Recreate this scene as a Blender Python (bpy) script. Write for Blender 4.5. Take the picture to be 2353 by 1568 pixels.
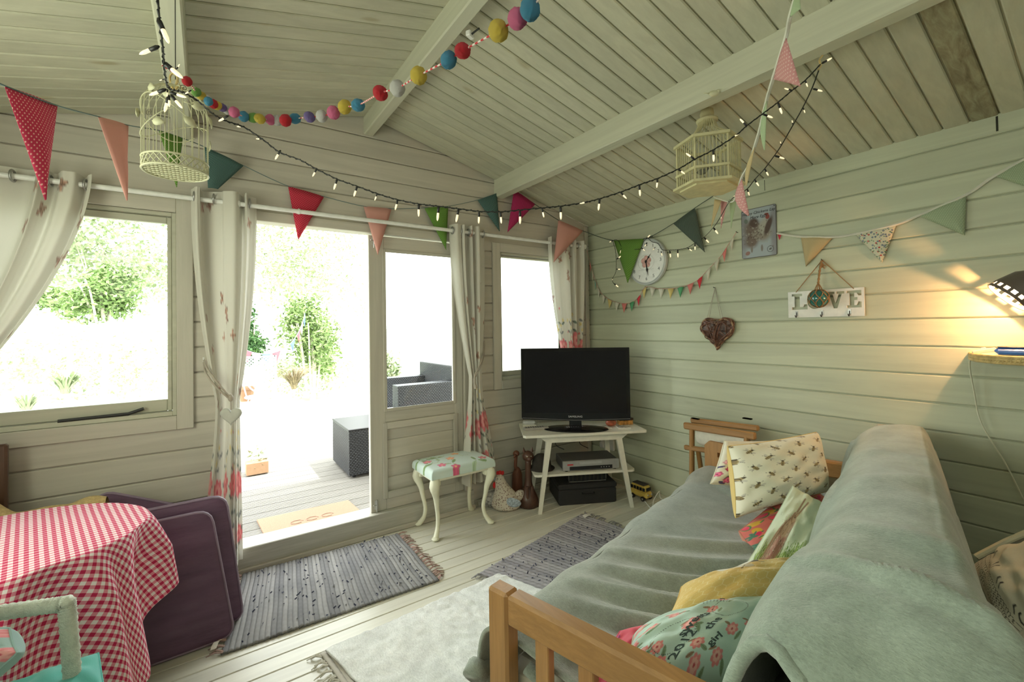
import bpy, bmesh, math, random
import numpy as np
from mathutils import Vector, Matrix, noise

random.seed(7)
SC = bpy.context.scene
COL = SC.collection
for o in list(bpy.data.objects):
    bpy.data.objects.remove(o)

# ------------------------------------------------------------------ camera
# world: x along the window wall (right wall at x=0), y into the garden (window wall at y=0)
CAM = np.array([-2.8768, -2.9135, 1.3697])
FPX, PCX, PCY = 1015.49, 1176.5, 737.05
CR = np.array([0.822405, -0.56868948, -0.01556583])
CU = np.array([0.00428593, -0.02116695, 0.99976677])
CF = np.array([0.56888633, 0.8222799, 0.01497044])
camd = bpy.data.cameras.new('camera')
cam = bpy.data.objects.new('camera', camd)
COL.objects.link(cam)
camd.sensor_width = 36
camd.lens = FPX / 2353 * 36
camd.shift_x = 0.0
camd.shift_y = (PCY - 784) / 2353
camd.clip_start = 0.02
camd.clip_end = 200
cam.matrix_world = Matrix(((CR[0], CU[0], -CF[0], CAM[0]), (CR[1], CU[1], -CF[1], CAM[1]),
                           (CR[2], CU[2], -CF[2], CAM[2]), (0, 0, 0, 1)))
SC.camera = cam

# ------------------------------------------------------------------ light
SC.view_settings.view_transform = 'Standard'
SC.view_settings.look = 'None'
SC.view_settings.gamma = 1
SC.view_settings.use_curve_mapping = False
SC.view_settings.exposure = 0.68
wd = bpy.data.worlds.new('sky')
SC.world = wd
wd.use_nodes = True
wn = wd.node_tree.nodes
wn['Background'].inputs[0].default_value = (0.95, 1.0, 0.97, 1)
wn['Background'].inputs[1].default_value = 4.4

def area(name, loc, target, size, size_y, energy, color):
    d = bpy.data.lights.new(name, 'AREA')
    d.shape = 'RECTANGLE'; d.size = size; d.size_y = size_y; d.energy = energy; d.color = color
    o = bpy.data.objects.new(name, d); COL.objects.link(o)
    o.location = loc
    v = Vector(target) - Vector(loc)
    o.rotation_euler = v.to_track_quat('-Z', 'Y').to_euler()
    return o
# soft fill lamp added behind the camera to brighten ceiling and room
area('back_fill_light', (-2.9, -3.75, 2.1), (-1.8, -1.2, 1.9), 1.8, .7, 5, (1.0, .99, 0.88))
# green-tinted fill lamp added at the unseen left wall, standing in for daylight
area('left_fill_light', (-3.93, -1.55, 1.45), (-.2, -1.7, 1.75), 1.5, 1.1, 17, (.94, 1.0, 0.79))
sd = bpy.data.lights.new('sun', 'SUN'); sd.energy = 5.0; sd.angle = 0.02; sd.color = (1, .97, .9)
so = bpy.data.objects.new('sun', sd); COL.objects.link(so)
so.rotation_euler = Vector((-0.55, 0.50, -1.2)).to_track_quat('-Z', 'Y').to_euler()

# ------------------------------------------------------------------ helpers
def at(px, py, ax, v):
    d = (px-PCX)/FPX*CR - (py-PCY)/FPX*CU + CF
    i = 'xyz'.index(ax)
    return Vector(CAM + (v-CAM[i])/d[i]*d)
def atd(px, py, dist):
    d = (px-PCX)/FPX*CR - (py-PCY)/FPX*CU + CF
    return Vector(CAM + dist*d)

class MB:
    def __init__(s): s.v = []; s.f = []; s.m = []; s.uv = {}; s.mi = 0
    def face(s, idx): s.f.append(tuple(idx)); s.m.append(s.mi)
    def add(s, vs, fs):
        b = len(s.v); s.v += [tuple(x) for x in vs]
        for f in fs: s.face([i+b for i in f])
        return s
    def box(s, lo, hi, M=None, bev=0.0):
        x0,y0,z0 = lo; x1,y1,z1 = hi
        if bev <= 0:
            vs = [(x0,y0,z0),(x1,y0,z0),(x1,y1,z0),(x0,y1,z0),(x0,y0,z1),(x1,y0,z1),(x1,y1,z1),(x0,y1,z1)]
            fs = [(0,3,2,1),(4,5,6,7),(0,1,5,4),(1,2,6,5),(2,3,7,6),(3,0,4,7)]
        else:
            b = bev; vs = []; 
            def ring(z, i): return [(x0+i,y0,z),(x1-i,y0,z),(x1,y0+i,z),(x1,y1-i,z),(x1-i,y1,z),(x0+i,y1,z),(x0,y1-i,z),(x0,y0+i,z)]
            vs = [(x0+b,y0+b,z0),(x1-b,y0+b,z0),(x1-b,y1-b,z0),(x0+b,y1-b,z0)] + ring(z0+b,b) + ring(z1-b,b) + [(x0+b,y0+b,z1),(x1-b,y0+b,z1),(x1-b,y1-b,z1),(x0+b,y1-b,z1)]
            fs = [(3,2,1,0),(20,21,22,23)]
            for k in range(8): fs.append((4+k,4+(k+1)%8,12+(k+1)%8,12+k))
            for k in range(4):
                fs.append((k,(k+1)%4,4+(2*k+1)%8,4+2*k)) ; fs.append(((k+1)%4, 4+(2*k+2)%8, 4+(2*k+1)%8))
                fs.append((20+k,12+2*k,12+(2*k+1)%8,20+(k+1)%4)); fs.append((20+(k+1)%4, 12+(2*k+1)%8, 12+(2*k+2)%8))
        if M is not None: vs = [tuple(M @ Vector(v)) for v in vs]
        return s.add(vs, fs)
    def tube(s, path, r, n=8, cap=True, flat=1.0, closed=False):
        path = [Vector(p) for p in path]; N = len(path)
        rs = r if hasattr(r, '__len__') else [r]*N
        b = len(s.v); up = None
        for i, p in enumerate(path):
            if closed: t = path[(i+1)%N]-path[i-1]
            else: t = path[min(i+1,N-1)]-path[max(i-1,0)]
            if t.length < 1e-9: t = Vector((0,0,1))
            t.normalize()
            if up is None:
                up = Vector((0,0,1)) if abs(t.z) < .9 else Vector((1,0,0))
            a = t.cross(up)
            if a.length < 1e-6: a = t.orthogonal()
            a.normalize(); c = a.cross(t).normalized(); up = c
            for k in range(n):
                an = 2*math.pi*k/n
                s.v.append(tuple(p + a*math.cos(an)*rs[i] + c*math.sin(an)*rs[i]*flat))
        for i in range(N-1 + (1 if closed else 0)):
            for k in range(n):
                i2 = (i+1)%N
                s.face((b+i*n+k, b+i*n+(k+1)%n, b+i2*n+(k+1)%n, b+i2*n+k))
        if cap and not closed:
            s.face([b+k for k in range(n)][::-1]); s.face([b+(N-1)*n+k for k in range(n)])
        return s
    def lathe(s, prof, n=24, M=None, cap=True):
        # prof: list of (r,z)
        b = len(s.v)
        for r, z in prof:
            for k in range(n):
                a = 2*math.pi*k/n; v = Vector((r*math.cos(a), r*math.sin(a), z))
                s.v.append(tuple(M @ v) if M is not None else tuple(v))
        for i in range(len(prof)-1):
            for k in range(n): s.face((b+i*n+k, b+i*n+(k+1)%n, b+(i+1)*n+(k+1)%n, b+(i+1)*n+k))
        if cap:
            s.face([b+k for k in range(n)][::-1]); s.face([b+(len(prof)-1)*n+k for k in range(n)])
        return s
    def prism(s, poly, d, M=None):
        # poly: 2D outline (x,y) extruded along z from 0 to d
        n = len(poly); vs = [(x,y,0) for x,y in poly]+[(x,y,d) for x,y in poly]
        if M is not None: vs = [tuple(M @ Vector(v)) for v in vs]
        fs = [tuple(range(n))[::-1], tuple(range(n,2*n))]+[(k,(k+1)%n,n+(k+1)%n,n+k) for k in range(n)]
        return s.add(vs, fs)
    def grid(s, fn, nu, nv, uv=None, closed_u=False):
        b = len(s.v)
        for j in range(nv+1):
            for i in range(nu+1):
                u, v = i/nu, j/nv
                if uv is not None: s.uv[len(s.v)] = uv(u, v)
                s.v.append(tuple(fn(u, v)))
        for j in range(nv):
            for i in range(nu):
                a = b+j*(nu+1)+i; s.face((a, a+1, a+nu+2, a+nu+1))
        return s
    def sphere(s, c, r, n=12, m=8, sc=(1,1,1), M=None):
        b = len(s.v); c = Vector(c)
        for j in range(m+1):
            ph = math.pi*j/m
            for k in range(n):
                a = 2*math.pi*k/n
                v = Vector((r*sc[0]*math.sin(ph)*math.cos(a), r*sc[1]*math.sin(ph)*math.sin(a), -r*sc[2]*math.cos(ph)))
                if M is not None: v = M @ v
                s.v.append(tuple(c+v))
        for j in range(m):
            for k in range(n): s.face((b+j*n+k, b+j*n+(k+1)%n, b+(j+1)*n+(k+1)%n, b+(j+1)*n+k))
        return s
    def mesh(s, name, off=(0,0,0), mats=(), smooth=False, merge=0.0):
        me = bpy.data.meshes.new(name)
        v = np.array(s.v, dtype=float)-np.array(off, dtype=float)
        me.from_pydata([tuple(a) for a in v], [], s.f)
        for m in mats: me.materials.append(m)
        if len(mats) > 1:
            me.polygons.foreach_set('material_index', s.m)
        if s.uv:
            ul = me.uv_layers.new(name='UVMap')
            vi = np.empty(len(me.loops), dtype=np.int32); me.loops.foreach_get('vertex_index', vi)
            arr = np.zeros((len(s.v), 2))
            for k, w in s.uv.items(): arr[k] = w
            ul.data.foreach_set('uv', arr[vi].ravel())
        if smooth: me.polygons.foreach_set('use_smooth', [True]*len(me.polygons))
        me.update()
        return me

def setp(o, label=None, cat=None, group=None, kind=None):
    if label: o['label'] = label
    if cat: o['category'] = cat
    if group: o['group'] = group
    if kind: o['kind'] = kind
    return o
def thing(name, loc, label, cat, group=None):
    o = bpy.data.objects.new(name, None); COL.objects.link(o)
    o.location = loc; o.empty_display_size = .05
    o['base'] = tuple(float(a) for a in loc)
    return setp(o, label, cat, group)
def obj(name, mb, mat, parent=None, smooth=False, sub=0, solid=0.0, label=None, kind=None, loc=None, auto=None):
    """mesh coordinates are given in world space; the parent's base is taken off"""
    off = (0,0,0)
    if parent is not None: off = tuple(parent.get('base', (0,0,0)))
    elif loc is not None: off = tuple(loc)
    mats = mat if isinstance(mat, (list, tuple)) else [mat]
    me = mb.mesh(name, off, mats, smooth)
    o = bpy.data.objects.new(name, me); COL.objects.link(o)
    if parent is not None:
        o.parent = parent; o['base'] = tuple(float(a) for a in off)
    else:
        if loc is not None: o.location = loc
        o['base'] = tuple(float(a) for a in off)
    if solid:
        m = o.modifiers.new('thickness', 'SOLIDIFY'); m.thickness = solid; m.offset = 0
    if sub:
        m = o.modifiers.new('smooth', 'SUBSURF'); m.levels = sub; m.render_levels = sub
    if auto is not None:
        for p in me.polygons: p.use_smooth = True
        try: me.set_sharp_from_angle(angle=math.radians(auto))
        except Exception: pass
    return setp(o, label, kind=kind)
def inst(name, me, parent, M, label=None):
    """a part that shares mesh data; M is its world matrix"""
    o = bpy.data.objects.new(name, me); COL.objects.link(o)
    b = Vector(parent['base'])
    o.parent = parent
    o.matrix_local = Matrix.Translation(-b) @ M
    o['base'] = tuple(parent['base'])
    return setp(o, label)
def frame_from(p, ux, uy):
    ux = Vector(ux).normalized(); uz = ux.cross(Vector(uy)).normalized(); uy = uz.cross(ux)
    return Matrix(((ux.x,uy.x,uz.x,p[0]),(ux.y,uy.y,uz.y,p[1]),(ux.z,uy.z,uz.z,p[2]),(0,0,0,1)))
def spline(pts, n):
    """Catmull-Rom through the points, n samples per span"""
    P = [Vector(p) for p in pts]; out = []
    for i in range(len(P)-1):
        p0 = P[max(i-1,0)]; p1 = P[i]; p2 = P[i+1]; p3 = P[min(i+2,len(P)-1)]
        for k in range(n):
            t = k/n
            out.append(.5*((2*p1)+(p2-p0)*t+(2*p0-5*p1+4*p2-p3)*t*t+(3*p1-p0-3*p2+p3)*t**3))
    out.append(P[-1]); return out
def lerp(a, b, t): return a+(b-a)*t
def sstep(a, b, x):
    t = min(1, max(0, (x-a)/(b-a))); return t*t*(3-2*t)
def R(d): return math.radians(d)

# ------------------------------------------------------------------ materials
def newmat(name):
    m = bpy.data.materials.new(name); m.use_nodes = True
    return m, m.node_tree, m.node_tree.nodes['Principled BSDF']
def nd(nt, t, **kw):
    n = nt.nodes.new(t)
    for k, v in kw.items():
        if k in ('data_type','blend_type','operation','wave_type','bands_direction','distance','feature','noise_dimensions','voronoi_dimensions','mode','interpolation','musgrave_type','wave_profile','attribute_name','use_clamp'): setattr(n, k, v)
        else: n.inputs[k].default_value = v
    return n
def ramp(nt, fac, stops):
    r = nt.nodes.new('ShaderNodeValToRGB'); nt.links.new(fac, r.inputs[0])
    e = r.color_ramp.elements
    while len(e) < len(stops): e.new(.5)
    for k, (p, c) in enumerate(stops):
        e[k].position = p; e[k].color = (c[0],c[1],c[2],1) if hasattr(c,'__len__') else (c,c,c,1)
    return r
def mixc(nt, a, b, fac, bt='MIX'):
    m = nt.nodes.new('ShaderNodeMix'); m.data_type = 'RGBA'; m.blend_type = bt
    for s, v in ((6,a),(7,b),(0,fac)):
        if isinstance(v, bpy.types.NodeSocket): nt.links.new(v, m.inputs[s])
        elif s == 0: m.inputs[0].default_value = v
        else: m.inputs[s].default_value = (v[0],v[1],v[2],1)
    return m.outputs[2]
def bump(nt, b, h, st, dist=.01):
    n = nt.nodes.new('ShaderNodeBump'); n.inputs['Strength'].default_value = st; n.inputs['Distance'].default_value = dist
    nt.links.new(h, n.inputs['Height']); nt.links.new(n.outputs[0], b.inputs['Normal'])
def plain(name, col, rough=.6, metal=0, var=.06, scale=30, bmp=0, spec=.5, sheen=0, trans=0, ior=1.45, emis=None, es=1, bscale=None, coat=0):
    m, nt, b = newmat(name)
    tc = nd(nt, 'ShaderNodeTexCoord')
    nz = nd(nt, 'ShaderNodeTexNoise', Scale=scale, Detail=4.0)
    nt.links.new(tc.outputs['Object'], nz.inputs['Vector'])
    lo = [max(0, c*(1-var)) for c in col]; hi = [min(1, c*(1+var)) for c in col]
    r = ramp(nt, nz.outputs['Fac'], [(.3, lo), (.7, hi)])
    nt.links.new(r.outputs[0], b.inputs['Base Color'])
    b.inputs['Roughness'].default_value = rough; b.inputs['Metallic'].default_value = metal
    b.inputs['Specular IOR Level'].default_value = spec
    if sheen: b.inputs['Sheen Weight'].default_value = sheen
    if trans: b.inputs['Transmission Weight'].default_value = trans; b.inputs['IOR'].default_value = ior
    if coat: b.inputs['Coat Weight'].default_value = coat
    if emis: b.inputs['Emission Color'].default_value = (*emis, 1); b.inputs['Emission Strength'].default_value = es
    if bmp:
        n2 = nd(nt, 'ShaderNodeTexNoise', Scale=bscale or scale*3, Detail=3.0)
        nt.links.new(tc.outputs['Object'], n2.inputs['Vector'])
        bump(nt, b, n2.outputs['Fac'], bmp, .005)
    return m
def wood(name, base, grain, axis=0, rough=.55, amt=.35, knots=.5, knotcol=(.30,.24,.14), vary=.06, gs=1.0, coat=0):
    """painted or bare timber: grain drawn out along one axis, scattered knots, each board slightly different"""
    m, nt, b = newmat(name)
    tc = nd(nt, 'ShaderNodeTexCoord'); oi = nd(nt, 'ShaderNodeObjectInfo')
    vm = nd(nt, 'ShaderNodeVectorMath', operation='MULTIPLY_ADD')
    cmb = nd(nt, 'ShaderNodeCombineXYZ')
    for k in range(3):
        mm = nd(nt, 'ShaderNodeMath', operation='MULTIPLY'); mm.inputs[1].default_value = 17.3+9*k
        nt.links.new(oi.outputs['Random'], mm.inputs[0]); nt.links.new(mm.outputs[0], cmb.inputs[k])
    vm.inputs[1].default_value = (1,1,1)
    nt.links.new(tc.outputs['Object'], vm.inputs[0]); nt.links.new(cmb.outputs[0], vm.inputs[2])
    def mapped(s):
        mp = nd(nt, 'ShaderNodeMapping'); sc = [s, s, s]; sc[axis] = s*.06
        mp.inputs['Scale'].default_value = sc; nt.links.new(vm.outputs[0], mp.inputs[0]); return mp
    n1 = nd(nt, 'ShaderNodeTexNoise', Scale=1.0, Detail=6.0, Roughness=.65, Distortion=.6)
    nt.links.new(mapped(60*gs).outputs[0], n1.inputs['Vector'])
    n2 = nd(nt, 'ShaderNodeTexNoise', Scale=1.0, Detail=3.0, Distortion=1.5)
    nt.links.new(mapped(14*gs).outputs[0], n2.inputs['Vector'])
    r1 = ramp(nt, n1.outputs['Fac'], [(.35, 0), (.75, 1)])
    c = mixc(nt, base, grain, r1.outputs[0])
    c = mixc(nt, base, c, amt)
    r2 = ramp(nt, n2.outputs['Fac'], [(.35, .90), (.65, 1.05)])
    c = mixc(nt, c, r2.outputs[0], .8, 'MULTIPLY')
    if knots:
        mp = nd(nt, 'ShaderNodeMapping'); sc = [5.5, 5.5, 5.5]; sc[axis] = 1.6
        mp.inputs['Scale'].default_value = sc; nt.links.new(vm.outputs[0], mp.inputs[0])
        nzz = nd(nt, 'ShaderNodeTexNoise', Scale=3.0, Detail=2.0); nt.links.new(mp.outputs[0], nzz.inputs['Vector'])
        vv = mixc(nt, mp.outputs[0], nzz.outputs['Color'], .12)
        vo = nd(nt, 'ShaderNodeTexVoronoi', Scale=1.0); nt.links.new(vv, vo.inputs['Vector'])
        rk = ramp(nt, vo.outputs['Distance'], [(.0, 1), (.06, .75), (.10, .0)])
        km = nd(nt, 'ShaderNodeMath', operation='MULTIPLY'); km.inputs[1].default_value = knots
        nt.links.new(rk.outputs[0], km.inputs[0])
        c = mixc(nt, c, knotcol, km.outputs[0])
    # board to board variation
    hv = nd(nt, 'ShaderNodeMapRange'); hv.inputs[3].default_value = 1-vary; hv.inputs[4].default_value = 1+vary
    nt.links.new(oi.outputs['Random'], hv.inputs[0])
    c = mixc(nt, c, hv.outputs[0], 1.0, 'MULTIPLY')
    nt.links.new(c, b.inputs['Base Color'])
    b.inputs['Roughness'].default_value = rough
    if coat: b.inputs['Coat Weight'].default_value = coat; b.inputs['Coat Roughness'].default_value = .25
    bump(nt, b, n1.outputs['Fac'], .25, .002)
    return m
def vcol(name, rough=.85, sheen=.2, bmp=.25, bs=400, attr='Col', spec=.3):
    m, nt, b = newmat(name)
    a = nd(nt, 'ShaderNodeAttribute', attribute_name=attr)
    nt.links.new(a.outputs['Color'], b.inputs['Base Color'])
    b.inputs['Roughness'].default_value = rough; b.inputs['Sheen Weight'].default_value = sheen
    b.inputs['Specular IOR Level'].default_value = spec
    tc = nd(nt, 'ShaderNodeTexCoord'); n2 = nd(nt, 'ShaderNodeTexNoise', Scale=bs, Detail=2.0)
    nt.links.new(tc.outputs['Object'], n2.inputs['Vector']); bump(nt, b, n2.outputs['Fac'], bmp, .002)
    return m
def paint(me, cols):
    """one colour per vertex: the print on the cloth"""
    a = me.color_attributes.new('Col', 'FLOAT_COLOR', 'POINT')
    c = np.ones((len(me.vertices), 4)); c[:, :3] = cols
    a.data.foreach_set('color', c.ravel())

PAINT = (.545, .51, .435)
M_wx = wood('painted_wall_boards_x', PAINT, (.44,.42,.34), 0, .6, .3, .45, (.36,.33,.24))
M_wy = wood('painted_wall_boards_y', (.53,.56,.42), (.45,.48,.35), 1, .6, .2, .45, (.36,.36,.24))
M_wz = wood('painted_upright_boards', PAINT, (.42,.41,.33), 2, .6, .4, .4, (.36,.33,.24))
M_ceil = wood('painted_ceiling_boards', (.55,.545,.42), (.44,.43,.31), 0, .6, .4, .8, (.36,.31,.18), .07)
M_beam = wood('painted_beam', (.56,.565,.44), (.48,.48,.37), 1, .55, .25, .3, (.38,.36,.22))
M_floor = wood('painted_floor_boards', (.66,.64,.55), (.54,.52,.44), 0, .34, .35, .25, (.30,.27,.20), .07)
M_frame = wood('painted_window_frame', (.50,.49,.39), (.40,.39,.30), 0, .5, .3, .2, (.36,.33,.24))
M_outer = plain('outside_timber', (.35,.30,.24), .8)
# ================================================================== THE ROOM
FZ = 0.03          # floor level
PITCH = 0.135      # wall boards
XL, YB = -3.98, -3.95   # left wall, back wall
AX, AZ, SL = -1.99, 2.77, 0.25     # ridge x, height, roof slope
def roofz(x): return AZ - SL*abs(x-AX)

def board_profile(h, t, ch=.005, gap=.0024):
    # (height, depth) outline: face at depth 0, chamfered long edges, body t thick
    ch=min(ch,h*.2); return [(gap, ch+.008), (gap, ch), (ch+gap, 0), (h-ch-gap, 0), (h-gap, ch), (h-gap, ch+.008), (h, ch+.008), (h, t), (0, t), (0, ch+.008)]
def wall_board(parent, axis, a0, a1, z0, h, mat, t=.044, sgn=1, clip=None):
    """horizontal board; axis 'x': runs in x on the wall y=0; axis 'y': runs in y on the wall x=0"""
    prof = board_profile(h, t); vs = []; n = len(prof)
    for a in (a0, a1):
        for (hz, d) in prof:
            e = a
            z = z0+hz
            if clip: e = clip(a, z)
            vs.append((e, d*sgn, z) if axis == 'x' else (d*sgn, e, z))
    m = MB(); m.add(vs, [tuple(range(n)), tuple(range(2*n-1, n-1, -1))]+[(k, n+k, n+(k+1)%n, (k+1)%n) for k in range(n)])
    return obj('board', m, mat, parent)
def struct(name, loc=(0,0,0), cls=None):
    o = bpy.data.objects.new(name, None); COL.objects.link(o); o.location = loc
    o['base'] = tuple(float(a) for a in loc); o['kind'] = 'structure'; return o

# ---- window wall (y = 0), boards run in x, openings left free
wall_front = struct('wall_front')
W1 = (-3.80, -3.005, .935, 2.0); D1 = (-2.775, -1.255, FZ, 2.05); W2 = (-.975, -.30, .955, 1.965)
OPEN = [W1, D1, W2]
z = FZ-.06+.0
z0w = (2.5+2.05)*.135-.135*5   # lines at .614 + n*.135
zz = z0w
while zz < 2.80:
    z0, z1 = zz, zz+PITCH
    # cut the row into x spans; each span keeps the z range the openings leave free
    xs = sorted({XL, 0.0} | {v for o_ in OPEN for v in o_[:2]})
    spans = []
    for xa_, xb_ in zip(xs[:-1], xs[1:]):
        lo, hi = z0, z1
        for (xa, xb, za, zb) in OPEN:
            if xa <= xa_ and xb_ <= xb:
                if z1 <= za or z0 >= zb: pass
                elif z0 < za: hi = min(hi, za)
                elif z1 > zb: lo = max(lo, zb)
                else: hi = lo
        if hi-lo < .006: continue
        if spans and spans[-1][1] == xa_ and spans[-1][2:] == (lo, hi): spans[-1] = (spans[-1][0], xb_, lo, hi)
        else: spans.append((xa_, xb_, lo, hi))
    for (s0, s1, lo, hi) in spans:
        if lo > AZ-.01: continue
        if z1 > roofz(s0) or z1 > roofz(s1):
            def clip(a, z, s0=s0, s1=s1):
                lim = max(0.0, (AZ+.012-z)/SL)
                return max(s0, AX-lim) if a == s0 else min(s1, AX+lim)
            wall_board(wall_front, 'x', s0, s1, lo, hi-lo, M_wx, clip=clip)
        else:
            wall_board(wall_front, 'x', s0, s1, lo, hi-lo, M_wx)
    zz += PITCH
# outer skin behind the joints, with the same openings
def skin(parent):
    m = MB()
    xs = sorted({XL-.1, .1} | {v for o_ in OPEN for v in o_[:2]})
    for a, b in zip(xs[:-1], xs[1:]):
        zs = [(-.1, min(roofz(a), roofz(b))+.03)]
        for (xa, xb, za, zb) in OPEN:
            if xa <= a and b <= xb: zs = [(-.1, za), (zb, roofz((a+b)/2)+.02)]
        for z0_, z1_ in zs: m.box((a, .045, z0_), (b, .06, z1_))
    for k in range(24):
        a = XL-.1+k*(4.18/24); b = a+4.18/24; m.box((a, .045, 2.2), (b, .06, min(roofz(a), roofz(b))+.045))
    obj('outer_skin', m, M_outer, parent)
skin(wall_front)
m = MB(); m.box((.045, YB-.1, -.1), (.06, .1, 2.32)); obj('outer_skin', m, M_outer, None).__setitem__('kind', 'structure')
m = MB(); m.box((XL-.06, YB-.1, -.1), (XL-.045, .1, 2.32)); obj('outer_skin', m, M_outer, None).__setitem__('kind', 'structure')

obj('corner_block', MB().prism([(-.45,2.16),(.044,2.16),(.044,roofz(.044)+.012),(-.45,roofz(-.45)+.012)], .039, Matrix(((1,0,0,0),(0,0,-1,.044),(0,1,0,0),(0,0,0,1)))), M_wx, wall_front)
# ---- right wall (x = 0)
wall_right = struct('wall_right')
zz = (.17+2.05)*.135-.135*3
while zz < 2.27:
    wall_board(wall_right, 'y', YB, .0, zz, min(PITCH, 2.285-zz), M_wy)
    zz += PITCH
for px_, py_, w_ in ((2291, 283, .0035), (1757, 425, .0012)):
    p_ = at(px_, py_, 'x', 0); m = MB().box((-.0012, p_.y-w_, p_.z-.036), (.004, p_.y+w_, p_.z+.030)); obj('butt_joint', m, plain('dark_gap', (.03,.03,.02), .9), wall_right, label='dark butt joint between boards')
# ---- left and back walls (behind or beside the camera): plain boarded shells
wall_left = struct('wall_left')
zz = FZ-.1
while zz < 2.2:
    m = MB().box((XL-.044, YB, zz+.001), (XL, 0, zz+PITCH), None); obj('board', m, M_wy, wall_left); zz += PITCH
wall_back = struct('wall_back')
zz = FZ-.1
while zz < 2.72:
    lim = min(2.0, max(.1, (AZ+.02-zz-PITCH)/SL))
    m = MB().box((max(XL, AX-lim), YB-.044, zz+.001), (min(0, AX+lim), YB, zz+PITCH)); obj('board', m, M_wx, wall_back); zz += PITCH

# ---- floor boards run in x, grooves between
floor = struct('floor')
FP = .088; y = -.748+9*FP-.0
while y > YB:
    y0 = y-FP; prof = [(.0022, -.003), (.0045, 0), (FP-.0045, 0), (FP-.0022, -.003), (FP-.0022, -.012), (FP, -.012), (FP, -.022), (0, -.022), (0, -.012), (.0022, -.012)]
    n = len(prof); vs = [(xx, y0+a, FZ+b) for xx in (XL, 0.0) for a, b in prof]
    m = MB(); m.add(vs, [tuple(range(n))[::-1], tuple(range(n, 2*n))]+[(k, (k+1)%n, n+(k+1)%n, n+k) for k in range(n)])
    obj('floorboard', m, M_floor, floor); y -= FP

# ---- ceiling: boards run down the slope, parts of each side
CP = .0908
def ceiling(name, side):
    c = struct(name)
    y = -.556+6*CP-.0; k = 0
    while y-CP > YB-.05:
        y1 = min(y, 0.0); y0 = y-CP
        if y1-y0 > .01:
            W = y1-y0; g = .0034; ch = .0045
            prof = [(0,.012),(g,.012),(g,ch),(g+ch,0),(W-g-ch,0),(W-g,ch),(W-g,.012),(W,.012),(W,.022),(0,.022)]
            n = len(prof); xe = 0.06 if side > 0 else XL-.06
            vs = []
            for xx in (AX, xe):
                for a, b in prof: vs.append((xx, y0+a, roofz(xx)+b))
            m = MB(); m.add(vs, [tuple(range(n)), tuple(range(2*n-1, n-1, -1))]+[(k2, n+k2, n+(k2+1)%n, (k2+1)%n) for k2 in range(n)])
            o = obj('ceiling_board', m, M_ceil if not (side > 0 and -2.52 < (y0+y1)/2 < -2.42) else M_stain, c)
        y -= CP; k += 1
    return c
M_stain = wood('thinly_painted_knotty_board', (.40,.38,.25), (.13,.095,.05), 0, .6, .95, .9, (.14,.09,.05), .02, .55)
ceiling('ceiling', 1)
ceiling('ceiling_left', -1)

def beam(name, x0, x1, zb, label=None):
    m = MB(); zt0, zt1 = roofz(x0)+.004, roofz(x1)+.004
    b = .006
    ys = (YB, 0.0)
    prof = [(x0, zt0), (x0, zb+b), (x0+b, zb), (x1-b, zb), (x1, zb+b), (x1, zt1)]
    n = len(prof); vs = [(a, yy, c) for yy in ys for a, c in prof]
    m.add(vs, [tuple(range(n)), tuple(range(2*n-1, n-1, -1))]+[(k, n+k, n+(k+1)%n, (k+1)%n) for k in range(n)])
    o = obj(name, m, M_beam); o['kind'] = 'structure'; return o
beam('ridge_beam', -2.022, -1.958, 2.652)
beam('roof_beam', -1.012, -.93, 2.39)
beam('roof_beam', -3.015, -2.935, 2.40)
# roof felt above so no daylight leaks through
m = MB()
for s in (0, 1):
    xe = .3 if s else XL-.3
    v = [(AX, YB-.1, AZ+.05), (xe, YB-.1, roofz(xe)+.05), (xe, .32, roofz(xe)+.05), (AX, .32, AZ+.05)]
    v2 = [(a, b, c+.03) for a, b, c in v]
    m.add(v+v2, [(0,1,2,3) if s else (3,2,1,0), (7,6,5,4) if s else (4,5,6,7), (0,4,5,1), (1,5,6,2), (2,6,7,3), (3,7,4,0)])
o = obj('roof', m, M_outer); o['kind'] = 'structure'

# ---- trims
def sbox(name, lo, hi, mat, parent=None, bev=.003, kind='structure'):
    o = obj(name, MB().box(lo, hi, None, bev), mat, parent)
    if parent is None and kind: o['kind'] = kind
    return o
sbox('trim_1', (-.055, -.018, FZ), (-.022, -.001, 2.27), M_wz)      # corner strip
sbox('baseboard_right', (-.014, YB, FZ), (-.001, -.02, FZ+.035), M_beam)
sbox('baseboard_front', (XL, -.014, FZ), (-2.79, -.001, FZ+.03), M_wx)
sbox('baseboard_front', (-1.2, -.014, FZ), (-.03, -.001, FZ+.03), M_wx)

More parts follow.
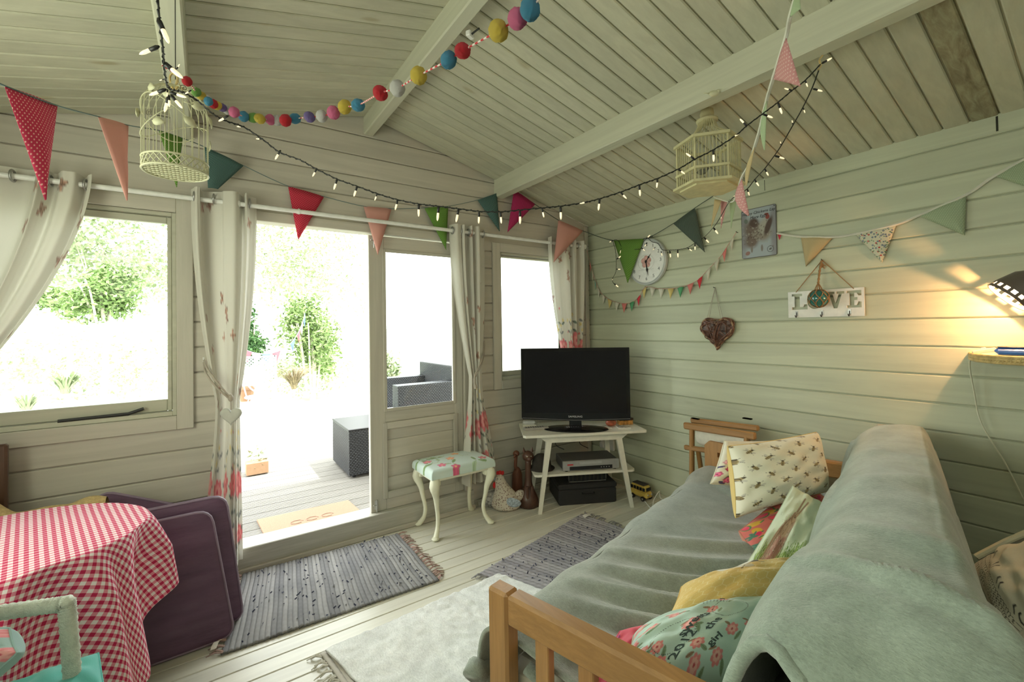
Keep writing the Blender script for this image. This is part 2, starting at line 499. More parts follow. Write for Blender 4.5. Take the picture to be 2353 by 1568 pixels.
# window 1 (left): inner trim, frame, glass
M_glass = None
def glassmat():
    m, nt, b = newmat('window_glass')
    out = nt.nodes['Material Output']; nt.nodes.remove(b)
    t = nt.nodes.new('ShaderNodeBsdfTransparent'); g = nt.nodes.new('ShaderNodeBsdfGlossy'); mx = nt.nodes.new('ShaderNodeMixShader')
    g.inputs['Roughness'].default_value = .02; t.inputs[0].default_value = (.97,.985,.98,1)
    fr = nt.nodes.new('ShaderNodeFresnel'); fr.inputs[0].default_value = 1.3
    nt.links.new(fr.outputs[0], mx.inputs[0]); nt.links.new(t.outputs[0], mx.inputs[1]); nt.links.new(g.outputs[0], mx.inputs[2]); nt.links.new(mx.outputs[0], out.inputs[0])
    return m
M_glass = glassmat()
def window(name, x0, x1, z0, z1, tw, gl, gr, gb, gt, bottrim=None):
    w = struct(name)
    # architrave on the wall face
    for nm, lo, hi, mt in (('trim', (x1, -.018, z0-tw), (x1+tw, 0, z1+tw), M_wz), ('trim', (x0-tw, -.018, z0-tw), (x0, 0, z1+tw), M_wz),
                       ('trim', (x0, -.018, z1), (x1, 0, z1+tw), M_wx), ('trim', (x0, -.018, z0-tw), (x1, 0, z0), M_wx)):
        obj(nm, MB().box(lo, hi, None, .003), mt, w)
    # jamb lining
    for lo, hi in (((x0, 0, z0), (x0+.018, .075, z1)), ((x1-.018, 0, z0), (x1, .075, z1)), ((x0+.018, 0, z1-.018), (x1-.018, .075, z1)), ((x0+.018, 0, z0), (x1-.018, .075, z0+.022))):
        obj('lining', MB().box(lo, hi, None, .002), M_frame, w)
    # sash
    a, b, c, d = x0+.02, x1-.02, z0+.024, z1-.02
    for lo, hi in (((a, .028, c), (gl, .066, d)), ((gr, .028, c), (b, .066, d)), ((gl, .028, gt), (gr, .066, d)), ((gl, .028, c), (gr, .066, gb))):
        obj('sash', MB().box(lo, hi, None, .004), M_frame, w)
    obj('pane', MB().box((gl-.004, .045, gb-.004), (gr+.004, .049, gt+.004)), M_glass, w)
    return w
w1 = window('window_1', W1[0], W1[1], .935, 2.0, .072, -3.76, -3.045, 1.02, 1.945)
obj('stay_bar', MB().tube([(-3.45, .004, .962), (-3.2, .004, .966), (-3.14, .006, .985)], .008, 8), plain('dark_iron', (.03,.03,.03), .5, .3), w1, label='dark iron window stay')
w2 = window('window_2', -.975, -.30, .955, 1.965, .07, -.955, -.32, 1.02, 1.93)

# door: opening with fixed right leaf; threshold
d1 = struct('door_1')
for lo, hi, mt in (((-1.305, -.012, FZ+.09), (-1.245, .09, 2.055), M_wz), ((-2.80, -.012, FZ), (-2.745, .09, 2.055), M_wz),
                   ((-2.745, -.012, 2.005), (-1.305, .09, 2.062), M_wx)):
    obj('door_frame', MB().box(lo, hi, None, .003), mt, d1)
obj('threshold', MB().box((-2.745, -.03, FZ+.012), (-1.245, .12, .165), None, .004), wood('worn_threshold', (.50,.49,.43), (.3,.28,.22), 0, .5, .6, .3), d1, label='raised painted door threshold')
obj('threshold_moulding', MB().box((-2.80, -.05, FZ), (-1.245, -.03, FZ+.03), None, .004), M_wx, d1)
lf = obj('door_leaf', MB().box((-1.995, .012, .166), (-1.892, .052, 1.995), None, .003), M_wz, d1)
obj('door_rail', MB().box((-1.892, .012, 1.905), (-1.38, .052, 1.995), None, .003), M_wx, d1)
obj('door_stile', MB().box((-1.378, .012, .166), (-1.308, .052, 1.995), None, .003), M_wz, d1)
obj('door_rail', MB().box((-1.892, .012, .745), (-1.378, .052, .82), None, .003), M_wx, d1)
obj('door_rail', MB().box((-1.892, .012, .166), (-1.378, .052, .245), None, .003), M_wx, d1)
for lo, hi, mt in (((-1.915, .0, .24), (-1.885, .014, .745), M_wz), ((-1.392, .0, .24), (-1.36, .014, .745), M_wz), ((-1.885, 0, .70), (-1.392, .014, .745), M_wx), ((-1.885, 0, .24), (-1.392, .014, .285), M_wx)):
    obj('panel_moulding', MB().box(lo, hi, None, .003), mt, d1)
for lo, hi, mt in (((-1.905, .004, .815), (-1.882, .014, 1.91), M_wz), ((-1.39, .004, .815), (-1.368, .014, 1.91), M_wz), ((-1.882, .004, 1.888), (-1.39, .014, 1.91), M_wx), ((-1.882, .004, .815), (-1.39, .014, .838), M_wx)):
    obj('glazing_bead', MB().box(lo, hi, None, .003), mt, d1)
for k in range(4):
    wall_z = .25+k*.125
    m = MB().box((-1.892, .022, wall_z), (-1.378, .04, min(.742, wall_z+.1235)), None, .003); obj('panel_board', m, M_wx, d1)
obj('pane', MB().box((-1.895, .028, .82), (-1.378, .032, 1.91)), M_glass, d1)
M_steel = plain('dull_steel', (.55,.55,.52), .35, .9)
for zz in (.215, 1.955):
    m = MB().box((-1.972, .004, zz-.03), (-1.95, .012, zz+.03), None, .002); m.tube([(-1.961, 0, zz-.045), (-1.961, 0, zz+.035)], .004, 8)
    m.tube([(-1.961, 0, zz), (-1.985, -.004, zz+.004)], .003, 6)
    obj('bolt', m, M_steel, d1, label='small steel barrel bolt')
# underlay outside wall bits (log ends outside keep the sun out of the joints)
# ================================================================== OUTSIDE
M_deck = wood('weathered_deck', (.25,.235,.21), (.17,.16,.145), 0, .75, .6, .2, (.25,.22,.18), .08)
deck = struct('deck')
DZ = .03
for k in range(20):
    y0 = .125+k*.145; m = MB()
    # grooved decking: five shallow ribs along each board
    n = 7; w = .139/n; prof = []
    for j in range(n): prof += [(j*w, 0), (j*w+w*.62, 0), (j*w+w*.7, -.004), (j*w+w*.92, -.004)]
    prof += [(.139, 0), (.139, -.028), (0, -.028)]
    N = len(prof); vs = [(xx, y0+a, DZ+b) for xx in (-5.2, 1.2) for a, b in prof]
    m.add(vs, [tuple(range(N))[::-1], tuple(range(N, 2*N))]+[(i, (i+1)%N, N+(i+1)%N, N+i) for i in range(N)])
    obj('deck_board', m, M_deck, deck)
M_lawn = plain('pale_paving_and_lawn', (.52,.56,.44), .9, var=.15, scale=3, bmp=.5, bscale=12)
m = MB().grid(lambda u, v: (-16+u*34, 2.5+v*22 if v > 0 else 2.5, -.12+.25*v*v*6), 40, 30)
o = obj('garden_ground', m, M_lawn); o['kind'] = 'structure'
m = MB().box((-16, -4.2, -.3), (18, 2.6, -.06)); o = obj('garden_ground', m, M_lawn); o['kind'] = 'structure'
# door mat
M_coir = plain('coir', (.33,.21,.14), .95, var=.15, scale=200, bmp=.6, bscale=500)
t = thing('doormat', (-2.2, .36, DZ), 'tan coir doormat on the decking just outside the open doorway', 'doormat')
a_, b_, c_, d_ = [at(px, py, 'z', DZ+.012) for px, py in ((618, 1250), (842, 1187), (800, 1150), (590, 1195))]
m = MB(); vs = []
for zz in (DZ+.001, DZ+.014):
    for p in (a_, b_, c_, d_): vs.append((p.x, max(.13, p.y), zz))
m.add(vs, [(3,2,1,0),(4,5,6,7),(0,1,5,4),(1,2,6,5),(2,3,7,6),(3,0,4,7)])
obj('mat', m, M_coir, t)
cx, cy = sum(p.x for p in (a_,b_,c_,d_))/4, sum(max(.13,p.y) for p in (a_,b_,c_,d_))/4
m = MB(); random.seed(3)
for k in range(3): # faded printed flourish
    m.tube([Vector((cx-.1+.1*k+.04*math.cos(t_*.9), cy+.03*math.sin(t_*.9), DZ+.0148)) for t_ in range(7)], .003, 4)
obj('printed_flourish', m, plain('faded_print', (.30,.18,.13), .9), t)

# ---- woven rattan seats
def weave_mat(name, col, dark):
    m, nt, b = newmat(name)
    tc = nd(nt, 'ShaderNodeTexCoord'); mp = nd(nt, 'ShaderNodeMapping'); mp.inputs['Scale'].default_value = (1,1,1)
    nt.links.new(tc.outputs['UV'], mp.inputs[0])
    br = nt.nodes.new('ShaderNodeTexBrick'); br.inputs['Scale'].default_value = 1.0
    br.inputs['Mortar Size'].default_value = .18; br.inputs['Brick Width'].default_value = 1.1; br.inputs['Row Height'].default_value = .55; br.inputs['Mortar Smooth'].default_value = .4
    br.inputs['Color1'].default_value = (*col, 1); br.inputs['Color2'].default_value = (*[c*.85 for c in col], 1); br.inputs['Mortar'].default_value = (*dark, 1)
    nt.links.new(mp.outputs[0], br.inputs['Vector']); nt.links.new(br.outputs['Color'], b.inputs['Base Color'])
    b.inputs['Roughness'].default_value = .45
    n = nt.nodes.new('ShaderNodeMath'); n.operation = 'SUBTRACT'; n.inputs[0].default_value = 1
    nt.links.new(br.outputs['Fac'], n.inputs[1]); bump(nt, b, n.outputs[0], .9, .006)
    return m
M_rattan = weave_mat('grey_rattan', (.075,.08,.09), (.008,.008,.010))
def woven_block(name, lo, hi, parent, bulge=.006, lean=0, cell=.028, label=None):
    """box with woven faces: real over-and-under bumps on a fine grid, uv in strand units"""
    m = MB(); lo = Vector(lo); hi = Vector(hi); d = hi-lo
    faces = [((lo.x,lo.y,lo.z),(d.x,0,0),(0,0,d.z),(0,-1,0)), ((hi.x,hi.y,lo.z),(-d.x,0,0),(0,0,d.z),(0,1,0)),
             ((lo.x,hi.y,lo.z),(0,-d.y,0),(0,0,d.z),(-1,0,0)), ((hi.x,lo.y,lo.z),(0,d.y,0),(0,0,d.z),(1,0,0)),
             ((lo.x,lo.y,hi.z),(d.x,0,0),(0,d.y,0),(0,0,1))]
    for P, A, B, Nn in faces:
        P, A, B, Nn = map(Vector, (P, A, B, Nn)); nu = max(2, int(A.length/cell*2)); nv = max(2, int(B.length/cell*2))
        def fn(u, v, P=P, A=A, B=B, Nn=Nn, nu=nu, nv=nv):
            i, j = round(u*nu), round(v*nv)
            q = bulge*(((i+j//1) % 2)*.5) if 0 < i < nu and 0 < j < nv else 0
            w = P+A*u+B*v+Nn*q
            w = w + Vector((0, lean*(w.z-lo.z), 0)); return w
        m.grid(fn, nu, nv, uv=lambda u, v, A=A, B=B: (u*A.length/cell*1.1, v*B.length/cell))
    return obj(name, m, M_rattan, parent, label=label)
# low side table / footstool beside the doorway
q = at(803, 1103, 'z', DZ)
t = thing('rattan_footstool', (q.x+.3, q.y+.3, DZ), 'dark woven rattan block seen through the open doorway, left of the door post', 'footstool')
zt = at(797, 990, 'y', q.y).z
woven_block('woven_body', (q.x, q.y, DZ+.03), (q.x+.62, q.y+.62, zt-.01), t)
for sx in (.04, .56):
    for sy in (.04, .56): obj('foot', MB().box((q.x+sx, q.y+sy, DZ), (q.x+sx+.03, q.y+sy+.03, DZ+.03), None, .003), M_rattan, t)
obj('top_rim', MB().box((q.x-.006, q.y-.006, zt-.012), (q.x+.626, q.y+.626, zt+.004), None, .005), M_rattan, t)
# rattan armchair seen through the door glass
q2 = at(915, 955, 'y', 1.35); xr = at(1075, 930, 'y', 1.35).x
t = thing('rattan_armchair', (q2.x+.4, 1.7, DZ), 'grey woven rattan garden armchair seen through the door glass', 'armchair')
zb = at(960, 884, 'y', 1.35).z
woven_block('arm', (q2.x, 1.35, DZ+.05), (q2.x+.62, 1.50, zb), t)
woven_block('arm', (q2.x, 2.12, DZ+.05), (q2.x+.62, 2.27, zb), t)
woven_block('seat', (q2.x, 1.50, DZ+.05), (q2.x+.62, 2.12, DZ+.34), t)
woven_block('backrest', (q2.x+.62, 1.35, DZ+.05), (q2.x+.78, 2.27, zb+.16), t, lean=.0)
obj('cushion', MB().box((q2.x+.02, 1.52, DZ+.345), (q2.x+.60, 2.10, DZ+.44), None, .03), plain('pale_grey_canvas', (.55,.56,.58), .9), t, label='pale grey seat cushion')

# ---- foliage
def leafmat(name, c1, c2, c3=None):
    m, nt, b = newmat(name)
    tc = nd(nt, 'ShaderNodeTexCoord'); nz = nd(nt, 'ShaderNodeTexNoise', Scale=9.0, Detail=3.0); nt.links.new(tc.outputs['Object'], nz.inputs['Vector'])
    r = ramp(nt, nz.outputs['Fac'], [(.3, c1), (.55, c2), (.75, c3 or c2)]); nt.links.new(r.outputs[0], b.inputs['Base Color'])
    b.inputs['Roughness'].default_value = .6
    b.inputs['Subsurface Weight'].default_value = 0
    return m
L_green = leafmat('green_leaves', (.09,.15,.04), (.20,.30,.09), (.42,.48,.28))
L_dark = leafmat('dark_leaves', (.02,.07,.015), (.05,.13,.03), (.16,.28,.08))
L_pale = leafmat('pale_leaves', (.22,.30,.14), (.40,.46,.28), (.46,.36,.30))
M_stem = plain('sunlit_stems', (.50,.46,.36), .9, var=.2)
def leaves(m, c, rad, n, size, sc=(1,1,1), shell=.55, narrow=.45):
    c = Vector(c)
    for _ in range(n):
        a = random.uniform(0, 2*math.pi); z = random.uniform(-1, 1); r = rad*random.uniform(shell, 1.0); s = math.sqrt(1-z*z)
        p = c+Vector((r*s*math.cos(a)*sc[0], r*s*math.sin(a)*sc[1], r*z*sc[2]))
        ln = size*random.uniform(.6, 1.3); wd_ = ln*narrow
        d = Vector((random.gauss(0,1), random.gauss(0,1), random.gauss(-.2,.8))).normalized(); e = d.orthogonal().normalized()
        e = (Matrix.Rotation(random.uniform(0,6.28), 3, d) @ e)
        up = d.cross(e)*wd_*.25
        b = len(m.v)
        m.v += [tuple(p), tuple(p+d*ln*.5+e*wd_*.5+up), tuple(p+d*ln), tuple(p+d*ln*.5-e*wd_*.5+up)]
        m.face((b, b+1, b+2, b+3))
def bush(name, label, c, rad, mat, n=2500, size=.07, sc=(1,1,1), blobs=9, spread=.6, seed=1, stems=5, narrow=.45, cat='shrub', shell=.3):
    random.seed(seed); c = Vector(c)
    t = thing(name, (c.x, c.y, -.05), label, cat)
    if c.z-rad*sc[2]*1.15 > .1: obj('trunk', MB().tube(spline([(c.x, c.y, -.06), (c.x+.05, c.y, c.z*.5), (c.x, c.y, c.z)], 5), [.05-.003*i for i in range(11)], 8), M_stem, t)
    m = MB()
    for _ in range(blobs):
        p = c+Vector((random.uniform(-1,1)*rad*spread*sc[0], random.uniform(-1,1)*rad*spread*sc[1], random.uniform(-1,1)*rad*spread*sc[2]))
        leaves(m, p, rad*random.uniform(.45,.75), n//blobs, size, sc, shell, narrow)
    obj('foliage', m, mat, t)
    for k in range(stems):
        a = random.uniform(0, 6.28); e = c+Vector((math.cos(a)*rad*.5*sc[0], math.sin(a)*rad*.5*sc[1], rad*.3*sc[2]))
        b0 = Vector((c.x+math.cos(a)*.08, c.y+math.sin(a)*.08, max(-.05, c.z-rad*sc[2]*1.15)))
        obj('stem', MB().tube(spline([b0, b0.lerp(e, .5)+Vector((0,0,.1)), e], 5), [.02-.0012*i for i in range(11)], 6), M_stem, t)
    return t
def wp(px, py, y): return at(px, py, 'y', y)
bush('leafy_shrub', 'bright green leafy shrub in the garden seen through the doorway', wp(715, 775, 5.5), .62, L_green, 4200, .085, (.8,.8,1.35), seed=2)
bush('dark_shrub', 'dark green shrub at the left edge of the doorway view', wp(575, 760, 5.6), .38, L_dark, 2200, .08, (.7,.7,1.5), seed=3)
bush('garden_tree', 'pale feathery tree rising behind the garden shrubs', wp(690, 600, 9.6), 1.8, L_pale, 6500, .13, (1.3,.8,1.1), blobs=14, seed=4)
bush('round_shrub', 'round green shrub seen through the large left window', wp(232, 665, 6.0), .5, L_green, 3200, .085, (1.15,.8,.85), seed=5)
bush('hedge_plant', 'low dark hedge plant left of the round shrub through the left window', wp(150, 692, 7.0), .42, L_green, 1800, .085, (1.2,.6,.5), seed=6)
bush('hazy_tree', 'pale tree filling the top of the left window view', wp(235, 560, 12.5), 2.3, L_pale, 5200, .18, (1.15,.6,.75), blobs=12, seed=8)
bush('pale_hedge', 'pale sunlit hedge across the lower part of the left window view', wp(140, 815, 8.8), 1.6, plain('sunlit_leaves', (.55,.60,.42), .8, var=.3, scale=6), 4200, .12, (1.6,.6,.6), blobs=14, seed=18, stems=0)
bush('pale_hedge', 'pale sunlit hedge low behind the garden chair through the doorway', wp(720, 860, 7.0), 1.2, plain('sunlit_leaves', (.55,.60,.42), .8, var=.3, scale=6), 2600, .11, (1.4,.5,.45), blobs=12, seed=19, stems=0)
bush('pale_shrub', 'pale shrub behind the door glass', wp(905, 900, 3.4), .36, L_pale, 1500, .09, (.7,.7,1.8), seed=9)
# strap-leaved plant and dry twiggy clump
random.seed(12)
def strappy(name, label, c, n, h, mat, w=.014, cat='plant', droop=.5):
    t = thing(name, (c[0], c[1], c[2]), label, cat); m = MB()
    for _ in range(n):
        a = random.uniform(0, 6.28); L = h*random.uniform(.6, 1.15); out = random.uniform(.15, .75)*L; p = []
        for k in range(6):
            u = k/5; p.append(Vector((c[0]+math.cos(a)*(.03+out*u**1.4), c[1]+math.sin(a)*(.03+out*u**1.4), c[2]+L*(u-droop*u**3))))
        s = Vector((-math.sin(a), math.cos(a), 0))*w; b = len(m.v)
        for k, q in enumerate(p):
            ww = s*(1-k/5.3); m.v += [tuple(q-ww), tuple(q+ww+Vector((0,0,.002)))]
        for k in range(5): m.face((b+2*k, b+2*k+1, b+2*k+3, b+2*k+2))
    obj('leaves', m, mat, t); return t
g = wp(150, 905, 3.6); strappy('grassy_plant', 'green strap-leaved plant seen low in the left window', (g.x, g.y, g.z), 160, .42, L_pale)
g = wp(60, 935, 3.3); strappy('grassy_plant', 'small strap-leaved plant at the lower left corner of the left window', (g.x, g.y, g.z-.05), 70, .3, L_pale)
g = wp(675, 880, 5.0); strappy('dry_twig_clump', 'brown dry twiggy clump below the shrub through the doorway', (g.x, g.y, g.z-.1), 260, .5, plain('dry_twigs', (.22,.17,.10), .9, var=.4), .007, 'plant', .35)
M_wmetal = plain('white_painted_metal', (.42,.44,.47), .4)
# lattice planter, garden chair
p0, p1 = wp(555, 850, 4.3), wp(632, 820, 4.3)
t = thing('garden_trellis', (p0.x, 4.3, -.05), 'white lattice trellis panel in the garden behind the white chair', 'trellis')
m = MB(); n = 9; Wd = p1.x-p0.x; zb_, zt_ = p0.z-.12, p1.z
for k in range(-n, n+1):
    for sgn in (1, -1):
        x0 = p0.x+Wd*k/n; pts = []
        a = Vector((x0, 4.3, zb_)); b = Vector((x0+(zt_-zb_)*1.0, 4.3, zt_))
        if sgn < 0: a, b = Vector((x0, 4.306, zt_)), Vector((x0+(zt_-zb_), 4.306, zb_))
        # clip to the panel
        u0 = max(0, (p0.x-a.x)/(b.x-a.x)); u1 = min(1, (p1.x-a.x)/(b.x-a.x))
        if u1-u0 > .1: m.tube([a.lerp(b, u0), a.lerp(b, u1)], .009, 4)
obj('lattice', m, M_wmetal, t, kind='stuff')
for lo, hi in (((p0.x-.02, 4.29, -.1), (p0.x+.01, 4.32, zt_+.02)), ((p1.x-.01, 4.29, -.1), (p1.x+.02, 4.32, zt_+.02)), ((p0.x, 4.29, zt_), (p1.x, 4.32, zt_+.02)), ((p0.x, 4.29, zb_-.02), (p1.x, 4.32, zb_))):
    obj('frame', MB().box(lo, hi), M_wmetal, t)
c0 = wp(600, 868, 3.9); 
t = thing('garden_chair', (c0.x, 3.9, 0), 'white ornate metal garden chair with round back in the garden', 'chair')
hb = .17
m = MB(); m.tube([c0+Vector((hb*math.cos(a), .02*math.sin(a), hb*1.15*math.sin(a))) for a in [k*2*math.pi/24 for k in range(24)]], .011, 6, closed=True)
for k in range(6):
    a = k*math.pi/6; v = Vector((hb*math.cos(a), 0, hb*1.15*math.sin(a))); m.tube([c0-v*.97, c0+v*.97], .005, 5)
for k in range(6):
    a = k*math.pi/3; cc = c0+Vector((hb*.6*math.cos(a), 0, hb*.65*math.sin(a))); m.tube([cc+Vector((.04*math.cos(b), 0, .04*math.sin(b))) for b in [j*math.pi/5 for j in range(10)]], .005, 5, closed=True)
obj('backrest', m, M_wmetal, t)
sz = c0.z-.24
m = MB().lathe([(0, 0), (.2, 0), (.21, .01), (.2, .02), (0, .022)], 24, Matrix.Translation((c0.x, 3.72, sz))); obj('seat', m, M_wmetal, t)
for sx in (-.15, .15):
    for sy in (3.58, 3.86):
        obj('leg', MB().tube(spline([(c0.x+sx*.9, sy, sz), (c0.x+sx*1.2, sy, sz-.15), (c0.x+sx*.95, sy, sz-.3), (c0.x+sx*1.25, sy, min(-.1, sz-.42))], 5), .009, 6), M_wmetal, t)
for sx in (-1, 1):
    obj('arm', MB().tube(spline([(c0.x+sx*.16, 3.9, c0.z), (c0.x+sx*.22, 3.8, c0.z-.03), (c0.x+sx*.22, 3.65, c0.z-.05), (c0.x+sx*.18, 3.62, sz)], 5), .008, 6), M_wmetal, t)
# terracotta pot and a small tin planter beside the path
M_terra = plain('terracotta', (.26,.14,.08), .85)
g = wp(566, 905, 4.1); t = thing('plant_pot', (g.x, g.y, g.z-.1), 'terracotta pot standing beside the white garden chair', 'pot')
obj('pot', MB().lathe([(0,-.1),(.07,-.1),(.1,.06),(.115,.06),(.115,.09),(.1,.09),(.09,.05),(0,.04)], 20, Matrix.Translation(g)), M_terra, t)
g = wp(590, 1030, 1.9); g.z = DZ+.11; t = thing('wooden_planter', (g.x, g.y, DZ), 'tan planter with small plants at the edge of the deck', 'planter')
obj('box', MB().box((g.x-.09, g.y-.07, g.z-.1), (g.x+.09, g.y+.07, g.z+.01), None, .004), plain('tan_wood', (.34,.21,.12), .8), t)
m = MB(); random.seed(4); leaves(m, g+Vector((0,0,.05)), .1, 60, .05); obj('foliage', m, L_pale, t)
# garden bunting
def flagtri(m, a, b, tip, n=6):
    """triangular flag, slightly curved, between string points a,b"""
    a, b, tip = Vector(a), Vector(b), Vector(tip); nn = (b-a).cross(tip-a).normalized()
    if nn.dot(Vector(CAM)-a) < 0: nn = -nn
    L = (b-a).length
    base = len(m.v)
    for j in range(n+1):
        v = j/n
        for i in range(n+1):
            u = i/n; p = a.lerp(b, u)*(1-v)+tip*v
            p = p+nn*L*.10*math.sin(math.pi*u)*math.sin(v*2.6+.3)
            m.uv[len(m.v)] = (u*(1-v)+.5*v, 1-v); m.v.append(tuple(p))
    for j in range(n):
        for i in range(n): q = base+j*(n+1)+i; m.face((q, q+1, q+n+2, q+n+1))
F_red = plain('red_cotton', (.46,.09,.11), .9); F_white = plain('white_cotton', (.55,.56,.58), .9); F_blue = plain('blue_cotton', (.10,.15,.34), .9)
st = [(552,800,4.6),(590,812,4.6),(625,812,4.7),(662,795,4.8),(685,765,4.9),(697,735,4.95),(700,720,5)]
pts = [wp(a, b, c) for a, b, c in st]
t = thing('garden_bunting', pts[0], 'faded red, white and blue bunting strung in the garden', 'bunting')
S = spline(pts, 6); obj('string', MB().tube(S, .004, 5), F_white, t)
for k, c in enumerate((F_red, F_white, F_blue, F_red, F_white, F_blue, F_red, F_white, F_blue)):
    i = 1+int(k*(len(S)-4)/9); a, b = S[i], S[i+2]; d = (b-a); a2 = a; b2 = a+d.normalized()*.14
    m = MB(); flagtri(m, a2, b2, (a2+b2)/2+Vector((0,0,-.18))); obj('flag', m, c, t)
# ================================================================== PRINTED CLOTH
class Print:
    """colours laid on a cloth in its own flat coordinates"""
    def __init__(s, U, V, base):
        s.U, s.V = np.asarray(U, float), np.asarray(V, float); s.C = np.tile(np.array(base, float), (len(s.U), 1))
    def put(s, mask, col):
        m = np.clip(mask, 0, 1)[:, None]; s.C = s.C*(1-m)+np.array(col)*m
    def ell(s, cx, cy, a, b, rot, col, soft=.15, al=1.0):
        c, n = math.cos(rot), math.sin(rot); x, y = s.U-cx, s.V-cy
        r = np.hypot((x*c+y*n)/a, (-x*n+y*c)/b); s.put(al*np.clip((1-r)/soft+.5, 0, 1), col)
    def line(s, p0, p1, w, col, al=1.0):
        ax, ay = p0; dx, dy = p1[0]-ax, p1[1]-ay; L = dx*dx+dy*dy+1e-12
        t = np.clip(((s.U-ax)*dx+(s.V-ay)*dy)/L, 0, 1); d = np.hypot(s.U-ax-t*dx, s.V-ay-t*dy)
        s.put(al*np.clip((w-d)/(w*.5)+.2, 0, 1), col)
    def poly(s, pts, w, col):
        for a, b in zip(pts[:-1], pts[1:]): s.line(a, b, w, col)
    def ring(s, cx, cy, r, w, col):
        d = abs(np.hypot(s.U-cx, s.V-cy)-r); s.put(np.clip((w-d)/(w*.5), 0, 1), col)
    def flower(s, cx, cy, r, c1, c2, c3, n=6, ph=0):
        for k in range(n):
            a = ph+2*math.pi*k/n; s.ell(cx+.55*r*math.cos(a), cy+.55*r*math.sin(a), r*.52, r*.36, a, c1)
        for k in range(n):
            a = ph+.5+2*math.pi*k/n; s.ell(cx+.3*r*math.cos(a), cy+.3*r*math.sin(a), r*.36, r*.24, a, c2)
        s.ell(cx, cy, r*.2, r*.2, 0, c3)
    def leaf(s, cx, cy, L, rot, col):
        s.ell(cx, cy, L*.5, L*.2, rot, col)
        s.line((cx-L*.5*math.cos(rot), cy-L*.5*math.sin(rot)), (cx+L*.5*math.cos(rot), cy+L*.5*math.sin(rot)), L*.03, tuple(c*.6 for c in col))
    def butterfly(s, cx, cy, r, rot, col, dark):
        for sg in (1, -1):
            for a, k, w in ((.9, .62, .5), (2.2, .5, .38)):
                an = rot+sg*a; s.ell(cx+r*k*math.cos(an), cy+r*k*math.sin(an), r*.55, r*w*.7, an, dark); s.ell(cx+r*k*math.cos(an), cy+r*k*math.sin(an), r*.42, r*w*.5, an, col)
        s.ell(cx, cy, r*.5, r*.09, rot, dark)
M_print = vcol('printed_cotton')
M_print_t = vcol('printed_curtain_lining')
# curtains let a little daylight through
for n_ in [M_print_t]:
    nt = n_.node_tree; b = nt.nodes['Principled BSDF']; out = nt.nodes['Material Output']
    tl = nt.nodes.new('ShaderNodeBsdfTranslucent'); mx = nt.nodes.new('ShaderNodeMixShader'); mx.inputs[0].default_value = .16
    at_ = [q for q in nt.nodes if q.bl_idname == 'ShaderNodeAttribute'][0]
    nt.links.new(at_.outputs['Color'], tl.inputs[0]); nt.links.new(b.outputs[0], mx.inputs[1]); nt.links.new(tl.outputs[0], mx.inputs[2]); nt.links.new(mx.outputs[0], out.inputs[0])

M_rod = plain('white_curtain_pole', (.82,.82,.79), .35)
M_eyelet = plain('brushed_eyelet', (.42,.42,.42), .3, .9)
M_twine = plain('taupe_cord', (.42,.37,.31), .9, bmp=.4)
def pole(name, label, xa, xb, y, z, ends=(True, True)):
    t = thing(name, ((xa+xb)/2, y, z), label, 'curtain pole', 'white curtain poles over the windows' if 0 else None)
    obj('pole', MB().tube([(xa, y, z), (xb, y, z)], .0125, 14), M_rod, t, auto=40)
    for e, on in ((xa, ends[0]), (xb, ends[1])):
        if on: obj('finial', MB().sphere((e, y, z), .024, 14, 10), M_rod, t, smooth=True)
    for x in (xa+.12*(xb-xa), xa+.88*(xb-xa)):
        m = MB().tube([(x, 0, z), (x, y, z)], .008, 8); m.tube([(x-.004, y, z), (x+.004, y, z)], .017, 12); m.box((x-.02, -.006, z-.03), (x+.02, 0, z+.03), None, .002)
        obj('bracket', m, M_rod, t)
    return t
pole('curtain_pole', 'white curtain pole across the large left window', -3.86, -2.80, -.075, 2.07, (True, False))
pole('curtain_pole', 'white curtain pole running above the doorway to the corner', -2.74, -.135, -.085, 2.068, (True, True))

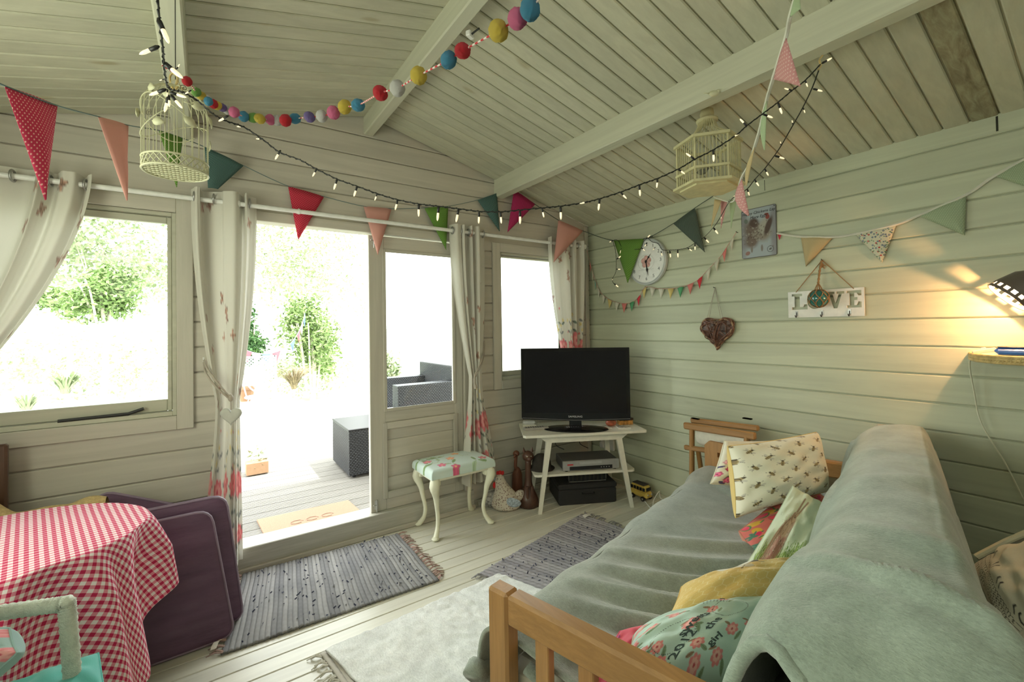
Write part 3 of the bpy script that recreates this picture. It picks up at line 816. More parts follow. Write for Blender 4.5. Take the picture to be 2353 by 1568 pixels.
CREAM = (.70,.675,.60)
def curtain(label, x0, x1, ztop, zbot, tie, xb0, xb1, folds=7, amp=.03, y0=-.08, fw=.85, seed=0, ties=None, nu=150, nv=150, wtie=.055, dpt=.045):
    """x0..x1 at the pole; gathered to tie=(x,z,y); spreads to xb0..xb1 at the hem"""
    rnd = random.Random(seed)
    ph = [rnd.uniform(0, 6.28) for _ in range(4)]
    t = thing('curtain', ((x0+x1)/2, y0, zbot), label, 'curtain')
    H = ztop-zbot; m = MB(); UV = []
    hem = lambda u: .006*math.sin(u*folds*6.28+1)
    for j in range(nv+1):
        v = j/nv; z = ztop-H*v
        if tie:
            tx, tz, ty = tie; vt = (ztop-tz)/H
            if v < vt: g = (v/vt)**1.55; g2 = 0
            else: g = 1; g2 = sstep(vt, min(1, vt+.75*(1-vt)+.1), v)
        else: tx, ty, vt, g, g2 = 0, y0, 2, 0, 0
        for i in range(nu+1):
            u = i/nu
            xt = lerp(x0, x1, u)
            if tie:
                sag = .02*math.sin(math.pi*min(1, v/vt))*(u-.5)
                x = lerp(xt, tx+(u-.5)*2*wtie, g)+sag
                x = lerp(x, lerp(xb0, xb1, u), g2)
                am = amp*(1-.35*g)*(1-g2)+amp*.8*g2
            else: x = lerp(xt, lerp(xb0, xb1, u), v); am = amp
            uu = u+.11*math.sin(2*math.pi*u+ph[3])
            w = math.cos(2*math.pi*folds*uu+ph[0]+.5*v); w = (abs(w)**.75)*(1 if w > 0 else -1)+.22*math.sin(2*math.pi*folds*2.3*uu+ph[1]-1.1*v)
            y = y0+(am*w if v > .03 else am*w)
            if tie: y = lerp(y, ty+am*w*.6, g*(1-g2))-(.03*g2*0)
            # gather: cloth stacks up near the tie
            x += .35*am*math.sin(2*math.pi*folds*u+ph[2])*(1-.5*g)
            y = min(y, -.012 if not tie or g2 < .3 else -.012)
            m.v.append((x, y, z+(hem(u) if v > .98 else 0))); UV.append((u*fw, (1-v)*H, u, v))
    for j in range(nv):
        for i in range(nu): a = j*(nu+1)+i; m.face((a, a+1, a+nu+2, a+nu+1))
    o = obj('cloth', m, M_print_t, t, smooth=True)
    UV = np.array(UV); P = Print(UV[:,0], UV[:,1], CREAM)
    # printed border of roses and leaves along the hem, butterflies above
    rose, rose2, deep = (.72,.20,.22), (.80,.36,.34), (.60,.10,.14); grn, gry, yel = (.20,.24,.20), (.27,.27,.27), (.72,.58,.25)
    rb = random.Random(seed+5)
    n = int(fw/.2)
    for k in range(n+1):
        bx = k*.2+rb.uniform(-.03, .03)
        pts = [(bx+.03*math.sin(q*1.7+k), .0+q*.085) for q in range(8)]
        P.poly(pts, .0028, grn)
        for q in range(1, 8):
            px_, py_ = pts[q]
            for sg in (1, -1): P.leaf(px_+sg*.03, py_+rb.uniform(-.01,.03), .052, .5*sg+(0 if sg > 0 else math.pi)+rb.uniform(-.3,.3), rb.choice((grn, gry, gry)))
        for hgt, r in ((rb.uniform(.1,.2), .040), (rb.uniform(.36,.47), .058)):
            P.flower(bx+rb.uniform(-.03,.03), hgt, r*1.25, rose, rose2, deep, 7, rb.uniform(0, 1))
        for q in range(3): P.flower(bx+rb.uniform(-.07,.07), rb.uniform(.5,.72), .016, yel, (.8,.7,.4), (.5,.35,.1), 5)
        for q in range(3): P.ell(bx+rb.uniform(-.08,.08), rb.uniform(.1,.75), .012, .009, 1, rose)
    for k in range(int(fw*H*9)):
        P.butterfly(rb.uniform(0, fw), rb.uniform(.8, H-.03), rb.uniform(.026,.036), rb.uniform(0, 6.28), rb.choice(((.45,.30,.25),(.55,.33,.25),(.60,.40,.36))), (.22,.13,.10))
    paint(o.data, P.C)
    # eyelets at the pole
    for k in range(folds+1):
        u = min(.97, max(.03, (k+.25)/(folds+.6)))
        x = lerp(x0, x1, u)
        obj('eyelet', MB().tube([(x+.003*math.cos(a), y0-.0+.0245*math.cos(a), ztop-.045+.0245*math.sin(a)) for a in [j*math.pi/9 for j in range(18)]], .0048, 6, closed=True), M_eyelet, o, smooth=True)
    return t, o
# 1: far left, swept down to the left of the big window
curtain('cream floral curtain swept to the far left of the large window', -3.72, -3.30, 2.115, .20, (-3.80, 1.10, -.10), -3.93, -3.66, 3, .038, seed=1, fw=1.0, wtie=.07)
tc, _ = curtain('full-length cream floral curtain between large window and doorway, tied with a wooden heart', -2.945, -2.645, 2.125, .12, (-2.785, 1.0, -.10), -2.90, -2.72, 3, .038, seed=2)
# its tieback: double cord with a wooden heart
t = thing('curtain_tieback', (-2.76, -.13, .93), 'grey wooden heart on a double cord holding back the curtain left of the doorway', 'tieback')
hk = at(468, 826, 'y', -.02); kn = at(530, 915, 'y', -.155)
obj('cord', MB().tube(spline([hk, at(478, 850, 'y', -.12), at(500, 880, 'y', -.16), kn], 8), .0055, 8), M_twine, t)
obj('cord', MB().tube(spline([hk+Vector((0,0,-.012)), at(474, 860, 'y', -.12), at(500, 893, 'y', -.165), kn+Vector((0,0,-.008))], 8), .0055, 8), M_twine, t)
obj('knot', MB().sphere(kn, .013, 10, 8, (1,1,1.5)), M_twine, t, smooth=True)
obj('hook', MB().tube([hk+Vector((0,.02,-.02)), hk+Vector((0,-.01,-.02)), hk+Vector((0,-.015,.012))], .004, 6), M_rod, t)
def heart_outline(s, n=40):
    out = []
    for k in range(n):
        a = 2*math.pi*k/n; out.append((s*.0625*16*math.sin(a)**3*.5, s*.0625*(13*math.cos(a)-5*math.cos(2*a)-2*math.cos(3*a)-math.cos(4*a))*.5))
    return out
def heart(c, s, th, parent, name, mat, M=None, label=None):
    """puffed heart: rings shrinking towards the front and back"""
    ol = heart_outline(s); m = MB(); n = len(ol)
    M = M or frame_from(c, (1,0,0), (0,0,1))
    prof = [(.72,-.5),(.9,-.42),(1,-.2),(1,.2),(.9,.42),(.72,.5)]
    for k, d in prof:
        for x, y in ol: m.v.append(tuple(M @ Vector((x*k, y*k+(1-k)*.0, d*th))))
    for r in range(len(prof)-1):
        for k in range(n): m.face((r*n+k, r*n+(k+1)%n, (r+1)*n+(k+1)%n, (r+1)*n+k))
    m.face(range(n)); m.face(range(5*n, 6*n)); return obj(name, m, mat, parent, label=label, auto=50)
M_heart = plain('pale_grey_painted_wood', (.50,.50,.45), .6)
hc = at(531, 955, 'y', -.15); obj('cord', MB().tube([kn, hc+Vector((0,0,.03))], .003, 6), M_twine, t)
heart(hc, .102, .018, t, 'heart', M_heart, frame_from(hc, (.93,-.36,0), (.05,0,1)))

curtain('cream floral curtain tied to the right of the door, behind the footstool', -1.44, -1.145, 2.115, .235, (-1.26, 1.02, -.10), -1.37, -1.075, 4, .036, seed=3)
t = thing('curtain_tieback', (-1.2, -.1, 1.1), 'thin taupe cord tieback on the curtain right of the door glass', 'tieback')
S = [at(1113, 784, 'y', -.03), at(1110, 815, 'y', -.09), at(1103, 838, 'y', -.14), at(1092, 860, 'y', -.155)]
obj('cord', MB().tube(spline(S, 8), .005, 8), M_twine, t)
obj('cord', MB().tube(spline([p+Vector((.004,0,-.02)) for p in S], 8), .004, 8), M_twine, t)
obj('tassel', MB().tube(spline([S[-1], at(1090, 875, 'y', -.155), at(1093, 893, 'y', -.155)], 5), [.006]*4+[.009]*4+[.012]*2+[.013], 8), M_twine, t)
curtain('short cream floral curtain hanging in the corner behind the television', -.545, -.175, 2.115, .80, (-.30, 1.0, -.09), -.40, -.22, 3, .036, seed=4, fw=.8, wtie=.085)
# ================================================================== FURNITURE BY THE WINDOW WALL
M_white = plain('white_gloss_paint', (.78,.76,.66), .35, var=.04)
M_cream = plain('cream_gloss_paint', (.80,.79,.62), .35, var=.04)
M_ivory = plain('ivory_paint', (.74,.72,.56), .45, var=.05)
M_black = plain('black_plastic', (.012,.012,.014), .35)
M_blackmatt = plain('black_matt', (.02,.02,.021), .7, bmp=.2)
M_silver = plain('silver_plastic', (.50,.50,.50), .35, .6)
M_greyp = plain('grey_plastic', (.38,.36,.33), .5)

# ---- footstool: padded printed top on four cabriole legs
t = thing('footstool', (-1.49, -.18, FZ), 'cream footstool with cabriole legs and a pale floral padded top', 'footstool')
SX0, SX1, SY0, SY1, SZ = -1.725, -1.255, -.345, -.02, .475
def pad(u, v, top):
    x = lerp(SX0, SX1, u); y = lerp(SY0, SY1, v); e = min(u, 1-u)*(SX1-SX0); f = min(v, 1-v)*(SY1-SY0)
    d = min(e, f); r = .028
    z = SZ-.03+(.03*math.sqrt(max(0, 1-max(0, 1-d/r)**2)) if top else 0)+.012*math.sin(math.pi*u)*math.sin(math.pi*v)
    return (x, y, z)
m = MB(); nu, nv = 110, 76
m.grid(lambda u, v: pad(u, v, True), nu, nv)
b = len(m.v); ring = [(i, 0) for i in range(nu)]+[(nu, j) for j in range(nv)]+[(nu-i, nv) for i in range(nu)]+[(0, nv-j) for j in range(nv)]
for (i, j) in ring: p = m.v[j*(nu+1)+i]; m.v.append((p[0], p[1], SZ-.055))
for k in range(len(ring)):
    a = ring[k][1]*(nu+1)+ring[k][0]; k2 = (k+1) % len(ring); a2 = ring[k2][1]*(nu+1)+ring[k2][0]; m.face((a, b+k, b+k2, a2))
o = obj('padded_top', m, M_print, t, smooth=True)
V = np.array(m.v); P = Print(V[:,0], V[:,1]+(.0), (.60,.71,.66)); rb = random.Random(5)
for k in range(9):
    x, y = rb.uniform(SX0+.03, SX1-.03), rb.uniform(SY0+.02, SY1-.03)
    a = rb.uniform(0, 6.28)
    P.poly([(x, y), (x+.05*math.cos(a), y+.05*math.sin(a)), (x+.09*math.cos(a+.5), y+.09*math.sin(a+.5))], .002, (.25,.35,.15))
    for q in range(3): P.leaf(x+.04*math.cos(a+q*2), y+.04*math.sin(a+q*2), .06, a+q*2, rb.choice(((.25,.38,.16),(.45,.60,.40),(.62,.72,.60))))
for x, y, c in ((-1.52,-.19,(.85,.38,.22)), (-1.44,-.1,(.85,.40,.18)), (-1.62,-.27,(.70,.15,.25)), (-1.67,-.15,(.75,.2,.28)), (-1.32,-.28,(.6,.15,.2)), (-1.55,-.33,(.65,.12,.22))):
    P.flower(x, y, .03, c, tuple(min(1, q*1.2) for q in c), (.8,.6,.2), 5)
# flowers running over the front edge
paint(o.data, P.C)
obj('seat_frame', MB().box((SX0+.012, SY0+.012, SZ-.075), (SX1-.012, SY1-.01, SZ-.05), None, .005), M_cream, t)
def cabriole(x, y, sx, sy, zt):
    m = MB(); n = 16; pts = []; rs = []
    for k in range(n+1):
        u = k/n; z = lerp(zt, FZ+.014, u)
        off = .030*math.exp(-((u-.12)/.16)**2)-.020*math.exp(-((u-.72)/.2)**2)+.024*max(0, (u-.86)/.14)**1.6
        r = .0265-.013*sstep(.05, .6, u)+.007*math.exp(-((u-.12)/.1)**2)+.004*sstep(.85, 1, u)
        pts.append(Vector((x+sx*off, y+sy*off, z))); rs.append(r)
    m.tube(pts, rs, 10); e = pts[-1]
    m.sphere((e.x+sx*.004, e.y+sy*.004, FZ+.012), .023, 12, 6, (1.1,1.1,.52))
    # knee block against the frame
    m.box((x-.022, y-.022, zt-.05), (x+.022, y+.022, zt), None, .006)
    return m
for x, y, sx, sy in ((-1.675,-.30,-1,-1), (-1.305,-.30,1,-1), (-1.675,-.07,-1,1), (-1.305,-.07,1,1)):
    obj('leg', cabriole(x, y, sx*.8, sy*.8, SZ-.06), M_cream, t, auto=60)

# ---- television table
Fo = Vector((-.914, -.387, 0)); ea = Vector((.892, -.452, 0)); eb = Vector((.452, .892, 0))
def TT(a, b_, z): return Fo+ea*a+eb*b_+Vector((0, 0, z))
MT = Matrix(((ea.x, eb.x, 0, Fo.x), (ea.y, eb.y, 0, Fo.y), (0, 0, 1, 0), (0, 0, 0, 1)))
t = thing('television_table', TT(.35, .15, FZ), 'white painted splay-legged side table with a lower shelf carrying the television', 'table')
TZ = .60
m = MB(); poly = [(-.10,-.055), (.79,-.055), (.80,-.045), (.79,.36), (-.085,.36), (-.115,-.03)]
m.prism(poly, .018, MT @ Matrix.Translation((0, 0, TZ-.018))); obj('table_top', m, M_white, t)
for y0_, y1_ in ((-.005, .012), (.288, .305)):
    m = MB(); m.prism([(-.005, 0), (.69, 0), (.62, -.052), (.065, -.052)], .017, MT @ Matrix.Translation((0, y1_, TZ-.018)) @ Matrix.Rotation(R(90), 4, 'X')); obj('apron', m, M_white, t)
m = MB(); m.prism([(.0, 0), (.3, 0), (.27, -.045), (.03, -.045)], .016, MT @ Matrix.Translation((.045, 0, TZ-.018)) @ Matrix.Rotation(R(90), 4, 'Z') @ Matrix.Rotation(R(90), 4, 'X')); obj('apron', m, M_white, t)
m = MB(); m.prism([(.0, 0), (.3, 0), (.27, -.045), (.03, -.045)], .016, MT @ Matrix.Translation((.625, 0, TZ-.018)) @ Matrix.Rotation(R(90), 4, 'Z') @ Matrix.Rotation(R(90), 4, 'X')); obj('apron', m, M_white, t)
for (ta, tb), (fa, fb) in (((.085,.012), (0,-.012)), ((.60,.012), (.69,-.012)), ((.085,.29), (0,.335)), ((.60,.29), (.66,.335))):
    m = MB(); a0, a1 = TT(ta, tb, TZ-.018), TT(fa, fb, FZ)
    for p, w in ((a1, .013), (a0, .021)):
        for s_, q in ((-1,-1), (1,-1), (1,1), (-1,1)): m.v.append(tuple(p+ea*s_*w+eb*q*w*.7))
    for f in ((3,2,1,0), (4,5,6,7), (0,1,5,4), (1,2,6,5), (2,3,7,6), (3,0,4,7)): m.face(f)
    obj('leg', m, M_white, t)
m = MB(); poly = []
for cx_, cy_, a0 in ((.70,.03,-90), (.70,.27,0), (.0,.27,90), (.0,.03,180)):
    for k in range(5): a = R(a0+22.5*k); poly.append((cx_+.03*math.cos(a), cy_+.03*math.sin(a)))
m.prism(poly, .016, MT @ Matrix.Translation((0, 0, .285))); obj('shelf', m, M_white, t)

# ---- television
TL, TR_, BR, BL = atd(1199, 799, 3.33), atd(1449, 801, 3.24), atd(1446, 966, 3.24), atd(1196, 957, 3.33)
tw = (TR_-TL); W_ = tw.length; ex = Vector((tw.x, tw.y, 0)).normalized(); ez = Vector((0, 0, 1)); ey = Vector((-ex.y, ex.x, 0))
tvc = (TL+TR_+BR+BL)/4; zt_, zb_ = (TL.z+TR_.z)/2, (BL.z+BR.z)/2; Hh = zt_-zb_
MV = Matrix(((ex.x, ey.x, 0, tvc.x), (ex.y, ey.y, 0, tvc.y), (0, 0, 1, zb_), (0, 0, 0, 1)))
t = thing('television', (tvc.x, tvc.y, TZ), 'black flat-screen television standing on the white table in the corner', 'television')
M_tvgloss = plain('gloss_black_bezel', (.008,.008,.010), .15, spec=.35)
w = W_/2
m = MB(); fr = .026
pl_o = [(-w, .0), (-w+.01, -.012), (0, -.020), (w-.01, -.012), (w, 0), (w, Hh), (-w, Hh)]
m.prism(pl_o, .045, MV @ Matrix.Translation((0, .045, 0)) @ Matrix.Rotation(R(90), 4, 'X')); obj('housing', m, M_tvgloss, t)
m = MB(); m.box((-w+.03, .012, .03), (w-.03, .075, Hh-.04), MV, .01); obj('rear_housing', m, M_blackmatt, t)
m = MB(); m.box((-w+fr, -.0012, fr+.012), (w-fr, .002, Hh-fr), MV); obj('screen', m, plain('dark_screen', (.008,.008,.011), .22, spec=.25), t)
m = MB(); m.tube([MV @ Vector(p) for p in ((-w+.004, -.002, .0), (0, -.003, -.014), (w-.004, -.002, 0))], .0022, 6); obj('trim_strip', m, plain('smoked_trim', (.16,.15,.16), .2), t)
m = MB(); m.box((-.045, .01, TZ-zb_+.015), (.045, .04, .02), MV, .006); obj('neck', m, M_tvgloss, t)
MB_ = MV @ Matrix.Translation((0, .02, TZ-zb_))
m = MB(); m.lathe([(0, .0), (.205, .0), (.212, .004), (.205, .010), (.1, .018), (.04, .022), (0, .022)], 40, MB_ @ Matrix.Diagonal((1.15, .55, 1, 1))); obj('stand_base', m, M_tvgloss, t, auto=40)
def text(name, body, size, M, mat, parent, ext=.0006, align='CENTER', shear=0, bold=0, xs=1.0):
    cu = bpy.data.curves.new(name, 'FONT'); cu.body = body; cu.size = size; cu.extrude = ext; cu.align_x = align; cu.align_y = 'CENTER'; cu.shear = shear; cu.offset = bold; cu.resolution_u = 3
    o = bpy.data.objects.new(name, cu); me = bpy.data.meshes.new_from_object(o); bpy.data.objects.remove(o); bpy.data.curves.remove(cu)
    me.transform(Matrix.Diagonal((xs,1,1,1))); off = Vector(parent['base']); me.transform(Matrix.Translation(-off) @ M)
    me.materials.append(mat); me.name = name
    o = bpy.data.objects.new(name, me); COL.objects.link(o); o.parent = parent; o['base'] = tuple(parent['base']); return o
M_logo = plain('silver_lettering', (.55,.55,.55), .4)
text('lettering', 'SAMSUNG', .019, MV @ Matrix.Translation((0, -.0015, .012)) @ Matrix.Rotation(R(90), 4, 'X'), M_logo, t, xs=1.2)

# ---- small things on the table top
def rbox(lo, hi, M, b=.004): return MB().box(lo, hi, M, b)
def onT(px, py, z=TZ): return at(px, py, 'z', z)
def Mrot(p, deg): return Matrix.Translation(p) @ Matrix.Rotation(R(deg), 4, 'Z')
p = onT(1216, 978); t = thing('butter_dish', p, 'small white lidded dish at the left end of the television table', 'dish')
obj('dish', rbox((-.055, -.035, 0), (.055, .035, .012), Mrot(p, -30), .004), M_white, t)
obj('lid', rbox((-.05, -.03, .012), (.05, .03, .036), Mrot(p, -30), .011), plain('white_china', (.82,.82,.80), .2), t)
p = onT(1222, 985.5); t = thing('remote_control', p, 'long beige remote control in front of the white dish', 'remote control')
obj('case', rbox((-.035, -.022, 0), (.155, .022, .020), Mrot(onT(1214, 989), -24), .006), M_greyp, t)
m = MB()
for k in range(8):
    for j in (-1, 0, 1): m.box((-.02+k*.018, j*.012-.004, .020), (-.01+k*.018, j*.012+.004, .0225), Mrot(onT(1214, 989), -24))
obj('buttons', m, plain('dark_buttons', (.10,.09,.09), .6), t, kind='stuff')
p = onT(1322, 987); t = thing('remote_control', p, 'black remote control in front of the television foot', 'remote control')
obj('case', rbox((-.085, -.025, 0), (.085, .025, .020), Mrot(p, -28), .006), M_black, t)
m = MB()
for k in range(8):
    for j in (-1, 0, 1): m.box((-.07+k*.017, j*.013-.004, .020), (-.061+k*.017, j*.013+.004, .0222), Mrot(p, -28))
obj('buttons', m, plain('grey_buttons', (.25,.26,.28), .6), t, kind='stuff')
M_card = plain('white_card', (.78,.75,.70), .7)
for (px, py, lab, dd) in ((1386, 984, 'white coaster with a dark printed top beside the black remote', -20), (1432, 982.5, 'white coaster at the right front corner of the television table', -32)):
    p = onT(px, py); t = thing('coaster', p, lab, 'coaster')
    obj('card', rbox((-.05, -.045, 0), (.05, .045, .007), Mrot(p, dd), .001), M_card, t)
    obj('printed_face', rbox((-.045, -.04, .007), (.045, .04, .0078), Mrot(p, dd), 0), plain('coaster_print', (.35,.32,.25), .6, var=.8, scale=60), t)
p = onT(1404, 979); t = thing('decorative_stone', p, 'smooth orange-red stone lying beside the television foot', 'stone')
obj('stone', MB().sphere(p+Vector((0,0,.024)), .045, 18, 12, (1.05,.8,.55)), plain('orange_stone', (.62,.16,.08), .35, var=.35, scale=25), t, smooth=True)
p = onT(1436, 975); t = thing('trinket_box', p, 'small dark box with an orange band on the right of the television', 'box')
obj('box', rbox((-.055, -.03, 0), (.055, .03, .034), Mrot(p, -25), .002), plain('orange_lacquer', (.50,.26,.07), .4, var=.6, scale=40), t)
obj('lid', rbox((-.057, -.032, .034), (.057, .032, .052), Mrot(p, -25), .002), plain('dark_lacquer', (.05,.03,.02), .3), t)

# ---- player on the shelf, hat, radio, case
SHZ = .301
t = thing('video_player', TT(.40, .15, SHZ), 'silver disc player with a black lower panel on the table shelf', 'disc player')
m = MB(); m.box((.19, .045, SHZ+.008), (.61, .27, SHZ+.075), MT, .004); obj('case', m, plain('dark_case', (.08,.08,.08), .5), t)
m = MB(); m.box((.185, .028, SHZ+.008), (.615, .046, SHZ+.078), MT, .003); fpan = obj('front_panel', m, M_silver, t)
m = MB(); m.box((.235, .0265, SHZ+.012), (.56, .029, SHZ+.038), MT); obj('display', m, M_black, fpan)
m = MB(); m.box((.31, .0272, SHZ+.052), (.48, .029, SHZ+.068), MT); obj('disc_drawer', m, plain('light_silver', (.62,.62,.62), .3, .5), fpan)
m = MB(); m.box((.218, .0268, SHZ+.047), (.262, .0285, SHZ+.057), MT); obj('red_badge', m, plain('red_badge_print', (.55,.05,.06), .5), fpan)
m = MB()
for k in range(4): m.sphere(TT(.475+k*.02, .0265, SHZ+.025), .004, 8, 6)
obj('buttons', m, M_silver, t)
for a in (.215, .585):
    for b_ in (.05, .25): obj('foot', MB().lathe([(0,0),(.012,0),(.012,.009),(0,.009)], 10, Matrix.Translation(TT(a, b_, SHZ))), M_blackmatt, t)
t = thing('bowler_hat', TT(.045, .15, SHZ), 'dark rounded felt hat on the left end of the table shelf', 'hat')
m = MB(); m.lathe([(0,.0),(.095,.0),(.10,.006),(.075,.012),(.07,.05),(.06,.085),(.035,.105),(0,.11)], 28, Matrix.Translation(TT(.05, .15, SHZ)))
obj('felt', m, plain('dark_felt', (.035,.03,.025), .95), t, smooth=True)
Bp0, Bp1 = at(1285, 1165, 'z', FZ), at(1418, 1155, 'z', FZ)
bx = (Bp1-Bp0).normalized(); by = Vector((-bx.y, bx.x, 0)); LB = (Bp1-Bp0).length
MBX = Matrix(((bx.x, by.x, 0, Bp0.x), (bx.y, by.y, 0, Bp0.y), (0, 0, 1, FZ), (0, 0, 0, 1)))
t = thing('black_case', Bp0, 'black storage case on the floor beneath the television table', 'case')
m = MB(); m.box((0, .005, 0), (LB, .33, .115), MBX, .01); obj('body', m, M_blackmatt, t)
m = MB(); m.box((-.004, 0, .115), (LB+.004, .335, .155), MBX, .01); obj('lid', m, M_blackmatt, t)
m = MB(); m.tube([MBX @ Vector(p) for p in ((LB*.4, 0, .09), (LB*.4, -.018, .085), (LB*.6, -.018, .085), (LB*.6, 0, .09))], .006, 6); obj('handle', m, M_black, t)
t = thing('table_radio', MBX @ Vector((LB*.5, .1, .155)), 'small radio with a chrome-framed dark grille standing on the black case', 'radio')
x0, x1 = LB*.2, LB*.85
m = MB(); m.box((x0, .05, .156), (x1, .16, .275), MBX, .006); obj('case', m, M_blackmatt, t)
m = MB()
for a, b2 in (((x0, .049, .158), (x1, .049, .158)), ((x0, .049, .273), (x1, .049, .273)), ((x0, .049, .158), (x0, .049, .273)), ((x1, .049, .158), (x1, .049, .273))): m.tube([MBX @ Vector(a), MBX @ Vector(b2)], .0035, 6)
obj('chrome_frame', m, plain('chrome', (.35,.35,.33), .2, .9), t)
m = MB()
for k in range(1, 9): m.box((lerp(x0, x1, k/9)-.006, .044, .165), (lerp(x0, x1, k/9)+.006, .05, .266), MBX)
obj('grille_slats', m, plain('dark_brass', (.06,.055,.045), .4, .6), t, kind='stuff')

# ---- wall socket and cables behind the table
sk = at(1398, 1020, 'x', -.002)
t = thing('wall_socket', sk, 'white double wall socket with plug behind the television table', 'socket')
MS = Matrix(((0,0,1,-.002), (-1,0,0,sk.y), (0,1,0,sk.z), (0,0,0,1)))
MS = Matrix(((0, 0, -1, 0), (-1, 0, 0, sk.y), (0, 1, 0, sk.z), (0, 0, 0, 1)))
m = MB(); m.box((-.075, -.045, .001), (.075, .045, .022), MS, .004); obj('faceplate', m, plain('white_socket', (.75,.75,.72), .4), t)
m = MB(); m.box((-.06, -.035, .022), (-.01, .015, .055), MS, .008); obj('plug', m, plain('white_plug', (.72,.72,.70), .4), t)
for lab, pts in (('white cable curling on the floor right of the toy bus', [(1480, 1150, .035), (1497, 1168, .035), (1503, 1148, .07), (1515, 1130, .09), (1530, 1142, .04), (1545, 1160, .035)]),):
    P_ = [at(a, b2, 'z', c) for a, b2, c in pts]; P_ = [Vector((min(-.02, q.x), q.y, q.z)) for q in P_]
    t = thing('cable', P_[0], lab, 'cable'); obj('flex', MB().tube(spline(P_, 8), .0035, 6), M_rod, t)
p0 = TT(.30, .3, TZ)
t = thing('cable', TT(.3, .4, SHZ), 'thin black leads hanging behind the television table', 'cable')
for k, a in enumerate((.22, .42)):
    obj('lead', MB().tube(spline([TT(a, .37, TZ-.01), TT(a+.02, .375, .5), TT(a-.01, .36, .42), TT(a+.05, .32, .385)], 6), .003, 6), M_black, t)

# ---- toy bus
bp = at(1470, 1158, 'z', FZ); fwd = Vector((.62, -.78, 0)).normalized()
a0, a1 = at(1447, 1140, 'z', FZ), at(1492, 1158, 'z', FZ)
fwd = (a1-a0).normalized(); sd_ = Vector((-fwd.y, fwd.x, 0)); LBs = .165
MBu = Matrix(((fwd.x, sd_.x, 0, a0.x), (fwd.y, sd_.y, 0, a0.y), (0, 0, 1, FZ), (0, 0, 0, 1)))
t = thing('toy_camper_bus', a0, 'yellow toy camper bus on the floor beside the right table leg', 'toy')
M_yel = plain('yellow_enamel', (.66,.46,.10), .3)
m = MB(); m.box((0, 0, .02), (LBs, .075, .068), MBu, .012); obj('body', m, M_yel, t)
m = MB(); m.box((.004, .003, .066), (LBs-.012, .072, .112), MBu, .014); obj('cabin', m, M_yel, t)
m = MB(); m.box((.02, .008, .110), (LBs-.03, .067, .118), MBu, .003); obj('roof_rack', m, plain('dark_roof', (.06,.05,.05), .6), t)
for k in range(5):
    m = MB(); m.box((.014+k*.028, -.0015, .074), (.035+k*.028, .004, .098), MBu, .001); obj('window', m, M_black, t)
m = MB(); m.box((LBs-.014, .012, .076), (LBs-.009, .063, .1), MBu, .001); obj('windscreen', m, M_black, t)
for k in range(2):
    for s_ in (0, 1):
        c = MBu @ Vector((.033+k*.1, -.002+s_*.079, .018)); q = sd_*.008
        wh_ = obj('wheel', MB().tube([c-q, c+q], .018, 16), M_black, t, label='black wheel')
        obj('hubcap', MB().tube([c-q*1.15, c+q*1.15], .008, 10), M_silver, wh_)
m = MB(); m.sphere(MBu @ Vector((LBs-.001, .018, .05)), .007, 8, 6); m.sphere(MBu @ Vector((LBs-.001, .057, .05)), .007, 8, 6); obj('headlamps', m, M_silver, t)

# ---- carved cats and hen doorstops
M_carve = wood('dark_carved_wood', (.12,.055,.035), (.05,.02,.015), 2, .35, .7, 0)
def carved_cat(name, label, base, H, lean, facing, slim=1.0, light=None):
    t = thing(name, base, label, 'ornament'); B = Vector(base)
    m = MB(); n = 14; pts = []; rs = []
    for k in range(n+1):
        u = k/n; z = .0+H*.78*u
        r = (.052*math.exp(-((u-.10)/.26)**2)+.026)*slim*(1-.15*u); pts.append(B+Vector((lean[0]*u*u*.05, lean[1]*u*u*.05, z+.002))); rs.append(r)
    m.tube(pts, rs, 16); obj('body', m, light or M_carve, t, smooth=True)
    hd = pts[-1]+Vector((0,0,H*.06)); f = Vector(facing).normalized()
    m = MB(); m.sphere(hd, .044*slim, 16, 12, (1,1,.9)); m.sphere(hd+f*.035*slim-Vector((0,0,.010)), .022*slim, 10, 8, (1,1,.8))
    obj('head', m, light or M_carve, t, smooth=True)
    sd2 = Vector((-f.y, f.x, 0))
    for s_ in (1, -1):
        c = hd+sd2*s_*.028*slim+Vector((0,0,.03*slim)); m = MB()
        m.add([c+sd2*.014, c-sd2*.014, c+f*.012, c-f*.008, c+Vector((0,0,.042))+sd2*s_*.006], [(0,2,4),(2,1,4),(1,3,4),(3,0,4),(0,3,1,2)])
        obj('ear', m, light or M_carve, t)
        obj('eye', MB().sphere(hd+f*.040*slim+sd2*s_*.015*slim+Vector((0,0,.008)), .004, 8, 6), M_ivory, t)
    m = MB()
    for s_ in (1, -1):
        m.tube(spline([B+f*.045*slim+sd2*s_*.018+Vector((0,0,.16)), B+f*.052+sd2*s_*.018+Vector((0,0,.08)), B+f*.055+sd2*s_*.018+Vector((0,0,.012))], 4), [.012]*6+[.014,.016,.017], 8)
    obj('forelegs', m, light or M_carve, t)
    obj('tail', MB().tube(spline([B-f*.05+Vector((0,0,.02)), B-f*.02+sd2*.07+Vector((0,0,.015)), B+f*.04+sd2*.06+Vector((0,0,.012))], 5), .011, 8), light or M_carve, t, smooth=True)
    return t
cb = at(1215, 1163, 'z', FZ); dcat = (Vector(CAM)-cb).length
carved_cat('carved_cat', 'tall dark carved wooden cat beside the television table', cb, .44, (0, 0), (-.4, -.9, 0))
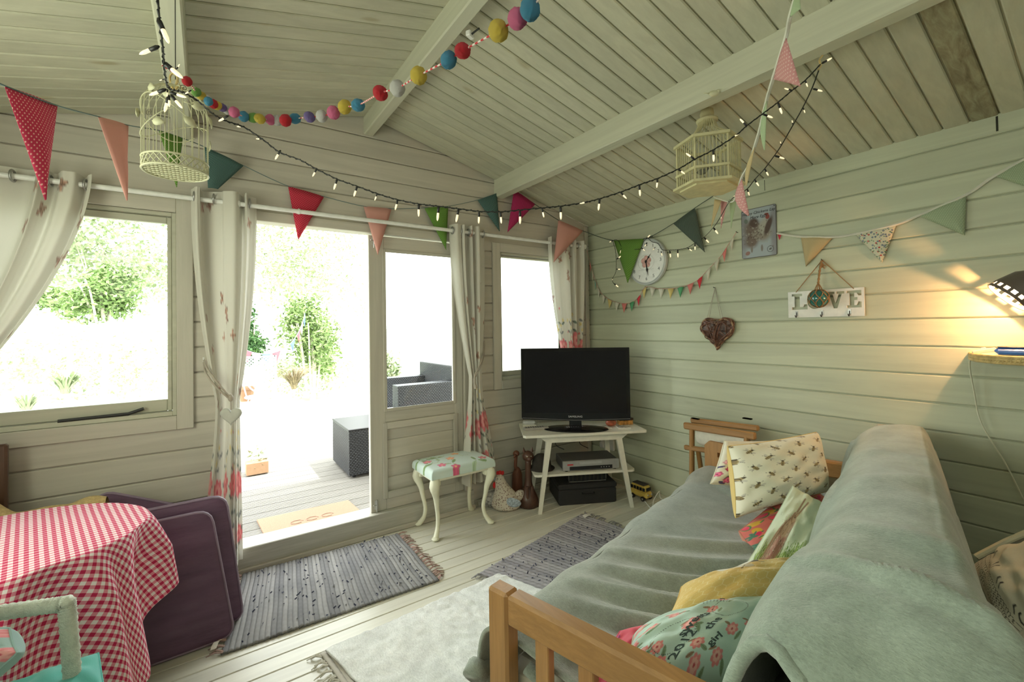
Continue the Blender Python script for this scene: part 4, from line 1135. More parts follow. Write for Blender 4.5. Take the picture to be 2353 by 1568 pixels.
# slender carved giraffe-like bird behind: a tall thin carved figure
cb2 = at(1180, 1140, 'z', FZ); cb2.y = min(-.06, cb2.y)
t = thing('carved_goose', cb2, 'slender reddish carved wooden goose standing behind the fabric hen', 'ornament')
M_redw = wood('reddish_carved_wood', (.24,.09,.05), (.10,.035,.02), 2, .4, .6, 0)
zt2 = at(1175, 1045, 'y', cb2.y).z
m = MB(); S = spline([cb2+Vector((0,0,.0)), cb2+Vector((0,0,.12)), cb2+Vector((.0,0,.22)), cb2+Vector((-.015,0,zt2-FZ-.10)), Vector((cb2.x-.005, cb2.y, zt2))], 5)
m.tube(S, [.045-.0008*i if i < 8 else max(.013, .045-.006*(i-7)) for i in range(len(S))], 12); obj('body', m, M_redw, t, smooth=True)
m = MB(); m.sphere(S[-1], .026, 12, 8, (1,1,.9)); m.tube([S[-1]+Vector((-.01,-.01,-.004)), S[-1]+Vector((-.045,-.03,-.016))], [.012,.004], 8); obj('head', m, M_redw, t, smooth=True)
def hen(base, S_, label, base_col, spot, comb=(.60,.03,.03), flip=1):
    t = thing('fabric_hen_doorstop', base, label, 'doorstop'); B = Vector(base); ex2 = Vector(tuple(CR*np.array([1,1,0]))).normalized()*flip; ey2 = Vector((-ex2.y, ex2.x, 0))
    def P3(x, z, y=0): return B+ex2*x*S_+ey2*y*S_+Vector((0,0,z*S_))
    # body: lathe-like stack of ellipses drifting from fat base to head
    st_ = [(.0,0,.30,.26),(.0,.03,.42,.34),(.0,.15,.46,.38),(.0,.32,.42,.34),(-.03,.48,.32,.27),(-.10,.64,.22,.19),(-.16,.80,.165,.15),(-.18,.92,.14,.13),(-.18,1.01,.08,.08),(-.18,1.04,.0,.0)]
    m = MB(); n = 28
    for cx_, z_, rx, ry in st_:
        for k in range(n): a = 2*math.pi*k/n; m.v.append(tuple(P3(cx_+rx*math.cos(a), z_, ry*math.sin(a))))
    for r in range(len(st_)-1):
        for k in range(n): m.face((r*n+k, r*n+(k+1)%n, (r+1)*n+(k+1)%n, (r+1)*n+k))
    m.face(list(range(n))[::-1])
    mt, nt, b = newmat('sprigged_cotton')
    tc = nd(nt, 'ShaderNodeTexCoord'); vo = nd(nt, 'ShaderNodeTexVoronoi', Scale=75.0); nt.links.new(tc.outputs['Object'], vo.inputs['Vector'])
    rr = ramp(nt, vo.outputs['Distance'], [(.0, spot), (.30, spot), (.38, base_col)]); nt.links.new(rr.outputs[0], b.inputs['Base Color']); b.inputs['Roughness'].default_value = .9
    obj('body', m, mt, t, smooth=True, sub=1)
    m = MB(); m.sphere(P3(.42, .38), .2*S_, 14, 10, (1,.5,.8)); obj('tail', m, mt, t, smooth=True)
    blue = plain('blue_gingham', (.36,.42,.48), .9, var=.4, scale=90)
    m = MB()
    ol = [(.0,.42),(.12,.48),(.35,.42),(.52,.28),(.40,.16),(.15,.14),(.0,.26)]
    m.prism([(x*S_, z*S_) for x, z in ol], .05*S_, Matrix(((ex2.x,0,-ey2.x,B.x-ey2.x*.34*S_),(ex2.y,0,-ey2.y,B.y-ey2.y*.34*S_),(0,1,0,B.z),(0,0,0,1)))); obj('wing', m, blue, t, sub=1)
    red = plain('red_felt', comb, .95)
    m = MB()
    for x, r in ((-.24,.05), (-.17,.065), (-.09,.055)): m.sphere(P3(x, 1.06), r*S_, 10, 8, (1,.6,1.2))
    obj('comb', m, red, t, smooth=True)
    obj('wattle', MB().sphere(P3(-.33, .70, -.02), .075*S_, 10, 8, (1,.6,1.3)), red, t, smooth=True)
    m = MB(); m.tube([P3(-.30, .88), P3(-.46, .85)], [.055*S_, .006*S_], 8); obj('beak', m, blue, t)
    for s_ in (1, -1): obj('eye', MB().sphere(P3(-.24, .92, s_*.125), .016*S_, 8, 6), M_black, t)
    return t
hen(at(1163, 1168, 'z', FZ), .245, 'cream sprigged fabric hen doorstop with red comb and blue wing', (.66,.60,.50), (.30,.20,.17))
hb_ = at(1120, 1160, 'z', FZ); hb_.y = min(-.08, hb_.y)
t = thing('fabric_cushion_doorstop', hb_, 'small grey round fabric doorstop left of the hen, behind the footstool', 'doorstop')
m = MB().sphere(hb_+Vector((0,0,.062)), .065, 20, 12, (1,.8,.95)); obj('body', m, plain('grey_patterned_cloth', (.34,.33,.31), .9, var=.7, scale=70), t, smooth=True)
obj('seam_ring', MB().tube([hb_+Vector((.065*math.cos(a), .0, .062+.062*math.sin(a))) for a in [k*math.pi/12 for k in range(24)]], .004, 6, closed=True), plain('pale_piping', (.6,.58,.52), .9), t)
# ================================================================== SOFA AND CUSHIONS
SO = Vector((-2.21, -1.80, 0)); se = Vector((math.cos(R(14.2)), math.sin(R(14.2)), 0)); sb = Vector((se.y, -se.x, 0))
MSO = Matrix(((se.x, sb.x, 0, SO.x), (se.y, sb.y, 0, SO.y), (0, 0, 1, 0), (0, 0, 0, 1)))
def SP(s, t_, z): return SO+se*s+sb*t_+Vector((0, 0, z))
M_oak = wood('honey_oiled_wood', (.44,.235,.085), (.26,.12,.035), 1, .38, .55, 0, gs=1.6, coat=.15)
M_oakz = wood('honey_oiled_wood_upright', (.44,.235,.085), (.26,.12,.035), 2, .38, .55, 0, gs=1.6, coat=.15)
M_oakx = wood('honey_oiled_wood_long', (.46,.25,.10), (.28,.13,.04), 0, .38, .55, 0, gs=1.6, coat=.15)
sofa = thing('futon_sofa', SP(1.0, .5, FZ), 'honey-coloured wooden slatted futon sofa under grey-green fleece blankets', 'sofa')
def sofa_arm(s0, top):
    # posts, top rail and upright slats
    def b(nm, lo, hi, mt, bv=.006): return obj(nm, MB().box(lo, hi, MSO, bv), mt, sofa)
    b('arm_post', (s0, 0, FZ), (s0+.055, .075, top-.0), M_oakz, .008)
    b('arm_rail', (s0, .0751, top-.085), (s0+.055, .96, top), M_oak, .008)
    b('arm_post', (s0, .96, FZ), (s0+.055, 1.03, top), M_oakz, .008)
    b('lower_rail', (s0+.01, .076, .12), (s0+.045, .96, .20), M_oak)
    for k in range(6):
        t0 = .165+k*.135
        b('slat', (s0+.012, t0, .20), (s0+.040, t0+.045, top-.085), M_oakz, .003)
sofa_arm(0.0, .62); sofa_arm(1.99, .62)
obj('front_rail', MB().box((.056, .03, .16), (1.99, .06, .30), MSO, .004), M_oakx, sofa)
obj('mattress', MB().box((.06, .02, .28), (1.985, .80, .395), MSO, .03), plain('cream_mattress_ticking', (.50,.47,.39), .9, bmp=.3), sofa)
obj('back_mattress', MB().box((.06, .78, .30), (1.985, 1.0, .86), MSO, .05), plain('cream_mattress_ticking', (.50,.47,.39), .9), sofa)

def fleece(name, col, col2):
    m, nt, b = newmat(name)
    tc = nd(nt, 'ShaderNodeTexCoord'); n1 = nd(nt, 'ShaderNodeTexNoise', Scale=6.0, Detail=7.0, Roughness=.72)
    n2 = nd(nt, 'ShaderNodeTexNoise', Scale=260.0, Detail=3.0, Roughness=.7); mp = nd(nt, 'ShaderNodeMapping'); mp.inputs['Scale'].default_value = (1,.35,1)
    nt.links.new(tc.outputs['Object'], n1.inputs['Vector']); nt.links.new(tc.outputs['Object'], mp.inputs[0]); nt.links.new(mp.outputs[0], n2.inputs['Vector'])
    r = ramp(nt, n1.outputs['Fac'], [(.36, tuple(c*.82 for c in col)), (.64, col2)]); r2 = ramp(nt, n2.outputs['Fac'], [(.3, .80), (.7, 1.08)])
    nt.links.new(mixc(nt, r.outputs[0], r2.outputs[0], 1.0, 'MULTIPLY'), b.inputs['Base Color'])
    b.inputs['Roughness'].default_value = .95; b.inputs['Sheen Weight'].default_value = .6; b.inputs['Sheen Roughness'].default_value = .4
    b.inputs['Specular IOR Level'].default_value = .15
    ad = nd(nt, 'ShaderNodeMath', operation='ADD'); nt.links.new(n2.outputs['Fac'], ad.inputs[0]); nt.links.new(n1.outputs['Fac'], ad.inputs[1])
    bump(nt, b, ad.outputs[0], .5, .006); return m
M_fl1 = fleece('sage_fleece', (.30,.34,.29), (.36,.40,.35)); M_fl2 = fleece('mint_fleece', (.33,.40,.34), (.42,.50,.43))
def prof(pts, u):
    """arc-length walk along a polyline profile smoothed by Catmull-Rom"""
    f = min(len(pts)-1.0001, max(0, u*(len(pts)-1))); i = int(f); return pts[i].lerp(pts[i+1], f-i)
def fold(s, w, seeds):
    """soft drapes: ridges radiating over the cloth"""
    h = 0
    for (a, b_, c, ph, amp, cs, cw, wd) in seeds:
        x = a*s+b_*w+c*s*w+ph; g = math.exp(-((s-cs)/wd)**2-((w-cw)/wd)**2)
        q = math.sin(x); h += amp*g*(abs(q)**.7*(1 if q > 0 else -.6))
    return h
# seat blanket: from the near-floor roll over the front edge, across the seat and up under the back
nu, nv = 150, 130
m = MB()
seat_prof = spline([(-.05,0,.13),(-.075,0,.20),(-.075,0,.34),(-.045,0,.435),(.03,0,.462),(.18,0,.450),(.40,0,.435),(.60,0,.455),(.70,0,.52),(.76,0,.60)], 14)
fs = []
def ridge(s, w):
    # long drag folds fanning from the near front corner towards the back
    h = 0
    for (s0, w0, s1, w1, bow, amp, wd) in FOLDS:
        # parametric distance to a bowed line
        dx, dy = s1-s0, w1-w0; L2 = dx*dx+dy*dy; tt = ((s-s0)*dx+(w-w0)*dy)/L2
        if tt < -.15 or tt > 1.15: continue
        tc_ = min(1, max(0, tt)); nx, ny = -dy, dx; L1 = math.sqrt(L2); d = ((s-s0)*nx+(w-w0)*ny)/L1 - bow*math.sin(math.pi*tc_)
        env = sstep(-.15, .35, tt)*(1-sstep(.45, 1.15, tt))
        h += amp*env*(math.exp(-(d/wd)**2)-.45*math.exp(-((d-wd*1.7)/(wd*1.1))**2))
    return h
FOLDS = [(.30,.08,.62,.66,.05,.030,.028), (.42,.05,.80,.66,.06,.034,.030), (.56,.06,.98,.66,.05,.030,.028), (.70,.04,1.16,.68,.05,.026,.030), (.22,.16,.45,.70,.05,.026,.026), (.86,.06,1.35,.66,.04,.018,.030), (.12,.10,.30,.72,.03,.022,.024), (1.75,.10,1.55,.60,.03,.020,.03), (1.9,.10,1.75,.55,.02,.018,.025), (1.2,.2,1.55,.68,.03,.012,.03), (.50,.12,.88,.64,.08,.016,.012), (.36,.14,.70,.62,.07,.014,.011)]
for j in range(nv+1):
    v = j/nv; q = prof(seat_prof, v)
    for i in range(nu+1):
        u = i/nu; s = lerp(.05, 1.99, u)
        t_, z = q.x, q.z
        h = ridge(s, t_)*sstep(.28, .42, v)+.010*noise.noise((s*3, t_*4, 1.3))
        bulge = .02*sstep(1.7, 1.95, s)*math.exp(-((t_-.1)/.25)**2)
        if t_ < .0: # front drop hangs with gentle waves, rolled at the near end
            t_ += .008*math.sin(s*9+1)+.006*math.sin(s*23)
        if v < .3: z = z+.02*math.sin(s*5)*(1-v/.3)*.5
        near = sstep(.22, .05, s) if s < .22 else 0
        near = 1-sstep(.05, .2, s)
        if t_ < .05: t_ -= .03*near
        m.v.append(tuple(SP(s, t_, z+h+bulge)))
for j in range(nv):
    for i in range(nu): a = j*(nu+1)+i; m.face((a, a+1, a+nu+2, a+nu+1))
t = thing('seat_blanket', SP(1, .3, .46), 'sage-grey fleece blanket spread rumpled over the sofa seat', 'blanket')
obj('cloth', m, M_fl1, t, smooth=True, solid=.012)
# blanket edge seen between the near arm's slats
m = MB().tube([SP(.058+.004*math.sin(k*1.3), .10+k*.05, .40-.022*k+.006*math.sin(k*2)) for k in range(12)], .022, 10, flat=.6); obj('folded_edge', m, M_fl1, t, smooth=True)
m = MB().tube([SP(.02+.02*k, -.085-.008*math.sin(k), .30+.012*math.sin(k*2)) for k in range(4)]+[SP(.1, -.085, .24)], .035, 12); obj('rolled_corner', m, M_fl1, t, smooth=True)

# throw over the back; towards the camera it spills over the end of the sofa in wide folds
m = MB(); nu, nv = 190, 130
backp = spline([(.68,0,.45),(.69,0,.56),(.71,0,.68),(.75,0,.80),(.815,0,.868),(.89,0,.888),(.965,0,.892),(.995,0,.875),(1.03,0,.76),(1.07,0,.58),(1.11,0,.36),(1.13,0,.22)], 12)
N = len(backp)
for j in range(nv+1):
    v = j/nv
    for i in range(nu+1):
        u = i/nu; s = lerp(1.93, lerp(-.03, -.42, sstep(.30, .62, v)), u)
        q = backp[min(N-1, int(v*(N-1)))]; f = v*(N-1)-int(v*(N-1)); q2 = backp[min(N-1, int(v*(N-1))+1)]
        t_, z = lerp(q.x, q2.x, f), lerp(q.z, q2.z, f)
        # far end rounds off
        fe = 1-sstep(1.80, 1.93, s)
        z = .45+(z-.45)*(.80+.20*fe) if z > .45 else z
        z += .012*math.sin(s*2.3+.5)
        # near end: beyond the arm the cloth falls, widening behind
        if v < .45: t_ -= .06*(1-sstep(-.05, .50, s))*(1-sstep(.3, .45, v))
        nr = 1-sstep(-.42, .40, s)
        z -= nr*.06+.15*(1-sstep(-.17, .03, s))**2
        t_ += nr*max(0, v-.45)*.55
        h = 0
        # long folds crossing the throw diagonally at the near end
        for (c0, k1, amp, wd) in ((.14, .62, .045, .030), (.36, .45, .022, .05), (.07, .55, .022, .05), (.80, -.5, .012, .06), (1.2, .6, .010, .07)):
            d = (s-c0)-k1*(.88-t_)*1.0
            env = sstep(.68, .95, t_) if t_ < .95 else 1
            h += amp*env*math.exp(-(d/wd)**2)
        h += .012*noise.noise((s*3.1, t_*3.5, 4.2))+.006*noise.noise((s*9, t_*8, 2))
        if t_ < .75: t_ -= .012*math.sin(s*7.5)*sstep(.5, .7, z)+ .018*math.exp(-((s-.75)/.22)**2)-.012*math.exp(-((s-1.1)/.15)**2)
        m.v.append(tuple(SP(s, t_+(h*.6 if v > .7 else 0), z+h)))
for j in range(nv):
    for i in range(nu): a = j*(nu+1)+i; m.face((a, a+nu+1, a+nu+2, a+1))
hem = [Vector(m.v[j*(nu+1)+nu]) for j in range(0, nv+1, 3)]
t = thing('back_throw', SP(.8, .85, .9), 'pale mint fleece throw draped over the sofa back and spilling towards the camera', 'throw')
obj('cloth', m, M_fl2, t, smooth=True, solid=.014)
obj('hem', MB().tube(hem, .014, 10), M_fl2, t, smooth=True)

# ---- cushions -----------------------------------------------------
def cushion(label, corners, T, painter, back=(.5,.5,.45), n=90, group=None, pinch=.055, name='scatter_cushion', size=None, wr=.0018, seed=0, ears=.0):
    """corners TL, TR, BR, BL; front faces the camera side"""
    TL_, TR2, BR2, BL2 = [Vector(c) for c in corners]; c0 = (TL_+TR2+BR2+BL2)/4
    nn = ((TR2-TL_)+(BR2-BL2)).cross((BL2-TL_)+(BR2-TR2)); nn.normalize()
    if nn.dot(Vector(CAM)-c0) < 0: nn = -nn
    t = thing(name, c0-nn*0, label, 'cushion', group)
    Wd = ((TR2-TL_).length+(BR2-BL2).length)/2; Hd = ((BL2-TL_).length+(BR2-TR2).length)/2
    if size: Wd_, Hd_ = size
    else: Wd_, Hd_ = Wd, Hd
    def surf(a, b, side):  # a,b in -1..1
        pa = a*(1-pinch*(1-b*b)*abs(a)**3*1.0) if True else a; pb = b*(1-pinch*(1-a*a)*abs(b)**3)
        pa = a*(1-pinch*(1-b**2)); pb = b*(1-pinch*(1-a**2))
        u, v = (pa+1)/2, (pb+1)/2
        p = (TL_*(1-u)+TR2*u)*(1-v)+(BL2*(1-u)+BR2*u)*v
        e = max(0, (1-a**2))*max(0, (1-b**2)); h = T*.5*e**.36
        w = wr*noise.noise((a*3+seed, b*3, seed*1.7))*8*min(1, e*4)+wr*1.5*math.sin(6*math.atan2(b, a)+seed)*min(1, e*3)*(1-e)
        return p+nn*side*(h+w*(side > 0))
    m = MB(); UV = []
    for side in (1, -1):
        b0 = len(m.v)
        for j in range(n+1):
            for i in range(n+1):
                a, b = -1+2*i/n, -1+2*j/n
                a, b = math.sin(a*math.pi/2)*.35+a*.65, math.sin(b*math.pi/2)*.35+b*.65
                m.v.append(tuple(surf(a, b, side))); UV.append((a*Wd_/2, -b*Hd_/2, side))
        m.mi = 0
        for j in range(n):
            for i in range(n):
                q = b0+j*(n+1)+i; f = (q, q+n+1, q+n+2, q+1)
                m.face(f if side > 0 else f[::-1])
    o = obj('cover', m, M_print, t, smooth=True)
    UV = np.array(UV); P = Print(UV[:,0], UV[:,1], back)
    fr = UV[:,2] > 0
    Pf = Print(UV[fr,0], UV[fr,1], back); painter(Pf, Wd_, Hd_); P.C[fr] = Pf.C
    paint(o.data, P.C)
    # piped seam
    ed = []
    for k in range(80):
        a = k/80*8; 
        if a < 2: x, y = -1+a, -1
        elif a < 4: x, y = 1, -1+(a-2)
        elif a < 6: x, y = 1-(a-4), 1
        else: x, y = -1, 1-(a-6)
        ed.append(surf(x, y, 1))
    m = MB().tube(ed, .0028, 6, closed=True); o2 = obj('seam', m, plain('seam_thread', back, .9), o)
    return t, surf, (Wd_, Hd_)

def bee(P, x, y, s, rot):
    dk, br = (.10,.08,.05), (.50,.38,.18)
    c, n = math.cos(rot), math.sin(rot); L = lambda a, b: (x+(a*c-b*n)*s, y+(a*n+b*c)*s)
    for sg in (1, -1):
        q = L(.05, sg*.42); P.ell(*q, .42*s, .18*s, rot+sg*1.0, (.55,.52,.45), al=.7); P.line(L(.1, sg*.1), L(-.2, sg*.75), .03*s, dk)
        P.line(L(.5, sg*.1), L(.8, sg*.35), .03*s, dk)
    P.ell(*L(0, 0), .52*s, .25*s, rot, br)
    for k in (-.35, -.12, .12): P.ell(*L(k, 0), .07*s, .22*s, rot, dk)
    P.ell(*L(.45, 0), .18*s, .17*s, rot, dk)
def p_bees(P, W, H):
    P.C[:] = (.84,.81,.66); k = 0; W = W
    for r in range(-4, 5):
        for c in range(-3, 4):
            k += 1; x = c*.105+(r%2)*.052; y = r*.052
            bee(P, x, y, .031, (0.6, 2.2, 1.4)[k%3])
def p_floral(P, W, H):
    P.C[:] = (.83,.80,.68); rb = random.Random(2)
    for k in range(26):
        x, y = -W*.5+rb.uniform(0, W*.45)+.0, rb.uniform(-H*.5, H*.12)
        c = rb.choice(((.55,.05,.16),(.66,.12,.25),(.07,.06,.16),(.72,.35,.42),(.45,.04,.12)))
        if rb.random() < .45: P.leaf(x, y, .045, rb.uniform(0, 6.28), rb.choice(((.07,.12,.07),(.10,.08,.2))))
        else: P.flower(x, y, rb.uniform(.018, .032), c, tuple(min(1, q*1.5+.05) for q in c), (.2,.03,.07), 6)
    for k in range(8): P.ell(rb.uniform(-W*.5, 0), rb.uniform(-.1, H*.3), .007, .005, 1, (.06,.07,.05))
def p_fruit(P, W, H):
    P.C[:] = (.80,.22,.20); rb = random.Random(6)
    for k in range(84):
        x, y = rb.uniform(-W/2, W/2), rb.uniform(-H/2, H/2); q = k % 4; a = rb.uniform(0, 6.28)
        if q == 0:
            P.ell(x, y, .042, .024, a, (.85,.55,.08)); P.leaf(x+.04*math.cos(a), y+.04*math.sin(a), .035, a+.6, (.12,.28,.12))
        elif q == 1: P.ell(x, y, .045, .028, a, (.10,.30,.12)); P.ell(x-.003, y+.006, .040, .021, a, (.85,.08,.16))
        elif q == 2:
            for j in range(5): P.leaf(x+.015*math.cos(a+j), y+.015*math.sin(a+j), .045, a+j*1.2, (.14,.30,.22))
        else: P.ell(x, y, .022, .024, a, (.78,.04,.16))
def p_hare(P, W, H):
    P.U = (P.U+.015)/.74; P.V = (P.V+.02)/.84; P.C[:] = (.64,.71,.54); dk, br, br2, pk = (.14,.09,.06), (.36,.22,.14), (.50,.36,.25), (.42,.15,.14)
    rb = random.Random(1); g = [(.28,.42,.10),(.40,.52,.18),(.16,.26,.07)]
    for k in range(150):
        x = rb.uniform(-W/2, W/2); h = rb.uniform(.02, .09)*(1.3 if abs(x) > .03 else .8); P.line((x, -H/2+.01), (x+rb.uniform(-.03,.03), -H/2+.02+h), .0022, rb.choice(g))
    # standing hare: body, chest, head, long ears
    P.ell(-.075, -.10, .062, .135, -.12, br); P.ell(-.062, -.14, .045, .09, -.1, pk, al=.5); P.ell(-.045, -.0, .042, .075, -.1, br2)
    P.ell(-.035, .055, .024, .040, .25, br); P.ell(-.025, .045, .016, .02, .2, br2)
    for p0, p1 in (((-.035,.085),(-.012,.20)), ((-.02,.08),(.035,.185))):
        P.line(p0, p1, .0115, dk); P.line(p0, p1, .0085, br2)
        P.line((p0[0]+.2*(p1[0]-p0[0]), p0[1]+.2*(p1[1]-p0[1])), p1, .003, dk)
    P.ell(-.028, .062, .0045, .0045, 0, (.03,.02,.02)); P.ell(-.115,-.18,.03,.012,.3,br)
    for k in range(240):
        x, y = rb.gauss(-.068, .035), rb.gauss(-.07, .085); P.line((x, y), (x+rb.uniform(-.006,.006), y-.018), .0011, rb.choice((dk, br, br2, (.60,.50,.38))), .8)
    P.line((-.12,-.2), (-.10, -.02), .002, dk); P.line((-.01,-.2), (-.01,-.02), .002, dk); P.line((-.10,-.02), (-.06,.05), .002, dk)
def p_honey(P, W, H):
    P.C[:] = (.74,.52,.18); s = .021; ln = (.82,.68,.36)
    for r in range(-14, 15):
        for c in range(-8, 9):
            x, y = c*s*1.732*1.0+(r%2)*s*.866, r*s*1.5
            if abs(x) > W/2+.02 or abs(y) > H/2+.02: continue
            pt = [(x+s*math.sin(math.pi/3*k), y+s*math.cos(math.pi/3*k)) for k in range(4)]
            P.poly(pt, .0011, ln)
    # one large bee near the top
    bee(P, -.03, .12, .085, .3); P.ell(-.02, .16, .055, .026, 1.4, (.78,.77,.70)); P.ell(-.07, .10, .05, .022, 2.6, (.76,.74,.66))
def p_aqua(P, W, H):
    P.C[:] = (.56,.73,.66); rb = random.Random(9)
    for k in range(22):
        x, y = rb.uniform(-W/2, W/2), rb.uniform(-H/2, H/2)
        P.flower(x, y, rb.uniform(.020, .034), (.82,.27,.27), (.90,.50,.45), (.60,.10,.12), 7); P.leaf(x+.035, y-.02, .04, rb.uniform(0, 6), (.25,.35,.22)); P.leaf(x-.03, y+.02, .032, rb.uniform(0, 6), (.35,.22,.14))
    for cx_, cy_, r in ((-.08,-.09,.085), (.10,.06,.07)):
        for k in range(60): a = k*2*math.pi/60; P.ell(cx_+r*math.cos(a), cy_+r*math.sin(a), .0024, .0024, 0, (.08,.10,.10))
    for k in range(8): P.line((-.02+k*.013, .10), (-.03+k*.013, .145+.004*k), .0012, (.12,.12,.13))
def p_pink(P, W, H):
    P.C[:] = (.83,.13,.20); rb = random.Random(3)
    for k in range(18): P.flower(rb.uniform(-W/2, W/2), rb.uniform(-H/2, H/2), .02, (.35,.05,.2), (.6,.1,.3), (.1,.02,.1), 6)
    P.ell(.05, .15, .045, .032, .3, (.08,.12,.12)); P.ell(.05, .15, .036, .024, .3, (.45,.55,.52))
    P.ell(-.0, .03, .035, .12, .2, (.10,.05,.06))

cushion('cream cushion with a corner of dark-red and navy flowers, behind the bee cushion', [atd(1664,1014,2.26), atd(1800,1012,2.35), atd(1800,1130,2.20), atd(1632,1112,2.14)], .11, p_floral, (.80,.76,.60), seed=1, size=(.40,.40))
cushion('cream cushion printed all over with small bees, at the far end of the sofa', [atd(1672,1026,2.00), atd(1876,994,2.08), atd(1900,1130,1.98), atd(1690,1190,1.88)], .24, p_bees, (.78,.58,.22), n=150, seed=2, size=(.42,.42))
cushion('coral cushion printed with tropical fruit, tucked behind the hare cushion', [atd(1698,1222,1.86), atd(1835,1105,2.08), atd(1918,1160,2.05), atd(1745,1320,1.76)], .16, p_fruit, (.70,.30,.22), n=150, seed=3, size=(.62,.52))
# hare: print 'up' runs from lower left to upper right in the photograph
cushion('pale green cushion with a standing brown hare and grass', [atd(1822,1118,1.74), atd(1902,1165,1.70), atd(1866,1316,1.42), atd(1700,1322,1.46)], .09, p_hare, (.60,.66,.48), n=170, seed=4, size=(.36,.44))
cushion('mustard cushion with a honeycomb print and one large bee', [atd(1566,1350,1.40), atd(1862,1296,1.50), atd(1830,1412,1.33), atd(1500,1480,1.25)], .24, p_honey, (.70,.48,.18), n=170, seed=5, size=(.44,.40))
tq, sq, wh = cushion('aqua cushion with coral flowers and script lettering, cream piping', [atd(1456,1462,1.20), atd(1805,1384,1.36), atd(1690,1575,1.08), atd(1390,1620,1.0)], .22, p_aqua, (.56,.54,.44), n=190, seed=6, size=(.54,.50))
cushion('bright pink cushion lying under the aqua lettered cushion, glimpsed through the sofa slats', [atd(1425,1452,1.30), atd(1560,1432,1.42), atd(1560,1660,1.08), atd(1300,1640,1.04)], .10, p_pink, (.80,.14,.22), n=80, seed=7, size=(.40,.40))
def text_on(surf, wh, body, size, a, b, rot, mat, parent, name='lettering'):
    """lettering that follows the cushion surface"""
    cu = bpy.data.curves.new(name, 'FONT'); cu.body = body; cu.size = size; cu.align_x = 'CENTER'; cu.resolution_u = 2; cu.offset = .0012
    o = bpy.data.objects.new(name, cu); me = bpy.data.meshes.new_from_object(o); bpy.data.objects.remove(o); bpy.data.curves.remove(cu)
    off = Vector(parent['base']); c, s = math.cos(rot), math.sin(rot)
    for v in me.vertices:
        x, y = v.co.x*c-v.co.y*s, v.co.x*s+v.co.y*c
        A, B = a+x/(wh[0]/2), b-y/(wh[1]/2)
        A, B = max(-.98, min(.98, A)), max(-.98, min(.98, B))
        p = surf(A, B, 1); q = surf(A+.01, B, 1); r = surf(A, B+.01, 1)
        n_ = (q-p).cross(r-p).normalized(); 
        if n_.dot(Vector(CAM)-p) < 0: n_ = -n_
        v.co = p+n_*.0015-off
    me.materials.append(mat); o = bpy.data.objects.new(name, me); COL.objects.link(o); o.parent = parent; o['base'] = tuple(parent['base']); return o
M_ink = plain('dark_green_ink', (.06,.09,.09), .9)
for bd, sz_, a, b, rt in (('2012', .062, -.02, .62, 1.2), ('sweets', .055, .0, .2, 1.1), ('the', .058, .32, .28, 1.2), ('girl', .05, .45, .62, 1.0), ('ST', .075, .25, -.62, .6)):
    text_on(sq, wh, bd, sz_, a, b, rt, M_ink, tq)

# ---- folded wooden chair with cream canvas, standing against the wall beyond the sofa
M_can = plain('cream_canvas', (.72,.70,.60), .9, bmp=.3)
dx0 = -.20
def DC(px, py, x=dx0): return at(px, py, 'x', x)
A, B = DC(1572, 978), DC(1737, 1003)
t = thing('folding_chair', ((A.x+B.x)/2, (A.y+B.y)/2, FZ), 'folded wooden camp chair with cream canvas leaning on the wall behind the sofa', 'folding chair')
def bar(p, q, w, h, mt, nm, par):
    p, q = Vector(p), Vector(q); d = (q-p).normalized(); up = Vector((0,0,1)) if abs(d.z) < .8 else Vector((1,0,0)); a = d.cross(up).normalized(); c = a.cross(d)
    Mx = Matrix(((d.x,a.x,c.x,p.x),(d.y,a.y,c.y,p.y),(d.z,a.z,c.z,p.z),(0,0,0,1)))
    return obj(nm, MB().box((0,-w/2,-h/2), ((q-p).length, w/2, h/2), Mx, min(w,h)*.25), mt, par)
bar(A, B, .03, .045, M_oak, 'top_rail', t)
bar(DC(1588, 966, -.13), DC(1744, 985, -.13), .03, .035, M_oak, 'rear_rail', t)
a, b = DC(1573, 1028), DC(1740, 1052); bar(a, b, .028, .032, M_oak, 'cross_rail', t)
for px0, py0, px1, py1 in ((1590, 985, 1590, 1165), (1716, 1000, 1728, 1200)):
    p = DC(px0, py0); q = Vector((p.x+.02, p.y+.03, FZ)); bar(p, q, .028, .034, M_oakz, 'leg', t)
    p2 = DC(px0+14, py0+50, -.15); q2 = Vector((p2.x+.03, p2.y-.05, FZ)); bar(p2, q2, .026, .03, M_oakz, 'leg', t)
S = [DC(1604, 1002, -.17), DC(1722, 1018, -.17)]
def rl(u, v):
    a = v*2*math.pi; p = S[0].lerp(S[1], u); r = .045*(1+.12*math.sin(u*7)+.08*math.sin(3*a+u*9))
    return p+Vector((r*.7*math.cos(a), 0, r*math.sin(a)-.01*math.sin(u*5)))
obj('rolled_canvas', MB().grid(rl, 26, 20), M_can, t, smooth=True)
for px in (1590, 1708):
    for dx_ in (0, .02): obj('hinge', MB().box((-.012, 0, 0), (.012, .05, .006), Matrix.Translation(DC(px, 962, -.17)+Vector((dx_*0, -.05, 0))), 0), plain('old_brass', (.20,.16,.08), .4, .7), t)
